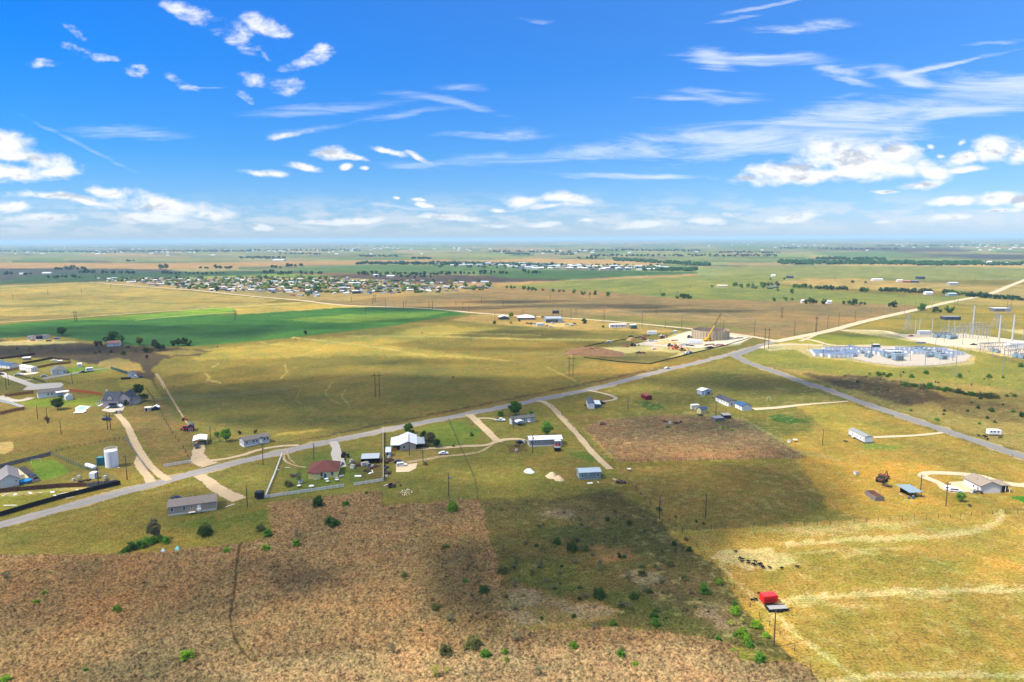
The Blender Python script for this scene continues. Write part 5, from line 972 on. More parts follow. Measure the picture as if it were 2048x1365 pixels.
# twin-pole transmission frames (H-frames)
HF = [(751,759.5,795,746),(1138,1146,751.5,713),(1529,1537,698,656),(150,154,645,622),(215.5,221.5,860,826),(748,0,605,590),(469,472,640,620),(1631,1633,665,634),(1562,1565,636,615)]
items = []
for (xa, xb, yb, yt) in HF:
    if not xb: xb = xa+3
    a, b = G(xa, yb), G(xb, yb); c = (a+b)/2; h = UP(xa, yb, yt); s_ = (b-a).length/2; t = thing('transmission_frame', c, ang(a, b), 'f', 'power pole', 'twin-pole transmission frames'); r = .20 if yb > 700 else .28
    for x in (-s_, s_): MB().tube((x,0,-.2),(x,0,h), r*1.1, r*.8, n=8).build('pole', WOODD, t)
    MB().box(-s_-2, s_+2, -.15, -.0, h-1.9, h-1.6).build('crossarm', WOODD, t); x_ = MB(); x_.tube((-s_,0,h*.45),(s_,0,h*.6), .08, n=5); x_.tube((s_,.17,h*.45),(-s_,.17,h*.6), .08, n=5); x_.build('cross_brace', WOODD, t)
    items.append((xa, yb, 'wooden', lambda s, q=t: q.__setitem__('label', s)))
register(items, 'twin-pole transmission frame')
FP = [(613,668,659),(732,632,613),(703,603,594),(745,609,597),(771,614,600),(807,616,602),(812,612,602),(858,617,602),(865,619,602),(912,612,603),(926,622,606),(938,624,610),(963,608,598),(990,648,626),(1046,636,619),(1106,640,627),(1124,637,618),(1142,640,618),(1152,630,614),(1206,646,630),(1209,642,620),(1284,655,627),(1312,630,613),(1330,657,641),(1363,658,635),(1447,658,641),(1509,672,642),(1006,611,600),(1101,598,590),(1179,597,590),
      (1509,671,643),(1589,671,643),(1655,658,632),(1677,654,625),(1710,644,621),(1741,636,617),(1766,630,615),(1780,625,612),(1808,628,603),(1830,617,600),(1864,614,592),(1909,613,596),(1915,611,594),(2014,620,597),(2021,620,597),(26,598,588),(96,590,580),(163,586,577),(222,577,568),(1320,587,578),(1355,590,582),(1380,577,570),(1566,532,524),(1602,538,530),(1605,538,530),(1630,541,532),(1668,561,548),(1672,561,548),(1908,562,549),(1951,561,552),(2010,560,551)]
items = []
for i, (x, b_, t_) in enumerate(FP):
    q, h = pole(x, b_, t_, WOODL if b_ < 640 and x > 1500 else WOODD, arm=b_ > 600, r=.2 if b_ > 620 else .3, group='far line poles'); items.append((x, b_, 'tall thin', lambda s, q=q: q.__setitem__('label', s)))
register(items, 'line pole')
def wires(label, pts, zs, sag, r):
    mb = MB(); P = [G(x, y) for x, y in pts]
    for z in zs:
        for a, b in zip(P, P[1:]):
            prev = None
            for i in range(11):
                t = i/10; p = a.lerp(b, t); p = Vector((p.x, p.y, z-sag*4*t*(1-t)))
                if prev is not None: mb.tube(prev, p, r, n=3, cap=False)
                prev = p
    o = mb.build('power_line', mat('#b9b7b0', .6, k=.7)); tag(o, label, 'power line')
wires('pale sagging power line crossing the ploughed field behind the round tank', [(1124,637),(1209,642),(1284,655),(1363,658),(1447,658),(1509,671)], (17.5,), 2.5, .09)
wires('power lines running left to right over the large pasture', [(221,860),(755,795),(1142,751),(1533,698)], (16.5,17.5), 5, .035)
wires('power line beside the pale road on the right', [(1509,671),(1589,671),(1655,658),(1710,644),(1741,636),(1808,628)], (13.5,), 2, .05)
# ------------------------------------------------------------------ fences
def wire_fence(label, pts, every=5, h=1.3, m=WOODD, r=.09, wire=True, name='wire_fence', lines=4, group=None):
    P = [G(*p) for p in pts]; o = P[0]; t = thing(name, o, 0, label, 'fence', group); mb = MB(); k = 0; rnd = random.Random(len(label))
    for a, b in zip(P, P[1:]):
        n = max(1, round((b-a).length/every))
        for i in range(n+(b is P[-1])):
            if k > 95: break
            p = a.lerp(b, i/n)-o; k += 1; hh = h*rnd.uniform(.9, 1.2); MB().tube((p.x,p.y,-.1),(p.x+rnd.uniform(-.06,.06),p.y,hh), r, r*.8, n=6).build('post', m, t)
        if wire:
            for j in range(lines):
                z = h*(j+1)/lines; p, q = a-o, b-o; mb.tube((p.x,p.y,z),(q.x,q.y,z), .014, n=3, cap=False)
    if wire: mb.build('wire', mat('#6d655a', .7, k=.7), t)
    return t
def panel_fence(label, pts, h, m, th=.07, every=2.4, name='board_fence', pm=None, kind='solid', group=None):
    P = [G(*p) for p in pts]; o = P[0]; t = thing(name, o, 0, label, 'fence', group); k = 0
    for a, b in zip(P, P[1:]):
        L = (b-a).length; an = ang(a, b); n = max(1, round(L/every)); M = Matrix.Translation(a-o) @ Matrix.Rotation(an, 4, 'Z')
        if kind == 'solid':
            nn = min(n, 14)
            for i in range(nn): MB().box(-0, L/nn-.04, -th/2, th/2, .05, h, M0 := None).build('panel', m, t).matrix_local = M @ Matrix.Translation((i*L/nn, 0, 0))
        elif kind == 'rail':
            mb = MB()
            for z in (.25, .6, .95, 1.25): mb.box(0, L, -.035, .035, z, z+.15)
            mb.build('rail', m, t).matrix_local = M
        elif kind == 'mesh':
            mb = MB()
            for z in (.05, h*.33, h*.66, h-.03): mb.box(0, L, -.012, .012, z, z+.03)
            for i in range(int(L/.6)): mb.box(i*.6, i*.6+.02, -.01, .01, .08, h-.03)
            mb.build('mesh_panel', m, t).matrix_local = M
        for i in range(n+1):
            if k > 95: break
            k += 1; MB().box(-.07, .07, -.075 if kind != 'solid' else -.09, .075 if kind != 'solid' else .09, 0, h+.08).build('post', pm or m, t).matrix_local = M @ Matrix.Translation((i*L/n, 0, 0))
    return t
WV = mat('#f3f3f1', .5, k=.85, var=.02)
panel_fence('white rail fence in front of the yellow house', [(530,997.5),(688,974.5)], 1.45, WV, kind='rail', name='rail_fence', every=2.5)
panel_fence('short white rail fence right of the gap below the open shed', [(708,972.5),(766.5,963)], 1.45, WV, kind='rail', name='rail_fence', every=2.5)
panel_fence('white rail fence running from the black trailer up to the road', [(530,997.5),(549,952),(564,911)], 1.2, WV, kind='rail', name='rail_fence', every=2.5)
panel_fence('short white rail fence at the roadside right of the gravel lane', [(328,935),(384,925.5)], 1.35, WV, kind='rail', name='rail_fence', every=2.5)
panel_fence('long pale vinyl fence seen edge-on between the yellow and the silver-roofed lots', [(766.3,866),(766.8,963)], 1.8, mat('#cfc6bd', .6, k=.78), name='vinyl_fence', every=5, th=.18)
panel_fence('long black screen fence running beside the road at lower left', [(-30,1039),(0,1034),(60,1016),(120,999),(180,984),(241,970)], 1.9, mat('#1d1b22', .9, k=1, var=.1), name='screen_fence')
panel_fence('brown wooden fence in front of the white house with the pool', [(-20,989),(0,986.5),(60,981),(120,976),(172,974)], 1.9, BROWNF)
panel_fence('weathered grey wooden fence at the end of the junk yard', [(173,974.5),(205,972),(236,968)], 1.8, GREYF)
panel_fence('grey wooden fence behind the white house with the pool', [(0,937),(40,926),(75,918),(101,911)], 1.8, GREYF)
panel_fence('green mesh fence between the lawn and the water works', [(101,909),(140,926),(180,943),(230,960)], 1.8, mat('#6d8c78', .7, k=.65), kind='mesh', name='mesh_fence', pm=STEEL)
panel_fence('low weathered fence behind the water tank', [(101,906),(160,893),(210,884),(249,877)], 1.2, mat('#8a7c62', .9, k=.7), kind='mesh', name='mesh_fence', pm=WOODD)
panel_fence('pale grey fence along the gravel lane beside the water tank', [(249,877),(262,895),(277,918),(296,943)], 1.8, mat('#a9aeae', .7, k=.7), kind='mesh', name='mesh_fence', pm=STEEL)
panel_fence('orange cedar fence behind the two-storey house', [(137,783),(168,786),(203,791)], 1.8, mat('#c8693a', .85, kind='planks', k=.75))
panel_fence('cedar fence left of the long white mobile home', [(10,794.5),(35,791),(67,787)], 1.9, CEDAR)
panel_fence('cedar fence at the left edge below the pale driveway', [(0,830),(25,824),(49,819.5)], 1.9, CEDAR)
panel_fence('pale corrugated fence at the left edge', [(0,804),(20,808),(49,818)], 1.8, mat('#cdd8dc', .6, kind='metalroof', k=.72), name='metal_fence')
panel_fence('tan wooden fence behind the hipped roof house', [(70,738),(105,731),(142,727)], 1.8, mat('#a8763f', .85, kind='planks', k=.75))
panel_fence('tan wooden fence below the navy-roofed house', [(0,745.5),(20,742),(37,739)], 1.8, mat('#b38555', .85, kind='planks', k=.75))
panel_fence('dark brown fence, uppermost at the left edge', [(0,719.5),(35,715),(70,710)], 1.8, mat('#5c3b30', .9, kind='planks', k=.75))
panel_fence('dark brown fence behind the white roofed shed', [(45,729),(75,724),(105,718),(140,722)], 1.8, mat('#553a30', .9, kind='planks', k=.75))
panel_fence('black fence along the concrete street', [(30,753),(62,758.5)], 1.6, BLACK, kind='mesh', name='picket_fence', every=1.2); panel_fence('black fence right of the concrete street corner', [(66,759),(90,767)], 1.6, BLACK, kind='mesh', name='picket_fence', every=1.2)
panel_fence('black wire fence in front of the hipped roof house', [(90,766.5),(112,763),(140,769),(200,762),(250,758)], 1.4, mat('#3a3d3a', .8, k=.8), kind='mesh', name='picket_fence')
panel_fence('dark green screen fence behind the white cottage', [(222,738.5),(237,743),(256,749)], 2.0, mat('#3d5e58', .8, k=.75), name='screen_fence')
panel_fence('black fence beside the white cottage', [(242,760),(262,759)], 1.7, BLACK, name='screen_fence')
panel_fence('short orange wooden fence beside the silver-roofed house', [(768,903.5),(782,903),(793,902)], 1.5, mat('#d08a2d', .8, kind='planks', k=.75))
wire_fence('dark wire fence running down from the road between the near lots', [(897,841),(920,894),(950,960),(955,996)], 3.2); wire_fence('dark wire fence along the top edge of the tall brown grass', [(955,996),(860,1004),(768,1013)], 4)
wire_fence('wire fence along the bottom of the brown mown square', [(1225,924),(1320,922),(1480,920),(1612,917)], 6, r=.12); wire_fence('wire fence along the left side of the brown mown square', [(1098,810),(1140,850),(1185,895),(1225,924)], 6)
wire_fence('wire fence along the upper right side of the brown mown square', [(1480,840),(1540,875),(1612,915)], 6); wire_fence('long wire fence between the scrub and the dry pasture', [(1240,945),(1290,1000),(1380,1080),(1440,1145),(1500,1215),(1560,1272),(1620,1335),(1650,1370)], 5.5, h=1.4)
wire_fence('wire fence crossing the right pasture behind the pale tracks', [(1365,1062),(1480,1058),(1660,1049),(1780,1042),(1900,1036),(1985,1029),(2060,1026)], 5, h=1.5); wire_fence('wire fence beside the second road', [(1560,758),(1650,790),(1760,826),(1870,862),(1990,903),(2060,925)], 9, h=1.3)
wire_fence('wire fence along the far side of the grey road', [(600,884),(760,850),(960,810),(1160,772),(1300,740)], 9, h=1.2); wire_fence('wire fence at the left edge of the large pasture', [(300,779),(325,777),(420,768),(560,757)], 8)
wire_fence('short post fence down the slope right of the two-storey house', [(292,778),(305,796),(312,812)], 3, h=1.5); wire_fence('line of dark posts between the lots above the white carport', [(322,826),(333,848),(345,868),(358,885),(367,898),(376,914)], 9, wire=False, r=.16, h=1.5)
wire_fence('wire fence around the lower lawn of the yellow house', [(430,862),(440,884)], 4); wire_fence('wire fence at the far left field edge', [(100,671),(240,692),(310,690)], 12); wire_fence('wire fence at the edge of the green field', [(350,694),(500,684),(620,672),(760,656),(930,630)], 18)
panel_fence('dark silt fence round the lower side of the construction site', [(1168,716),(1240,725),(1300,729),(1380,709),(1450,692),(1500,677)], .9, mat('#24402f', .9, k=.8), name='silt_fence', every=6)
panel_fence('dark silt fence behind the brown spoil heap', [(1168,695),(1200,688),(1250,680),(1300,672)], .9, mat('#2a2a30', .9, k=.8), name='silt_fence', every=6)
wire_fence('wire fence around the battery yard', [(1612,708),(1660,716),(1760,731),(1850,734),(1935,727)], 8, h=2.2, m=STEEL, r=.06)
# ------------------------------------------------------------------ vegetation
def foliage(hexc, k=.5, trans=.25):
    key = ('f', hexc, k)
    if key in MATS: return MATS[key]
    m = bpy.data.materials.new('foliage'); m.use_nodes = True; T = NT(m.node_tree); T.n.clear()
    c = lin(hexc); pos = T.add('ShaderNodeNewGeometry').outputs['Position']; oi = T.add('ShaderNodeObjectInfo').outputs['Random']
    f = T.math('MULTIPLY', T.ramp(T.noise(pos, 1.3, 3, .7), .3, .7, .55, 1.4, False), T.ramp(oi, 0, 1, .8, 1.2, False)); cc = T.add('ShaderNodeCombineColor')
    for i in range(3): T.l.new(f, cc.inputs[i])
    col = T.mix(1.0, (*[x*k for x in c], 1), cc.outputs[0], 'MULTIPLY')
    d = T.add('ShaderNodeBsdfDiffuse'); T.l.new(col, d.inputs[0]); t = T.add('ShaderNodeBsdfTranslucent'); T.l.new(col, t.inputs[0])
    mx = T.add('ShaderNodeMixShader'); mx.inputs[0].default_value = trans; T.l.new(d.outputs[0], mx.inputs[1]); T.l.new(t.outputs[0], mx.inputs[2])
    T.l.new(mx.outputs[0], T.add('ShaderNodeOutputMaterial').inputs['Surface']); MATS[key] = m; return m
def crown_mesh(name, seed, n, leaf, clumps, rx, rz, z0, shape='round'):
    """leaf clumps spread through the crown's volume; unit: metres for a 1 m radius crown"""
    r = np.random.default_rng(seed); P = []
    cl = []
    for i in range(clumps):
        a = r.uniform(0, 2*np.pi); q = r.uniform(0, 1)**.5; h = r.uniform(0, 1)
        w = {'round': np.sqrt(max(0, 1-(2*h-1)**2*.8)), 'cone': 1-h*.75, 'spray': .35+h*.75, 'low': 1-h*.4}[shape]
        cl.append((np.cos(a)*q*rx*w*.85, np.sin(a)*q*rx*w*.85, z0+h*rz, r.uniform(.22, .42)*rx))
    per = n//clumps; V = []; F = []
    for (cx, cy, cz, cr) in cl:
        d = r.normal(size=(per, 3)); d /= np.linalg.norm(d, axis=1)[:,None]; rad_ = r.uniform(.35, 1.05, per)[:,None]*cr
        c = np.array([cx, cy, cz])+d*rad_*np.array([1,1,.75]); c[:,2] = np.maximum(c[:,2], .02)
        nrm = d+r.normal(size=(per,3))*.6; nrm /= np.linalg.norm(nrm, axis=1)[:,None]
        t = np.cross(nrm, r.normal(size=(per,3))); t /= np.linalg.norm(t, axis=1)[:,None]; b = np.cross(nrm, t); s_ = leaf*r.uniform(.6, 1.4, per)[:,None]
        for k in range(per):
            o = len(V); V += [tuple(c[k]-t[k]*s_[k]), tuple(c[k]+b[k]*s_[k]*.7), tuple(c[k]+t[k]*s_[k]), tuple(c[k]-b[k]*s_[k]*.7)]; F.append((o,o+1,o+2,o+3))
    me = bpy.data.meshes.new(name); me.from_pydata(V, [], F); me.update(); return me
BARK = mat('#5a4a3a', .95, k=.7, var=.2)
CM = {}
for i in range(3): CM['bush%d' % i] = crown_mesh('foliage', 10+i, 2600, .06, 40, .95, .95, .12, 'low')
CM['spray0'] = crown_mesh('foliage', 21, 1100, .05, 28, .85, 1.5, .15, 'spray'); CM['spray1'] = crown_mesh('foliage', 22, 1000, .05, 26, .9, 1.2, .1, 'spray')
for i in range(3): CM['tree%d' % i] = crown_mesh('crown', 30+i, 4200, .06, 46, 1, 1.25, .55, 'round')
for i in range(4): CM['far%d' % i] = crown_mesh('crown', 40+i, 330, .17, 15, 1, 1.0, .25, 'round')
CM['hedge0'] = crown_mesh('foliage', 50, 900, .09, 14, 1, .8, .1, 'low')
def limbs(seed, h, r):
    rnd = random.Random(seed); mb = MB(); mb.tube((0,0,-.05),(0,0,h), r, r*.6, n=7)
    for i in range(6):
        a = rnd.uniform(0, 6.28); q = rnd.uniform(.3, .7); mb.tube((0,0,h*rnd.uniform(.5,1)), (math.cos(a)*q, math.sin(a)*q, h+rnd.uniform(.2,.7)), r*.45, r*.12, n=5)
    return mb
TRM = {}
for k_ in (0, 1, 2):
    o_ = limbs(k_, .62, .075).build('trunk', BARK); TRM[k_] = o_.data; bpy.data.objects.remove(o_)
o_ = limbs(9, .25, .03).build('stem', BARK); STEM = o_.data; bpy.data.objects.remove(o_)
def meshcopy(me, m, key):
    k = (me.name, key)
    if k not in CM: c = me.copy(); c.materials.clear(); c.materials.append(m); CM[k] = c
    return CM[k]
GREENS = {'bright': '#78a02e', 'green': '#578430', 'dark': '#45602c', 'olive': '#757844', 'dull': '#7b7a58', 'light': '#a5ab4e', 'fresh': '#6f9a3a', 'teal': '#2f5a3c', 'bare': '#6b5a48'}
rv = random.Random(12); items_b = []; items_t = []
WORDS = {'bright': 'bright green', 'green': 'mid green', 'dark': 'dark green', 'olive': 'olive green', 'dull': 'dull grey-green', 'light': 'pale yellow-green', 'fresh': 'fresh green', 'teal': 'deep green', 'bare': 'bare brown'}
def bush(px, pb, w, colr='olive', shp=None, hk=.8):
    R_ = w/2/PPM(px, pb); shp = shp or ('spray%d' % rv.randrange(2) if colr in ('dull', 'light') else 'bush%d' % rv.randrange(3))
    t = thing('bush', G(px, pb)+Vector((0, R_*.3, 0)), rv.uniform(0, 6.28), 'b', 'bush', 'bushes scattered over the grass'); t.scale = (R_*rv.uniform(.8, 1.3), R_*rv.uniform(.8, 1.15), R_*hk*rv.uniform(1.0, 1.6))
    m = foliage(GREENS[colr], 1.0); o = bpy.data.objects.new('foliage', meshcopy(CM[shp], m, colr)); COL.objects.link(o); o.parent = t
    if w > 12:
        s_ = bpy.data.objects.new('stem', meshcopy(STEM, BARK, 'bark')); COL.objects.link(s_); s_.parent = t
    size = 'tiny' if w < 11 else 'small' if w < 17 else 'medium' if w < 26 else 'large'
    items_b.append((px, pb, f'{size} {WORDS[colr]}', lambda s, q=t: q.__setitem__('label', s)))
for b in [(635,1016,32,'dark'),(638,1003,16,'dark'),(690,1013,16,'green'),(733,989,10,'dark'),(906,1024,28,'bright'),(663,1055,34,'dark'),(518,1063,26,'olive'),(534,1074,20,'green'),(592,1075,18,'dull'),(593,1094,22,'bright'),(532,1103,21,'bright'),(550,1038,7,'dark'),
    (891,1098,20,'olive'),(807,1157,24,'olive'),(929,1167,16,'green'),(967,1189,26,'dark'),(942,1194,10,'dull'),(871,1220,24,'olive'),(899,1247,24,'dull'),(840,1267,14,'olive'),(785,1311,24,'dull'),(892,1314,34,'olive'),(945,1299,38,'olive'),(972,1316,26,'green'),(1009,1310,18,'bright'),(1013,1325,15,'bright'),
    (871,1357,32,'light'),(893,1350,18,'light'),(1034,1285,25,'dull'),(1077,1355,22,'dull'),(1004,1147,30,'olive'),(1031,1178,20,'dull'),(1028,1138,22,'dull'),(1081,1136,18,'dull'),(1030,1222,22,'dull'),(972,1238,12,'olive'),(1001,1247,10,'dull'),(951,1350,8,'green'),(984,1362,10,'dull'),
    (1113,1089,22,'dark'),(1144,1103,28,'dark'),(1169,1103,20,'olive'),(1152,1084,18,'olive'),(1215,1042,12,'dark'),(1348,1092,12,'dark'),(1198,1198,34,'dark'),(1268,1199,24,'dark'),(1242,1215,16,'olive'),(1289,1185,20,'dull'),(1286,1153,22,'olive'),(1283,1136,16,'olive'),(1200,1142,22,'dull'),(1256,1159,18,'dull'),(1325,1167,22,'dull'),(1325,1126,18,'dull'),(1339,1134,18,'olive'),(1369,1161,18,'olive'),
    (1410,1190,34,'green'),(1438,1170,18,'bright'),(1469,1211,16,'green'),(1470,1230,22,'bright'),(1461,1253,18,'light'),(1484,1252,16,'light'),(1437,1284,18,'green'),(1465,1305,13,'bright'),(1484,1276,28,'bright'),(1471,1274,14,'green'),(1494,1290,26,'bright'),(1500,1296,18,'green'),(1517,1290,14,'olive'),(1513,1257,26,'bright'),(1532,1276,18,'bright'),(1522,1325,30,'green'),
    (1311,1254,24,'green'),(1308,1238,20,'dark'),(1227,1255,20,'green'),(1188,1260,16,'dull'),(1146,1299,22,'bright'),(1243,1316,20,'green'),(1243,1305,16,'dull'),(1271,1333,14,'bright'),(1120,1150,16,'dull'),(1093,1166,14,'dull'),(1108,1180,16,'dull'),(1082,1138,14,'dull'),(1065,1150,16,'olive'),(1150,1130,16,'dull'),
    (88,1192,15,'bright'),(72,1208,15,'bright'),(232,1225,22,'bright'),(373,1321,34,'bright'),(171,1344,12,'green'),(8,1368,26,'bright'),(393,1334,18,'dull'),(452,1106,17,'bright'),(12,1160,22,'dull'),(408,1071,34,'dark'),(330,1088,20,'green'),(300,1090,26,'green'),(282,1097,24,'green'),(262,1102,24,'dark'),(250,1106,18,'green'),(318,1084,20,'bright'),
    (576,974,24,'olive'),(597,968,20,'dull'),(943,873,13,'green'),(907,894,7,'green'),(851,931,10,'olive'),(825,866,10,'green'),(1002,833,17,'green'),(1438,848,8,'bright'),(1446,858,8,'bright'),(1464,863,8,'bright'),(1336,857,8,'olive'),(1295,852,6,'bright'),
    (1740,749,7,'green'),(1758,752,12,'green'),(1767,751,9,'olive'),(1781,752,11,'green'),(1760,760,8,'olive'),(1824,756,14,'green'),(1853,749,13,'green'),(1920,756,14,'green'),(1979,756,14,'green'),(2007,757,9,'green'),(2042,735,12,'green'),(2030,794,12,'green'),(2014,794,7,'green'),(1875,842,11,'green'),(1822,823,7,'green'),(1935,824,9,'dark'),(1975,838,8,'dark'),(1984,824,16,'dark'),(1957,818,10,'dark'),(2027,825,10,'green'),(2045,835,14,'dark'),(1690,754,6,'olive')]:
    bush(*b)
rr = random.Random(33)
for i in range(26): u = i/25; bush(1806+u*188+rr.uniform(-2, 2), 771+u*27+rr.uniform(-2, 2), rr.uniform(10, 17), rr.choice(['green','green','olive','dark']))
for i in range(46):
    x = rr.uniform(1640, 2044); y = rr.uniform(745, 850)
    if y > 722+(x-1500)*.30-6 or abs(y-(771+(x-1806)*.144)) < 5: continue
    bush(x, y, rr.uniform(4, 9), rr.choice(['olive','dull','green','dark']))
for i in range(84):
    x, y = rr.uniform(1000, 1420), rr.uniform(1020, 1245)
    bush(x, y, rr.uniform(7, 14), rr.choice(['dull','olive','dull','dark']))
for i in range(16):
    x, y = rr.uniform(20, 290), rr.uniform(692, 712); bush(x, y, rr.uniform(4, 9), rr.choice(['bare','dull','dark']))
def tree(px, pb, w, colr='green', hk=1.0, near=None, trunk=True, label=None, group='trees'):
    R_ = w/2/PPM(px, pb); near = (w > 13 and pb > 640) if near is None else near
    name = 'tree'; m = foliage(GREENS[colr], .85)
    if near:
        t = thing(name, G(px, pb)+Vector((0, R_*.2, 0)), rv.uniform(0, 6.28), label or 't', 'tree', group); t.scale = (R_, R_, R_*hk); k = rv.randrange(3)
        o = bpy.data.objects.new('crown', meshcopy(CM['tree%d' % k], m, colr)); COL.objects.link(o); o.parent = t
        o = bpy.data.objects.new('trunk', TRM[k]); COL.objects.link(o); o.parent = t
    else:
        t = bpy.data.objects.new(name, meshcopy(CM['far%d' % rv.randrange(4)], m, colr)); COL.objects.link(t); t.location = G(px, pb); t.rotation_euler.z = rv.uniform(0, 6.28); t.scale = (R_*1.1, R_*1.1, R_*1.25*hk); tag(t, 't', 'tree', group)
    if not label: items_t.append((px, pb, f'{WORDS[colr]}', lambda s, q=t: q.__setitem__('label', s)))
for b in [(308,1082,30,'dull',1.5),(848,884,17,'dark',1.3),(873,896,17,'dark',1.1),(860,893,24,'dull',1.2),(817,868,20,'green',1.1),(1031,832,30,'green',1.0),(1063,830,10,'green'),(1094,873,27,'fresh',1.1),(451,884,25,'fresh',1.1),(480,869,9,'bare'),(511,867,8,'bare'),(434,874,11,'green'),
    (114,820,27,'dark',.9),(277,791,24,'dark',.95),(288,803,18,'dark',.8),(96,845,10,'bare',1.5),(1922,1004,19,'fresh',1.0),(1939,1014,7,'olive'),(252,812,12,'dark',1.2),
    (123,672,20,'dark',.9),(226,686,22,'dark',1.1),(240,688,18,'green',1.0),(213,688,15,'dark',1.0),(279,691,15,'olive',1.1),(345,693,12,'dark',1.1),(356,693,14,'dark',1.2),(368,692,16,'dark',1.1),(378,692,13,'dark',1.0),(316,702,14,'dark',1.2),(325,700,12,'dark'),(292,706,12,'dark'),(302,705,10,'olive'),(247,712,9,'dark',1.2),(192,693,12,'bare',1.2),(200,692,10,'bare',1.2),(308,697,14,'bare',1.3),(200,706,6,'dark'),(612,669,9,'dark'),(293,717,8,'bare'),
    (989,650,7,'dark',1.3),(1022,635,10,'bright',1.1),(1038,644,7,'green'),(1056,636,8,'bright'),(1069,636,7,'bright'),(1085,637,5,'dark'),(1169,648,12,'dark',1.0),(1206,656,6,'green'),(1238,654,6,'dark'),(1022,648,6,'light'),
    (1621,608,13,'dark',1.1),(1612,608,10,'dark'),(1630,608,9,'dark'),(1648,609,12,'dark',1.1),(1687,609,8,'dark'),(1708,611,15,'dark',1.0),(1699,610,10,'dark'),(1722,610,7,'dark'),(1729,610,7,'dark'),(1788,615,16,'dark',.9),(1780,614,9,'dark'),(1846,622,18,'green',.9),(1838,621,9,'green'),(1870,625,14,'dark',.9),(1880,625,8,'dark'),(1899,626,18,'green',.9),(1549,603,9,'green'),(1570,602,9,'green'),(1584,602,6,'olive'),
    (980,574,13,'green',.8),(1013,577,7,'green'),(1022,578,8,'green'),(1029,578,6,'green'),(1048,580,9,'green'),(1056,581,9,'green'),(1065,582,9,'green'),(1072,582,6,'green'),(1085,582,6,'olive'),(1106,584,7,'green'),(1119,585,6,'olive'),(1127,585,6,'olive'),(1147,587,9,'green'),(1166,590,11,'green',.9),(1191,591,9,'dark',1.2),(1215,593,12,'green',.8),(1180,590,6,'olive'),(1326,594,9,'green'),(1365,598,12,'dark'),(1374,598,11,'dark'),(1381,598,7,'dark'),(1355,598,8,'dark'),
    (1584,587,11,'green',1.0),(1506,573,8,'green'),(1424,575,6,'green'),(1470,574,11,'green'),(1482,576,9,'green'),(1496,575,9,'green'),(1512,578,8,'green'),(1526,577,8,'green'),(1556,583,6,'green'),(1555,578,7,'olive'),(1505,577,7,'olive'),(1705,567,7,'dark'),(1731,567,5,'dark'),(1541,560,5,'dark'),(1568,560,5,'dark')]: tree(*b)
far_seq = []
def row(x0, y0, x1, y1, n, w, cols, jit=1.0, hk=.9, group='far tree line'):
    for i in range(n):
        u = (i+rr.uniform(.1, .9))/n; far_seq.append((x0+(x1-x0)*u, y0+(y1-y0)*u+rr.uniform(-jit, jit), w*rr.uniform(.7, 1.3), rr.choice(cols), hk, group))
D_ = ['dark','teal','green']
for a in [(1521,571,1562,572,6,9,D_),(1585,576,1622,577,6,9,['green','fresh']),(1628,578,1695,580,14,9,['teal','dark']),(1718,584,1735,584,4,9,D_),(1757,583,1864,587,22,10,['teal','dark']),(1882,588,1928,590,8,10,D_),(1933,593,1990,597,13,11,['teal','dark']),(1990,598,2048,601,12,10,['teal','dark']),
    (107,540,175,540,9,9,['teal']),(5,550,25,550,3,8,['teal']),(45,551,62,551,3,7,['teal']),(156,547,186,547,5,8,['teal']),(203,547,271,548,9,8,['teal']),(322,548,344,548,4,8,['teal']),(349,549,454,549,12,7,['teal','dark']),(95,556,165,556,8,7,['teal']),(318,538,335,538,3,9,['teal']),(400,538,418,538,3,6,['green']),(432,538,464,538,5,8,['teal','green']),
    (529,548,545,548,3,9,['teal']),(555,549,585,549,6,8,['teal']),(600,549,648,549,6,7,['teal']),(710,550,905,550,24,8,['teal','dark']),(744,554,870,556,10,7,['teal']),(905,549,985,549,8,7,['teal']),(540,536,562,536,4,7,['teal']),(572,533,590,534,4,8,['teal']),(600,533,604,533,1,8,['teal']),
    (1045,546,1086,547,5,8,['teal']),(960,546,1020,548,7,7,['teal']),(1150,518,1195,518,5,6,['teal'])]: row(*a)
far_seq.sort(key=lambda q: -q[2]*(1 if q[1] > 560 else .8)); rest_trees = far_seq[112:]
for f_ in far_seq[:112]: tree(f_[0], f_[1], f_[2], f_[3], f_[4], near=False, group=f_[5])
register(items_b, 'bush'); register(items_t, 'tree')
def wood(label, strips, cols=('#3f6a44',), h=9, sp=14):
    """a far wood that reads as one mass: many small crowns in one mesh"""
    mb = MB(); rnd = random.Random(len(label)); 
    for (x0, y0, x1, y1, n, th) in strips:
        for i in range(n):
            u = rnd.random(); px = x0+(x1-x0)*u; py = y0+(y1-y0)*u+rnd.uniform(-th, th); g = G(px, py); s_ = rnd.uniform(.6, 1.35)*h; g.z = s_*.42
            q = len(mb.v); mb.ball((g.x, g.y, g.z), s_*.72, n=6, m=4, z=.75, jit=.35, rnd=rnd)
    o = mb.build('woodland', foliage(cols[0], .5)); tag(o, label, 'woodland', kind='stuff')
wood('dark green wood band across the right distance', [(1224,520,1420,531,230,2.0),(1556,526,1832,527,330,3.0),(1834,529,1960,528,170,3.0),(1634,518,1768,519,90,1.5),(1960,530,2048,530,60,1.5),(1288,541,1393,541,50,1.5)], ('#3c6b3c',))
wood('blue green tree rows in the middle distance', [(712,528,980,529,170,1.5),(480,516,570,517,50,1.5),(715,513,797,513,30,1),(822,517,863,518,25,1),(860,527,1110,532,80,1.5),(1010,508,1060,509,30,.8),(1109,509,1150,510,20,.8),(255,523,268,523,5,.5),(560,508,640,509,30,.8),(1180,512,1560,512,120,1.5),(1440,505,1560,506,60,1.2)], ('#386650',))
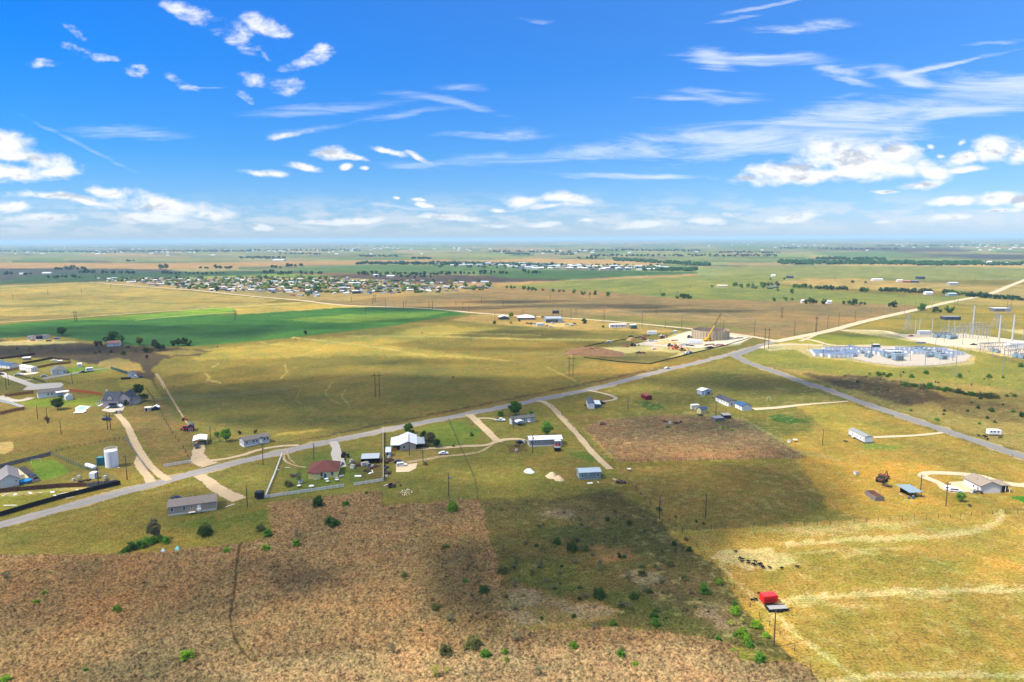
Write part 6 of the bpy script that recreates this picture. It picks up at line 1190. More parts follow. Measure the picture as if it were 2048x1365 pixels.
wood('faint wooded strips below the horizon', [(237,503,500,503,260,1.3),(0,503,240,505,110,1.6),(500,501,720,502,90,1.2),(980,504,1160,505,70,1.0),(1160,501,1400,502,90,1.2),(1560,497,1800,499,70,1.0),(1750,492,2048,491,60,.8),(300,494,900,493,70,.8),(900,490,1500,488,60,.6),(0,497,300,496,40,.8)], ('#3a5f5a',), h=11)
mb = MB(); rnd = random.Random(77)                 # the smallest far crowns, beyond the 300 largest trees
for f_ in rest_trees:
    g = G(f_[0], f_[1]); R_ = f_[2]/2/PPM(f_[0], f_[1])
    for q in range(3): mb.ball((g.x+rnd.uniform(-.5, .5)*R_, g.y+rnd.uniform(-.5, .5)*R_, R_*rnd.uniform(.6, 1.0)), R_*rnd.uniform(.5, .75), n=7, m=5, z=.9, jit=.3, rnd=rnd)
tag(mb.build('far_tree_belt', foliage('#3a6444', .55)), 'smallest distant tree crowns in broken rows around the far village', 'tree belt', kind='stuff')
# ------------------------------------------------------------------ cattle
def cow_mesh():
    V = [(.55,0,1.1),(0,0,1.08),(-.6,0,1.12),(.95,0,1.25),(1.3,0,1.18),(1.55,0,1.0),(-.95,0,1.05),(-1.0,0,.6)]
    E = [(0,1),(1,2),(0,3),(3,4),(4,5),(2,6),(6,7)]; R_ = [.36,.40,.37,.24,.15,.10,.07,.035]
    for x, a in ((.6,0),(-.62,2)):
        for s_ in (-.2, .2):
            i = len(V); V += [(x,s_,.72),(x+(.03 if a == 0 else -.06),s_,.38),(x,s_,.04)]; R_ += [.13,.075,.06]; E += [(a,i),(i,i+1),(i+1,i+2)]
    for s_ in (-.16, .16): i = len(V); V.append((1.22,s_*1.3,1.3)); R_.append(.045); E.append((4,i))
    me = bpy.data.meshes.new('cow'); me.from_pydata(V, E, []); o = bpy.data.objects.new('cow', me); COL.objects.link(o)
    sk = o.modifiers.new('s', 'SKIN'); 
    for i, v in enumerate(me.skin_vertices[0].data): v.radius = (R_[i], R_[i]); v.use_root = (i == 1)
    o.modifiers.new('u', 'SUBSURF').levels = 1; dg = bpy.context.evaluated_depsgraph_get(); res = bpy.data.meshes.new_from_object(o.evaluated_get(dg)); bpy.data.objects.remove(o); return res
cme = cow_mesh(); cme.materials.clear(); cme.materials.append(mat('#1b1718', .8, k=1, var=.1)); its = []
for (x, y) in [(1471,1106),(1479,1119),(1484,1121),(1483,1126),(1497,1125),(1496,1129),(1511,1126),(1505,1131),(1510,1133),(1517,1131),(1522,1130),(1521,1133),(1526,1136),(1526,1138),(1540,1138),(1564,1139),(1594,1136),(1505,1203),(1512,1202),(1518,1190),(2000,878),(1972,877),(1967,875),(1958,874),(845,668),(592,680),(435,695),(906,757)]:
    o = bpy.data.objects.new('cow', cme); COL.objects.link(o); o.location = G(x, y); o.rotation_euler.z = rr.uniform(-.7, .7)+(math.pi if rr.random() < .5 else 0); s_ = .58 if y > 1000 else .85; o.scale = (s_,)*3; tag(o, 'c', 'cow', 'black cattle out at pasture'); its.append((x, y, 'black', lambda s, q=o: q.__setitem__('label', s)))
register(its, 'cow')
wood('light green garden trees between the homes of the far village', [(190,558,480,558,40,1.5),(480,556,700,557,45,2),(215,562,640,566,90,2.5),(520,562,860,568,70,2.5),(300,570,700,574,70,2.5),(560,574,980,578,80,3),(352,576,640,580,30,2),(600,584,900,584,30,2)], ('#7b9848',), h=5.5)
rnd = random.Random(19)
for nm, hx, n in (('village_yard_things', '#e6e4de', 240), ('village_yard_things', '#44424a', 300), ('village_yard_things', '#93704f', 140)):
    mb = MB()
    for i in range(n):
        a_ = rnd.choice([(190,558,480),(480,557,700),(215,562,640),(520,563,860),(245,566,640),(640,569,900),(300,571,560),(560,574,820),(352,576,660),(660,579,880),(420,582,640),(540,585,800),(800,577,985)])
        g = G(rnd.uniform(a_[0], a_[2]), a_[1]+rnd.uniform(-1.6, 1.6)); M = Matrix.Translation(g) @ Matrix.Rotation(rnd.uniform(-.4, .4), 4, 'Z'); l = rnd.uniform(1.5, 5); mb.box(-l, l, -1, 1, 0, rnd.uniform(1.2, 2.6), M); mb.box(-l*.5, l*.4, -.9, .9, 1.2, 2.7, M)
    tag(mb.build(nm, mat(hx, .7, k=.8, var=.3)), {'#e6e4de':'pale','#44424a':'dark','#93704f':'brown'}[hx]+' cars, sheds and fences crowding the yards of the far village', 'yard things', kind='stuff')
# ------------------------------------------------------------------ construction site
g = G(1430, 681.5); R_ = 36.5/PPM(1430, 681); hgt = UP(1430, 681.5, 663.5); g.y += R_*.9
t = thing('concrete_tank', g, 0, 'large round ribbed concrete tank being built, with scaffolding inside', 'tank'); CT = mat('#b5a587', .9, k=.8, var=.15, scale=.4)
w = MB(); n = 64
for i in range(n):
    a, b = i*2*math.pi/n, (i+1)*2*math.pi/n; P = lambda r, an, z: (math.cos(an)*r, math.sin(an)*r, z)
    w.hexa([P(R_,a,0),P(R_,b,0),P(R_-.5,b,0),P(R_-.5,a,0),P(R_,a,hgt),P(R_,b,hgt),P(R_-.5,b,hgt),P(R_-.5,a,hgt)])
w.build('tank_wall', CT, t)
for i in range(36):
    a = i*2*math.pi/36; M = Matrix.Rotation(a, 4, 'Z'); MB().box(R_+.005, R_+.45, -.35, .35, 0, hgt-.4, M).build('rib', mat('#cdbfa4', .9, k=.7, var=.1), t)
sc = MB(); rnd = random.Random(3)
for i in range(170):
    a, r = rnd.uniform(0, 6.28), (R_-1.5)*rnd.uniform(.15, 1)**.5; x, y = math.cos(a)*r, math.sin(a)*r; sc.box(x-.12, x+.12, y-.12, y+.12, 0, hgt+rnd.uniform(-.5, 1.6))
for i in range(40):
    y = rnd.uniform(-R_*.8, R_*.8); l = math.sqrt(R_*R_-y*y)*.9; x = rnd.uniform(-l, l*.5); sc.box(x, min(x+8, l), y-.1, y+.1, hgt+.2*rnd.random(), hgt+.5)
sc.build('scaffold', mat('#a08a78', .8, k=.8, var=.3), t)
g = G(1412, 681.5); t = thing('mobile_crane', g-Vector((0,6,0)), .2, 'yellow mobile crane with raised boom in front of the round tank', 'crane'); YE = mat('#eab41e', .5, k=.8, var=.06)
MB().box(-5, 5, -1.4, 1.4, .9, 1.9).build('carrier', YE, t, bevel=.1); MB().box(-2.2, 2.2, -1.3, 1.3, 1.901, 3.6).build('superstructure', YE, t, bevel=.1); MB().box(1.0, 2.6, -1.5, -.5, 1.95, 3.8).build('cab', GLASS, t)
for x in (-3.8, -1.9, 1.9, 3.8):
    for s_ in (-1, 1): MB().tube((x, s_*1.2, .7), (x, s_*1.6, .7), .7, n=12).build('wheel', BLACK, t)
for x in (-4.3, 4.3): MB().box(x-.2, x+.2, -4, 4, .5, .8).build('outrigger', YE, t)
MB().tube((-1, 0, 3.0), (7.5, 2, 15), .6, .45, n=6).build('boom', YE, t); MB().tube((7.5, 2, 15), (14.5, 3.6, 26.5), .4, .3, n=6).build('boom_extension', mat('#4a4238', .7, k=.8), t)
MB().tube((14.5, 3.6, 26.5), (14.7, 3.6, 9), .06, n=4).build('hoist_rope', BLACK, t); MB().tube((-2.2,0,3.6),(7.3,2,15.4), .05, n=4).build('stay', BLACK, t)
def block(label, x0, y0, x1, w, h, m, name='container', cat='container', z=.15, roofm=None, group=None, parts=True):
    a, b = G(x0, y0), G(x1, y0); t = thing(name, (a+b)/2+Vector((0, w/2, 0)), ang(a, b), label, cat, group); l = (b-a).length/2
    MB().box(-l, l, -w/2, w/2, z, z+h).build('body', m, t)
    if parts: MB().box(-l-.02, l+.02, -w/2-.02, w/2+.02, z+h+.002, z+h+.12).build('roof', roofm or TRIM, t); [MB().box(l-.4+s_*.0, l+.03, s_*w/4-w*.2, s_*w/4+w*.2, z+.1, z+h-.1).build('door', STEEL, t) for s_ in (-1, 1)]
    return t
PALE = mat('#dfe4e4', .6, k=.78, var=.06)
block('long pale site trailer at the back left of the construction site', 1296, 669.5, 1314, 3.2, 3.2, PALE)
block('white semi trailer parked in front of the crane', 1378, 689.5, 1405, 2.8, 3.0, mat('#e8eaee', .5, k=.85, var=.03), 'semi_trailer', 'trailer', z=1.1)
block('small pale blue tank by the site entrance', 1348, 667, 1354, 3, 2.4, mat('#9fc6c8', .6, k=.7), 'water_truck', 'tank')
for i, (x, y, f_, k_, m_, s_) in enumerate([(1309,699.5,10,'suv',CW,'white car standing alone in the middle of the construction site'),(1323,673.5,15,'pickup',CW,'white pickup at the back of the construction site'),(1297,683.5,0,'pickup',CW,'first white pickup in the row at left of the site'),(1304,684,5,'pickup',CS,'silver pickup second in the row at left of the site'),(1311,684.5,0,'pickup',CW,'last white pickup in the row at left of the site'),
      (1278,707,0,'pickup',CB,'dark pickup on the grass below the construction site'),(1287,707,0,'sedan',CR,'red vehicle on the grass below the construction site'),(1416,697.5,10,'pickup',CB,'black pickup near the silt fence below the semi trailer'),(1421,696.5,10,'pickup',CB,'second black pickup near the silt fence below the semi trailer'),
      (1372,708.5,15,'pickup',CW,'grey white truck at the silt fence corner'),(1381,706.5,18,'suv',CS,'silver truck at the silt fence corner'),(1376,692,0,'sedan',CB,'dark car left of the semi trailer'),(1384,693,10,'sedan',CB,'black car below the semi trailer'),(1412,692,20,'suv',mat('#cbb98c', .5, k=.8),'tan truck at the right end of the semi trailer'),(1262,674.5,20,'pickup',CB,'dark pickup by the far silt fence'),
      (1215,687,12,'pickup',CS,'first grey vehicle by the spoil heap fence'),(1220,685,12,'suv',CW,'white vehicle by the spoil heap fence')]):
    car('pickup_truck' if k_ == 'pickup' else 'car', s_, 'truck' if k_ == 'pickup' else 'car', x, y, f_, k_, m_, 'vehicles at the construction site')
OR = mat('#ee7f2f', .5, k=.8, var=.05)
for x, y, f_, m_, s_ in ((1352,696,20,OR,'orange telehandler right of the lone white car'),(1350,699.5,160,mat('#e8632a', .5, k=.8),'red-orange loader in front of the orange telehandler'),(1365,702.5,10,mat('#f0a04c', .5, k=.8),'amber forklift nearest the silt fence'),(1287,680,60,mat('#b8502f', .6, k=.8),'rust red excavator by the pale trailer'),(1266,693,10,mat('#6a5240', .7, k=.8),'dark brown loader beside the small spoil heap'),(1325,678,30,mat('#8a5a34', .7, k=.8),'brown skid loader in the middle of the site'),(1340,694,0,mat('#5a4d48', .7, k=.8),'dark machine left of the orange telehandler'),(1379,677,0,mat('#6a625a', .7, k=.8),'grey compressor behind the crane')):
    machine('loader', s_, x, y, f_, m_, 1.25, arm=True, cat='loader', group='machines at the construction site')
def pile(name, label, pts, h, m, cat='heap', seed=1):
    P = [G(*p) for p in pts]; c = sum(P, Vector())/len(P); t = []; rnd = random.Random(seed); mb = MB(); rings = 7; n = 36; vs = []
    pl = [(p.x-c.x, p.y-c.y) for p in P]
    def edge(a):
        best = 0; d = (math.cos(a), math.sin(a))
        for i in range(len(pl)):
            (x1, y1), (x2, y2) = pl[i], pl[(i+1) % len(pl)]; den = d[0]*(y2-y1)-d[1]*(x2-x1)
            if abs(den) < 1e-9: continue
            u = (x1*(y2-y1)-y1*(x2-x1))/den; v = (x1*d[1]-y1*d[0])/den
            if u > 0 and -1e-6 <= v <= 1+1e-6: best = max(best, u)
        return best
    for j in range(rings):
        for i in range(n):
            a = i*2*math.pi/n; r = edge(a)*(1-j/rings); q = noise.noise(Vector((math.cos(a)*r*.35+seed, math.sin(a)*r*.35, 2)))
            z = h*(1-(1-j/rings)**2)*(1+.5*q)+(.0 if j else -.05); vs.append((math.cos(a)*r*(1+.1*q), math.sin(a)*r*(1+.1*q), max(z, -.05)))
    vs.append((0, 0, h)); fs = [(j*n+i, j*n+(i+1) % n, (j+1)*n+(i+1) % n, (j+1)*n+i) for j in range(rings-1) for i in range(n)]+[((rings-1)*n+i, (rings-1)*n+(i+1) % n, rings*n) for i in range(n)]
    mb.add(vs, fs); o = mb.build(name, m); o.location = c; tag(o, label, cat); return o
EARTH = mat('#8a6847', .95, k=.6, var=.3, scale=.35, bump=.4); SAND = mat('#d9c49a', .95, k=.68, var=.12)
pile('dirt_pile', 'long brown spoil heap along the left of the construction site', [(1128,709),(1140,698),(1180,697),(1215,704),(1250,706),(1246,714),(1200,713),(1150,712)], 4.2, EARTH)
pile('dirt_pile', 'small brown dirt heap left of the dark loader', [(1243,694),(1252,689.5),(1261,694),(1252,695.5)], 2.2, EARTH, seed=2); pile('dirt_pile', 'tan heap by the far silt fence', [(1250,681),(1262,677),(1273,679),(1262,682.5)], 2.2, mat('#b08e5a', .95, k=.62, var=.2), seed=3)
for i, (x, y, w) in enumerate([(1328,684,26),(1344,687,22),(1322,689,20)]): pile('sand_pile', ['tan sand heap behind the orange telehandler','tan sand heap with lumber stacked beside it','low sand heap nearest the lone white car'][i], [(x-w,y),(x-w*.4,y-2.2),(x+w*.5,y-2),(x+w,y+.5),(x,y+2)], 1.8, mat('#cdb07c', .95, k=.66, var=.15), seed=5+i)
pile('gravel_pile', 'left pale gravel heap beside the sage green cabin', [(1090,953),(1098,946),(1106,945),(1113,951),(1112,959),(1097,958)], 1.3, SAND, seed=8); pile('gravel_pile', 'right pale gravel heap beside the sage green cabin', [(1108,958),(1113,952),(1121,953),(1129,961),(1122,963.5),(1110,962.5)], 1.3, mat('#d8bf98', .95, k=.68, var=.12), seed=9)
pile('tarp', 'crumpled pale blue tarpaulin lying on the grass', [(1047,944),(1052,937),(1060,937),(1070,945),(1064,948),(1052,947)], .7, mat('#cfe3ea', .5, k=.75, var=.2, scale=1.2), 'tarpaulin', seed=4)
pile('rubbish_pile', 'blue and white rubbish heap at the edge of the tall grass, left', [(320,1105),(324,1100),(330,1101),(332,1106)], .9, mat('#b9c7d6', .6, k=.7, var=.5, scale=2.5), 'rubbish', seed=11); pile('rubbish_pile', 'teal and white rubbish heap at the edge of the tall grass, right', [(349,1101),(354,1094),(361,1097),(359,1103)], 1.0, mat('#7cc0bb', .6, k=.7, var=.5, scale=2.5), 'rubbish', seed=12)
st = [(1349,682,'#8a5a3a'),(1346,687,'#a06a44'),(1432,692,'#a8737a'),(1440,690.5,'#b58488'),(1447,692,'#a77468'),(1283,674.5,'#8a6a5c'),(1291,673,'#7a5e50'),(1422,690,'#77404a'),(1362,693,'#d8d0c4'),(1368,690,'#8f9aa8'),(1372,688,'#e3ddd2'),(1474,678,'#8a7a68'),(1480,677,'#7a6a58'),(1330,673,'#6a6560'),(1357,700,'#e07a3a')]
its = []
for i, (x, y, c) in enumerate(st):
    a = G(x, y); t = thing('lumber_stack', a, rr.uniform(-.4, .4), 's', 'building material', 'stacks of building material'); m_ = mat(c, .8, k=.75, var=.25); [MB().box(-3.2, 3.2, -1.2+j*.85, -.5+j*.85, .1, .7+.3*(j % 2)).build('bundle', m_, t) for j in range(3)]
    its.append((x, y, 'low', lambda s, q=t: q.__setitem__('label', s)))
register(its, 'stack of building material')
# ------------------------------------------------------------------ workshop farm left of the site
house('workshop', 'large open-fronted grey metal workshop', (1093,646.5), (1124.5,646), depth=22, h=5.2, roof='x', rise=1.0, ov=.1, wall=mat('#9fb0bd', .6, kind='metalroof', k=.68), rm=mat('#aebcc6', .5, kind='metalroof', k=.7), cat='workshop', win=[('f',-.55,.3,10,4),('f',.1,.3,7,4),('r',-.3,.1,2,2.2)])  # dark window panes stand in for the shaded inside of the open front
house('house', 'white-roofed ranch house, long one left of the workshop', (1036,640.5), (1070,640), depth=16, h=2.8, roof='hip', rise=3, wall=mat('#8d8580', .8, k=.7), rm=mat('#f2efee', .5, k=.82, var=.03), win=[('f',-.4,.6,3,1.5),('f',.2,.6,3,1.5)])
house('pole_barn', 'small white-roofed barn at the left end of the farm row', (999,640), (1018,639.5), depth=12, h=3.0, roof='y', rise=1.6, wall=mat('#5c6066', .8, k=.7), rm=mat('#f1eeec', .5, k=.82, var=.03), cat='barn')
house('storage_container', 'white box trailer left of the red truck in the farm yard', (1074,653), (1089,652.5), depth=3, h=3.2, roof='shed', rise=.05, ov=0, wall=PALE, rm=TRIM, cat='container')
house('mobile_home', 'long white trailer home right of the round dark tree', (1220,656), (1253,655.5), depth=6, h=3.4, rise=.9, wall=mat('#ece8e2', .7, kind='siding', k=.8), rm=mat('#cfcac4', .6, k=.75), win=[('f',-.7,1,1.4,1.2),('f',-.2,1,1.4,1.2),('f',.5,1,1.4,1.2)])
house('shed', 'green doored grey shed at the right end of the white trailer home', (1262,658.5), (1274,658), depth=6, h=4.2, roof='shed', rise=.3, wall=mat('#6b7d74', .7, k=.7), rm=GREY1, cat='shed')
for x, y, m_, k_, s_ in ((1095,653,CR,'pickup','red truck in the farm yard below the workshop'),(1101,654.5,CW,'suv','white van at the right of the red truck'),(1055,648,CB,'pickup','dark truck left in the row below the ranch house'),(1063,648.5,CB,'suv','black car second in the row below the ranch house'),(1070,649.5,CS,'pickup','grey truck nearest the white box trailer'),(1134,650,CS,'pickup','grey truck right of the workshop'),(1143,651,CW,'suv','white car right of the workshop'),(1148,649,CB,'pickup','dark truck farthest right of the workshop'),(1106,648,CW,'suv','white car in front of the workshop door')):
    car('car', s_, 'car', x, y, rr.choice([0, 10, 170]), k_, m_, 'vehicles at the farm workshop')
# ------------------------------------------------------------------ battery yard
def copies(proto, spots, group, labels):
    for i, (p, rz) in enumerate(spots):
        if i == 0: proto.location = p; proto.rotation_euler.z = rz; proto['label'] = labels(i); proto['group'] = group
        else: dup(proto, p, rz, label=labels(i), group=group)
def container_proto():
    t = thing('battery_container', (0,0,0), 0, 'c', 'battery container'); MB().box(-6, 6, -1.25, 1.25, .2, 2.9).build('body', mat('#e9edf1', .5, k=.84, var=.04), t); MB().box(-6, 6, -1.27, 1.27, 2.905, 3.02).build('roof', mat('#7f93ad', .5, k=.75, var=.06), t)
    for i in range(3): MB().box(-5+i*3.6, -2.6+i*3.6, -1.29, -1.252, .4, 2.6).build('door', mat('#c8d0d8', .5, k=.8), t)
    return t
proto = container_proto(); spots = []; rowid = []
for r_, (x0, y0, x1, y1, n) in enumerate([(1636,706,1642,713,6),(1650,707,1656,714,6),(1664,708,1672,716,6),(1680,708,1690,716,7),(1696,706,1704,713,5),(1660,701,1700,700,5),(1770,711,1800,714,3),(1776,706,1800,707,4),(1715,702,1745,702,4),(1730,707,1760,709,4),(1800,701,1830,701,4),(1845,706,1880,706,4),(1870,712,1895,716,4),(1888,709,1915,711,4),(1850,701,1880,702,4),(1812,707,1836,709,3)]):
    for i in range(n):
        u = i/max(1, n-1); spots.append((G(x0+(x1-x0)*u, y0+(y1-y0)*u), rr.uniform(-.01, .01)+.05)); rowid.append((r_, i, n, x0))
names = ['first','second','third','fourth','fifth','sixth','seventh','eighth','ninth','tenth','eleventh','twelfth','thirteenth','fourteenth','fifteenth','sixteenth','seventeenth','eighteenth','nineteenth','twentieth','twenty-first','twenty-second','twenty-third','twenty-fourth','twenty-fifth']
order = sorted(set(r for r, *_ in rowid), key=lambda r: [q[3] for q in rowid if q[0] == r][0])
copies(proto, spots, 'white battery containers in rows', lambda i: f"white battery container, {names[rowid[i][1]]} from the back in the {names[order.index(rowid[i][0])]} row from the left")
def transformer_proto():
    t = thing('transformer', (0,0,0), 0, 't', 'transformer'); BL = mat('#8ea5b3', .5, k=.75, var=.1); MB().box(-2, 2, -1.4, 1.4, .3, 3.2).build('tank', BL, t, bevel=.1)
    for s_ in (-1, 1):
        for i in range(5): MB().box(-1.8+i*.8, -1.5+i*.8, s_*1.41, s_*2.1, .6, 2.8).build('radiator', BL, t)
    for i in (-1, 0, 1): MB().tube((i*1.1,0,3.2),(i*1.1,0,4.6), .16, .08, n=8).build('bushing', mat('#7a4b3c', .5, k=.8), t)
    MB().tube((-1.5,.8,3.7),(1.5,.8,3.7), .4, n=10).build('conservator', BL, t); return t
proto = transformer_proto(); sp = [(x, y, rr.uniform(-.1,.1), s_) for x, y, s_ in [(1699,697,.8),(1706,699,.8),(1712,702,.8),(1718,705,.8),(1724,708,.8),(1701,713,.8),(1709,714,.8),(1733,714,.8),(1741,713,.8),(1738,716,.7),(1770,714,1.1),(1777,717,1.1),(1795,721,1.8),(1783,711,1.0),(1832,702,1.0),(1842,704,1.0),(1850,707,1.0),(1858,710,1.0),(1856,715,1.0),(1866,714,1.0),(1878,716,1.5),(1885,719,1.3),(1837,700,.9),(1845,700,.9)]]
for i, (x, y, rz, s_) in enumerate(sp):
    o = proto if i == 0 else dup(proto, G(x, y), rz); o.location = G(x, y); o.scale = (s_,)*3; o['group'] = 'transformers in the battery yard'
    sp[i] = (x, y, 'large pale blue' if s_ > 1.2 else 'pale blue', lambda s, q=o: q.__setitem__('label', s))
register(sp, 'transformer')
block('long grey switchgear building behind the largest transformer', 1775, 712, 1806, 5, 3.6, mat('#a9b4b8', .6, k=.72), 'switchgear_building', 'building'); block('dark container at the back of the battery yard', 1746, 696, 1760, 3, 2.8, mat('#2f4650', .6, k=.8), 'container', 'container')
its = []
for (x, y, yt) in [(1672,717,686),(1743,712,684),(1795,724,692),(1820,723,686),(1880,722,694),(1905,722,691),(1871,694,675),(1910,768-14,694),(2004,749,694),(1828,700,690),(1708,702,690),(1940,708,698),(1617,700,686),(1650,700,684),(1690,716,690),(1760,699,684),(1850,731,700),(1960,704,684),(1975,697,680),(1985,716,694),(2035,700,676),(2015,722,700),(1925,690,668),(1888,685,668),(1955,684,664),(1972,678,656),(2044,690,660),(2010,668,645)]:
    q, h = pole(x, y, yt, STEEL, arm=False, r=.22, name='steel_mast', cat='mast', group='lightning masts of the yards'); its.append((x, y, 'thin steel', lambda s, q=q: q.__setitem__('label', s)))
for (x, y, yt, r_) in [(1945,664,612,.9),(1997,686,631,.8),(2024,685,630,.8),(1830,668,640,.35),(1838,668,638,.35),(1864,664,636,.35),(1896,667,640,.3),(1908,665,640,.3),(1864,609,594,.4)]:
    q, h = pole(x, y, yt, mat('#c2c6c8', .5, k=.75, var=.05), arm=False, r=r_, name='steel_pole', cat='steel pole', group='tall steel poles of the substation'); its.append((x, y, 'stout steel' if r_ > .5 else 'pale steel', lambda s, q=q: q.__setitem__('label', s)))
    if r_ > .5:
        for k in range(3): MB().tube((-3.2,0,h-1.5-k*4),(3.2,0,h-1.5-k*4), .18, n=6).build('crossarm', STEEL, q)
register(its, 'mast')
def lattice(px, yb, yt, w, label):
    h = UP(px, yb, yt); t = thing('lattice_tower', G(px, yb), .3, label, 'lattice tower'); mb = MB(); m_ = mat('#a7aaa8', .6, k=.7)
    for a, b in ((-1,-1),(1,-1),(1,1),(-1,1)): MB().tube((a*w,b*w,0),(a*w*.15,b*w*.15,h), .14, n=4).build('leg', m_, t)
    n = 7
    for i in range(n):
        z0, z1 = h*i/n, h*(i+1)/n; k0, k1 = w*(1-.85*i/n), w*(1-.85*(i+1)/n)
        for a, b, c, d in ((-1,-1,1,-1),(1,-1,1,1),(1,1,-1,1),(-1,1,-1,-1)): mb.tube((a*k0,b*k0,z0),(c*k1,d*k1,z1), .07, n=3); mb.tube((c*k0,d*k0,z0),(a*k1,b*k1,z1), .07, n=3)
    mb.build('bracing', m_, t)
    for k in (.72, .84, .96): MB().box(-w*1.2, w*1.2, -.12, .12, h*k-.12, h*k+.12).build('crossarm', m_, t)
lattice(1815, 661, 628, 4, 'tall steel lattice tower left of the substation'); lattice(1992, 655, 625, 4, 'steel lattice tower behind the substation near the dark shed'); lattice(2018, 627, 612, 4, 'distant lattice tower at the right edge')
def gantry(px, yb, w, h, label, n=3):
    t = thing('bus_gantry', G(px, yb), rr.uniform(-.05, .2), label, 'gantry', 'substation gantries'); m_ = mat('#b4b8b8', .6, k=.72)
    for i in range(n+1): x = -w/2+i*w/n; MB().box(x-.15, x+.15, -.15, .15, 0, h).build('column', m_, t); MB().box(x-.15, x+.15, 3.85, 4.15, 0, h*.8).build('column', m_, t)
    MB().box(-w/2, w/2, -.2, .2, h+.002, h+.35).build('beam', m_, t); MB().box(-w/2, w/2, 3.8, 4.2, h*.8+.002, h*.8+.3).build('beam', m_, t)
    i_ = MB(); [i_.tube((-w/2+(i+.5)*w/(n*2),0,h),(-w/2+(i+.5)*w/(n*2),.3,h-1.5), .12, n=5) for i in range(n*2)]; i_.build('insulator', mat('#7f6a60', .5, k=.8), t)
    return t
its = []
for a in [(1927,677,18,11,3),(1937,672,20,12,3),(1963,679,18,12,3),(1958,670,20,12,3),(1916,676,14,8,2),(1880,676,14,6,2),(1890,677,12,6,2),(1990,699,28,6,4),(2000,704,30,5,4),(1975,700,10,6,2),(2038,705,16,7,2),(2045,712,16,6,2),(1898,672,12,9,2),(2028,712,10,5,2)]:
    q = gantry(a[0], a[1], a[2], a[3], 'g', a[4]); its.append((a[0], a[1], 'grey steel', lambda s, q=q: q.__setitem__('label', s)))
register(its, 'bus gantry')
block('long white control house at the left of the substation', 1840, 670.5, 1863, 6, 3.8, mat('#d8dcd8', .6, k=.78), 'control_house', 'building'); block('white equipment house at the right edge of the substation', 2020, 697, 2060, 8, 5, mat('#e6e8ea', .6, k=.8), 'control_house', 'building')
sp = []
for x, y, s_ in [(1873,676,1.2),(1880,674,1),(1888,677,1),(1900,679,1.3),(1908,678,1.1),(1893,674,1),(2032,716,1.1),(2044,718,1.1),(1985,703,.8),(1995,706,.8)]:
    o = dup(proto, G(x, y), .2); o.scale = (s_,)*3; o['group'] = 'transformers of the substation'; sp.append((x, y, 'grey blue', lambda s, q=o: q.__setitem__('label', s)))
register(sp, 'substation transformer')
car('truck', 'orange truck on the dirt road left of the substation', 'truck', 1822, 673.5, 10, 'pickup', mat('#cf5a2c', .5, k=.8)); car('pickup_truck', 'dark flatbed on the dirt road in front of the substation', 'truck', 1947, 691, 0, 'pickup', CB)
block('pipe rack on the grass between the two yards', 1833, 687.5, 1852, 3, 1.2, mat('#8791a8', .6, k=.7), 'pipe_rack', 'pipe rack', parts=False)
block('dark low barn in the field above the substation', 1890, 640.5, 1922, 10, 3.6, mat('#3c4557', .7, k=.8), 'barn', 'barn', roofm=mat('#8b919b', .6, k=.7)); block('pale roofed farm building with clutter at the right edge above the steel poles', 1990, 623.5, 2022, 12, 4, mat('#6f7480', .7, k=.75), 'barn', 'barn', roofm=mat('#d9dbdc', .6, k=.8))
# ------------------------------------------------------------------ far farms
for (x0, x1, y, d, h, wc, rc, lab) in [(84,101,548.5,14,4,'#dfe3e8','#f2f4f6','white double barn far left beyond the brown field'),(38,50,550,12,4,'#c8d0da','#e8ecf0','pale farmhouse among dark trees at far left'),(1543,1551,554,8,4,'#eee8e0','#f4f0ea','white farmhouse, leftmost in the right-hand distance'),(1574,1587,556.5,10,4,'#4b4a58','#5a5a68','dark barn right of the distant white farmhouse'),(1836,1850,559,14,5,'#45495a','#4a5268','large navy roofed barn in the right-hand distance'),(1795,1806,564.5,8,4,'#eadfcf','#efe6da','cream house below the navy roofed barn'),(1808,1822,566,9,4,'#9a6a4c','#b58a68','brown roofed house below the navy roofed barn'),(1824,1838,566,8,4,'#565a68','#7a8090','grey shed below the navy roofed barn'),(1745,1766,562,10,3.5,'#ece8e0','#f2eee8','long white trailer in the right-hand distance'),
      (1852,1866,590,10,4,'#dfe4ea','#eef1f5','white farm building by the dark tree belt'),(1898,1914,593,12,4,'#8fa5ab','#a5bcc2','teal roofed farm building by the dark tree belt'),(1899,1917,571.5,14,5,'#a9b0ac','#b9c0bc','grey metal frame barn beside the far pale road'),(1536,1546,578.5,8,3,'#4b5648','#6b7668','small dark shed in the green field'),(1604,1610,607,8,4,'#d7cfc4','#efe9e0','pale gable farmhouse left of the oak trees'),(1655,1664,608,8,3.5,'#e6e8ea','#dfe5ea','white home between the oak trees'),(1435,1455,574.5,10,3,'#cfc6b4','#e4dccb','low pale home at the left of the farm cluster'),(1544,1556,576.5,8,3,'#5b6a5c','#7a8a7a','green shed at the right of the farm cluster'),
      (1978,1984,529.5,20,9,'#f1f1ee','#f6f6f4','tall white barn near the horizon at right'),(2010,2020,529.5,20,6,'#cfd6dc','#dfe5ea','pale barn near the horizon at right'),(746,758,554,16,5,'#a8b4c4','#d8e0ea','pale blue barn behind the far village, left one'),(773,788,555,16,4,'#c8d2d8','#e8eef2','pale blue barn behind the far village, right one'),(545,567,522,30,6,'#dfe6f0','#eef2f8','long white barn far beyond the village'),(1105,1118,627.5,6,3,'#2c2f38','#3c404a','dark shed behind the workshop')]:
    house('barn', lab, (x0, y), (x1, y), depth=d, h=h, rise=h*.35, ov=.3, wall=mat(wc, .8, k=.75), rm=mat(rc, .7, k=.78), cat='barn', group='distant farm buildings')
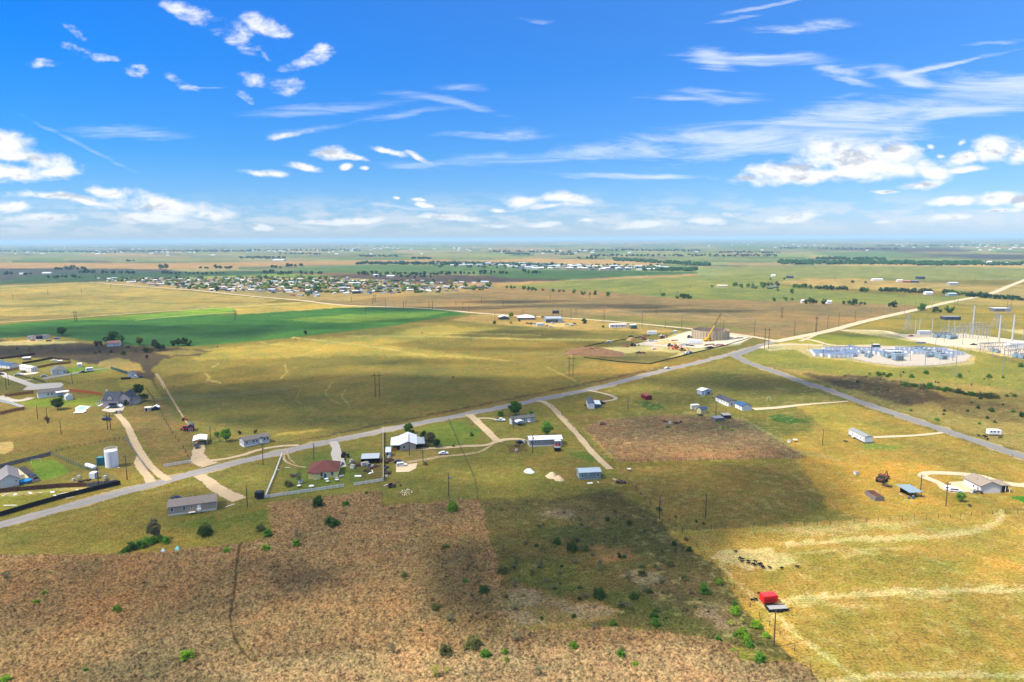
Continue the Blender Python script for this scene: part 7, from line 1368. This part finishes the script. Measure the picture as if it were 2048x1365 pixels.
# ------------------------------------------------------------------ the far village: every home its own object
def home_proto(L, W, h, wc, rc, rise):
    t = thing('village_home', (0,0,0), 0, 'h', 'house'); m_ = mat(wc, .8, k=.75, var=.05)
    MB().add([(x, y, z) for x in (-L/2, L/2) for y, z in ((-W/2, 0), (W/2, 0), (W/2, h), (0, h+rise-.02), (-W/2, h))], [(0,4,3,2,1),(5,6,7,8,9),(0,5,9,4),(1,2,7,6),(0,1,6,5)]).build('wall', m_, t)
    r = MB(); gable(r, L, W, h, rise, .4); r.build('roof', mat(rc, .8, k=.75), t)
    for x in (-L*.3, 0, L*.3): MB().box(x-.6, x+.6, -W/2-.03, -W/2+.01, 1, 2.1).build('window', GLASS, t)
    return t
protos = [(home_proto(*a), w) for a, w in (((15,6,3,'#eeece6','#e4e2de',1.2),'white'),((17,7,3,'#cfc9bd','#8f8a86',1.6),'grey-roofed'),((13,7,3,'#d9c7a8','#7b6a5c',1.8),'brown-roofed'),((20,8,4,'#dfe5ea','#c3d0dc',1.5),'pale metal'),((12,8,3.5,'#8fa3b5','#5c6670',1.8),'dark-roofed'),((14,7,3,'#f0eee8','#f4f4f2',1.4),'white-roofed'),((11,7,3,'#c9a06a','#8a4a3c',1.8),'rust-roofed'),((22,10,5,'#4a4a4a','#3c4048',1.5),'long dark'))]
used = [0]*len(protos); rows = []
vil = [(558.5,190,480,18),(559.5,490,700,10),(561.5,215,520,20),(563,520,800,14),(565.5,245,640,24),(568,640,890,15),(570.5,300,560,15),(573,560,800,15),(575.5,352,660,18),(578.5,660,870,14),(581,420,640,12),(584,520,780,12),(587.5,600,800,8),(576,800,980,10),(583,800,915,7),(593,575,640,3),(566.5,860,975,6)]
for ri, (y, x0, x1, n) in enumerate(vil):
    for i in range(n):
        x = x0+(x1-x0)*(i+rr.uniform(.15, .85))/n; k = rr.choices(range(8), [5,4,4,3,3,4,1,1])[0]
        rows.append((ri, i, x, y+rr.uniform(-.7, .7)+(x-x0)*.003, k, rr.uniform(-.35, .35)+(math.pi/2 if rr.random() < .25 else 0), rr.uniform(.6, .88)))
for ri, i, x, y, k, rz, s_ in rows:
    p, w = protos[k]; lab = f"{w} village home, {names[i]} from the left in the {names[ri]} row of the far village"
    if used[k] == 0: o = p; o.location = G(x, y); o.rotation_euler.z = rz; o.scale = (s_,)*3; o['label'] = lab
    else: o = dup(p, G(x, y), rz, s_, label=lab)
    o['group'] = 'homes of the far village'; used[k] += 1
# second, farther village
rows2 = []
for ri, (y, x0, x1, n) in enumerate([(529,865,1100,20),(532,900,1180,16),(535,1010,1320,22),(538.5,1030,1330,20),(541,1180,1320,8)]):
    for i in range(n): x = x0+(x1-x0)*(i+rr.uniform(.1, .9))/n; rows2.append((ri, i, x, y+rr.uniform(-.5, .5)))
for ri, i, x, y in rows2:
    k = rr.choice([0,0,3,5,4,1]); o = dup(protos[k][0], G(x, y), rr.uniform(-.3, .3), rr.uniform(1.1, 1.5), label=f"{protos[k][1]} home, {names[i]} from the left in the {names[ri]} row of the farther village", group='homes of the farther village')
its = []
for i in range(52):
    ri = rr.choice(vil); x, y = rr.uniform(ri[1], ri[2]), ri[0]+rr.uniform(-1.5, 1.5); k = rr.random()
    o = bpy.data.objects.new('tree', meshcopy(CM['far%d' % rr.randrange(4)], foliage(GREENS[c_ := rr.choice(['fresh','light','green','dark'])], .55), c_)); COL.objects.link(o); o.location = G(x, y); R_ = rr.uniform(3, 6.5); o.scale = (R_, R_, R_*1.3); tag(o, 't', 'tree', 'trees among the village homes'); its.append((x, y, WORDS[c_]+' village', lambda s, q=o: q.__setitem__('label', s)))
register(its, 'garden tree')
wood('green garden trees of the farther village', [(865,530,1330,537,150,5)], ('#4b7a3c',), h=7)
# scattered white roofs towards the horizon
mb = MB(); rnd = random.Random(8)
for i in range(420):
    x = rnd.uniform(0, 2048); dv = rnd.choice([rnd.uniform(6, 22), rnd.uniform(14, 30)]); g_ = G(x, 484.7-x*12.4/2048+dv); s_ = rnd.uniform(6, 16); h_ = rnd.uniform(3, 6)
    if fbm(np.array([x/70.0]), np.array([dv/5.0]), 2, 3)[0] < .52: continue
    mb.hexa([(g_.x-s_, g_.y-6, 0), (g_.x+s_, g_.y-6, 0), (g_.x+s_, g_.y+6, 0), (g_.x-s_, g_.y+6, 0), (g_.x-s_, g_.y-6, h_), (g_.x+s_, g_.y-6, h_), (g_.x+s_*.9, g_.y+6, h_+2), (g_.x-s_*.9, g_.y+6, h_+2)])
tag(mb.build('distant_settlement', mat('#eef2f6', .7, k=.8)), 'tiny pale roofs of settlements below the horizon', 'settlement', kind='stuff')
# ------------------------------------------------------------------ yard clutter
def small_protos():
    P = {}
    def T_(n, l, c): return thing(n, (0,0,-50), 0, l, c, 'yard clutter')
    t = T_('barrel', 'b', 'barrel'); MB().tube((0,0,0),(0,0,.9), .32, n=12).build('drum', mat('#3f5f7d', .5, k=.8), t); MB().tube((0,0,.9),(0,0,.96), .33, n=12).build('lid', STEEL, t); P['barrel'] = t
    t = T_('crate', 'c', 'crate'); MB().box(-.6,.6,-.5,.5,.1,1.0).build('box', mat('#d8d4c8', .8, k=.8), t); MB().box(-.62,.62,-.52,.52,1.003,1.08).build('lid', mat('#a9a59a', .8, k=.7), t); P['crate'] = t
    t = T_('sheet_metal', 's', 'sheet'); MB().hexa([(-1.4,-.6,.05),(1.4,-.7,.05),(1.4,.5,.3),(-1.4,.6,.28),(-1.4,-.6,.1),(1.4,-.7,.1),(1.4,.5,.35),(-1.4,.6,.33)]).build('sheet', mat('#d5dde0', .5, k=.8), t); P['sheet'] = t
    t = T_('beam', 'b', 'beam'); MB().box(-2.4,2.4,-.25,.05,.05,.3).box(-2.1,2.6,.1,.3,.05,.25).build('timber', mat('#e6e2d6', .8, k=.8), t); P['beam'] = t
    t = T_('scrap', 's', 'scrap heap'); mb = MB(); r = random.Random(5)
    for i in range(14): a = r.uniform(0, 3.1); M = Matrix.Translation((r.uniform(-1,1), r.uniform(-.8,.8), r.uniform(.1,.5))) @ Matrix.Rotation(a, 4, 'Z') @ Matrix.Rotation(r.uniform(-.4,.4), 4, 'X'); mb.box(-r.uniform(.2,.8), .3, -.12, .12, 0, r.uniform(.1,.4), M)
    mb.build('pieces', mat('#5d4a42', .8, k=.7, var=.5, scale=2), t); P['scrap'] = t
    t = T_('table', 't', 'table'); MB().tube((0,0,.72),(0,0,.78), .75, n=16).build('tabletop', mat('#d8dcdc', .5, k=.8), t); MB().tube((0,0,0),(0,0,.719), .08, n=6).build('leg', STEEL, t); P['table'] = t
    t = T_('tyre_stack', 't', 'tyres'); [MB().tube((0,0,.25*i),(0,0,.25*i+.22), .38-.02*(i%2), n=12).build('tyre', BLACK, t) for i in range(3)]; P['tyres'] = t
    return P
PR = small_protos(); CL = {k: [] for k in PR}; usedp = set()
WK = {'barrel':'blue','crate':'pale','sheet':'pale metal','beam':'white','scrap':'brown','table':'round grey','tyres':'black'}
for k, pts in {'crate': [(158,956),(210,958),(703,925),(705,937),(727,932),(745,935),(773,955),(1049,886),(1340,849),(1944,986),(1578,886),(148,962),(733,931),(778,917),(601,967),(239,826),(1392,820),(1066,645),(1150,653),(1712,950),(1033,903)],
    'barrel': [(698,931),(738,933),(756,934),(770,941),(590,954),(233,826),(1951,987),(1425,797),(1048,890),(1175,806),(1817,998),(1826,998)],
    'sheet': [(716,953),(105,985),(80,986),(30,990),(60,987),(110,992),(135,990),(148,987),(155,981),(112,996),(1342,844),(740,947),(683,952),(237,936),(1801,990),(1180,967),(1196,965),(556,940),(200,965),(575,936)],
    'beam': [(20,1012),(12,990),(168,981),(125,988),(140,996),(678,955),(745,944),(460,1012),(160,972),(1405,793),(1545,817),(775,970)],
    'scrap': [(215,963),(222,968),(228,970),(200,969),(175,962),(710,932),(718,931),(742,937),(750,934),(735,943),(771,926),(772,936),(774,948),(1770,972),(1777,974),(778,922),(1034,893),(1205,850),(1240,966),(1352,848),(162,964),(192,968),(1056,650),(1145,652),(1062,651),(1330,845),(1955,986),(1400,832),(1690,884),(586,953)],
    'table': [(655,966),(674,963),(653,962),(623,977),(1590,884),(229,826),(1258,942),(598,975)], 'tyres': [(690,921),(765,920),(1170,812),(1038,888),(1250,967),(1362,846),(1975,880),(212,967)]}.items():
    for (x, y) in pts:
        if k in usedp: o = dup(PR[k], G(x, y), rr.uniform(0, 3.1), rr.uniform(.9, 1.5)*(.6 if k in ('sheet','beam') else 1))
        else: o = PR[k]; usedp.add(k); o.location = G(x, y)
        CL[k].append((x, y, WK[k], lambda s, q=o: q.__setitem__('label', s)))
for k, w in (('barrel','barrel'),('crate','crate'),('sheet','sheet on the ground'),('beam','beam lying'),('scrap','scrap heap'),('table','table'),('tyres','stack of tyres')): register(CL[k], w)
block('white storage cube standing in the junk yard behind the grey fence', 179, 959, 190, 2.6, 2.4, mat('#eef0f0', .5, k=.85, var=.04), 'storage_cube', 'container')
a, b = G(63,928), G(82,926); t = thing('goal', (a+b)/2, ang(a, b), 'white football goal frame on the small bright lawn', 'goal'); l = (b-a).length/2; MB().tube((-l,0,0),(-l,0,2), .06, n=6).tube((l,0,0),(l,0,2), .06, n=6).tube((-l,0,2),(l,0,2), .06, n=6).build('goal_frame', TRIM, t); MB().tube((-l,0,2),(-l,1,0), .03, n=4).tube((l,0,2),(l,1,0), .03, n=4).build('goal_stay', TRIM, t)
a = G(1537,802); t = thing('swing_frame', a, .2, 'small white frame standing alone behind the pale straight driveway', 'frame'); MB().tube((-1.3,0,0),(-.9,0,2.4), .07, n=5).tube((1.3,0,0),(.9,0,2.4), .07, n=5).tube((-.9,0,2.4),(.9,0,2.4), .07, n=5).build('frame_tube', TRIM, t)
mb = MB(); r = random.Random(2)
for i in range(60):
    a_, q = r.uniform(0, 6.28), r.random()**.5; g = G(813+math.cos(a_)*q*13, 985+math.sin(a_)*q*7); s_ = r.uniform(.08, .24); mb.ball((g.x, g.y, s_*.3), s_, n=6, m=4, z=.7, jit=.25, rnd=r)
tag(mb.build('stone_scatter', mat('#ddd3ba', .9, k=.8)), 'patch of small pale stones on the grass near the tall brown field', 'stones', kind='stuff')
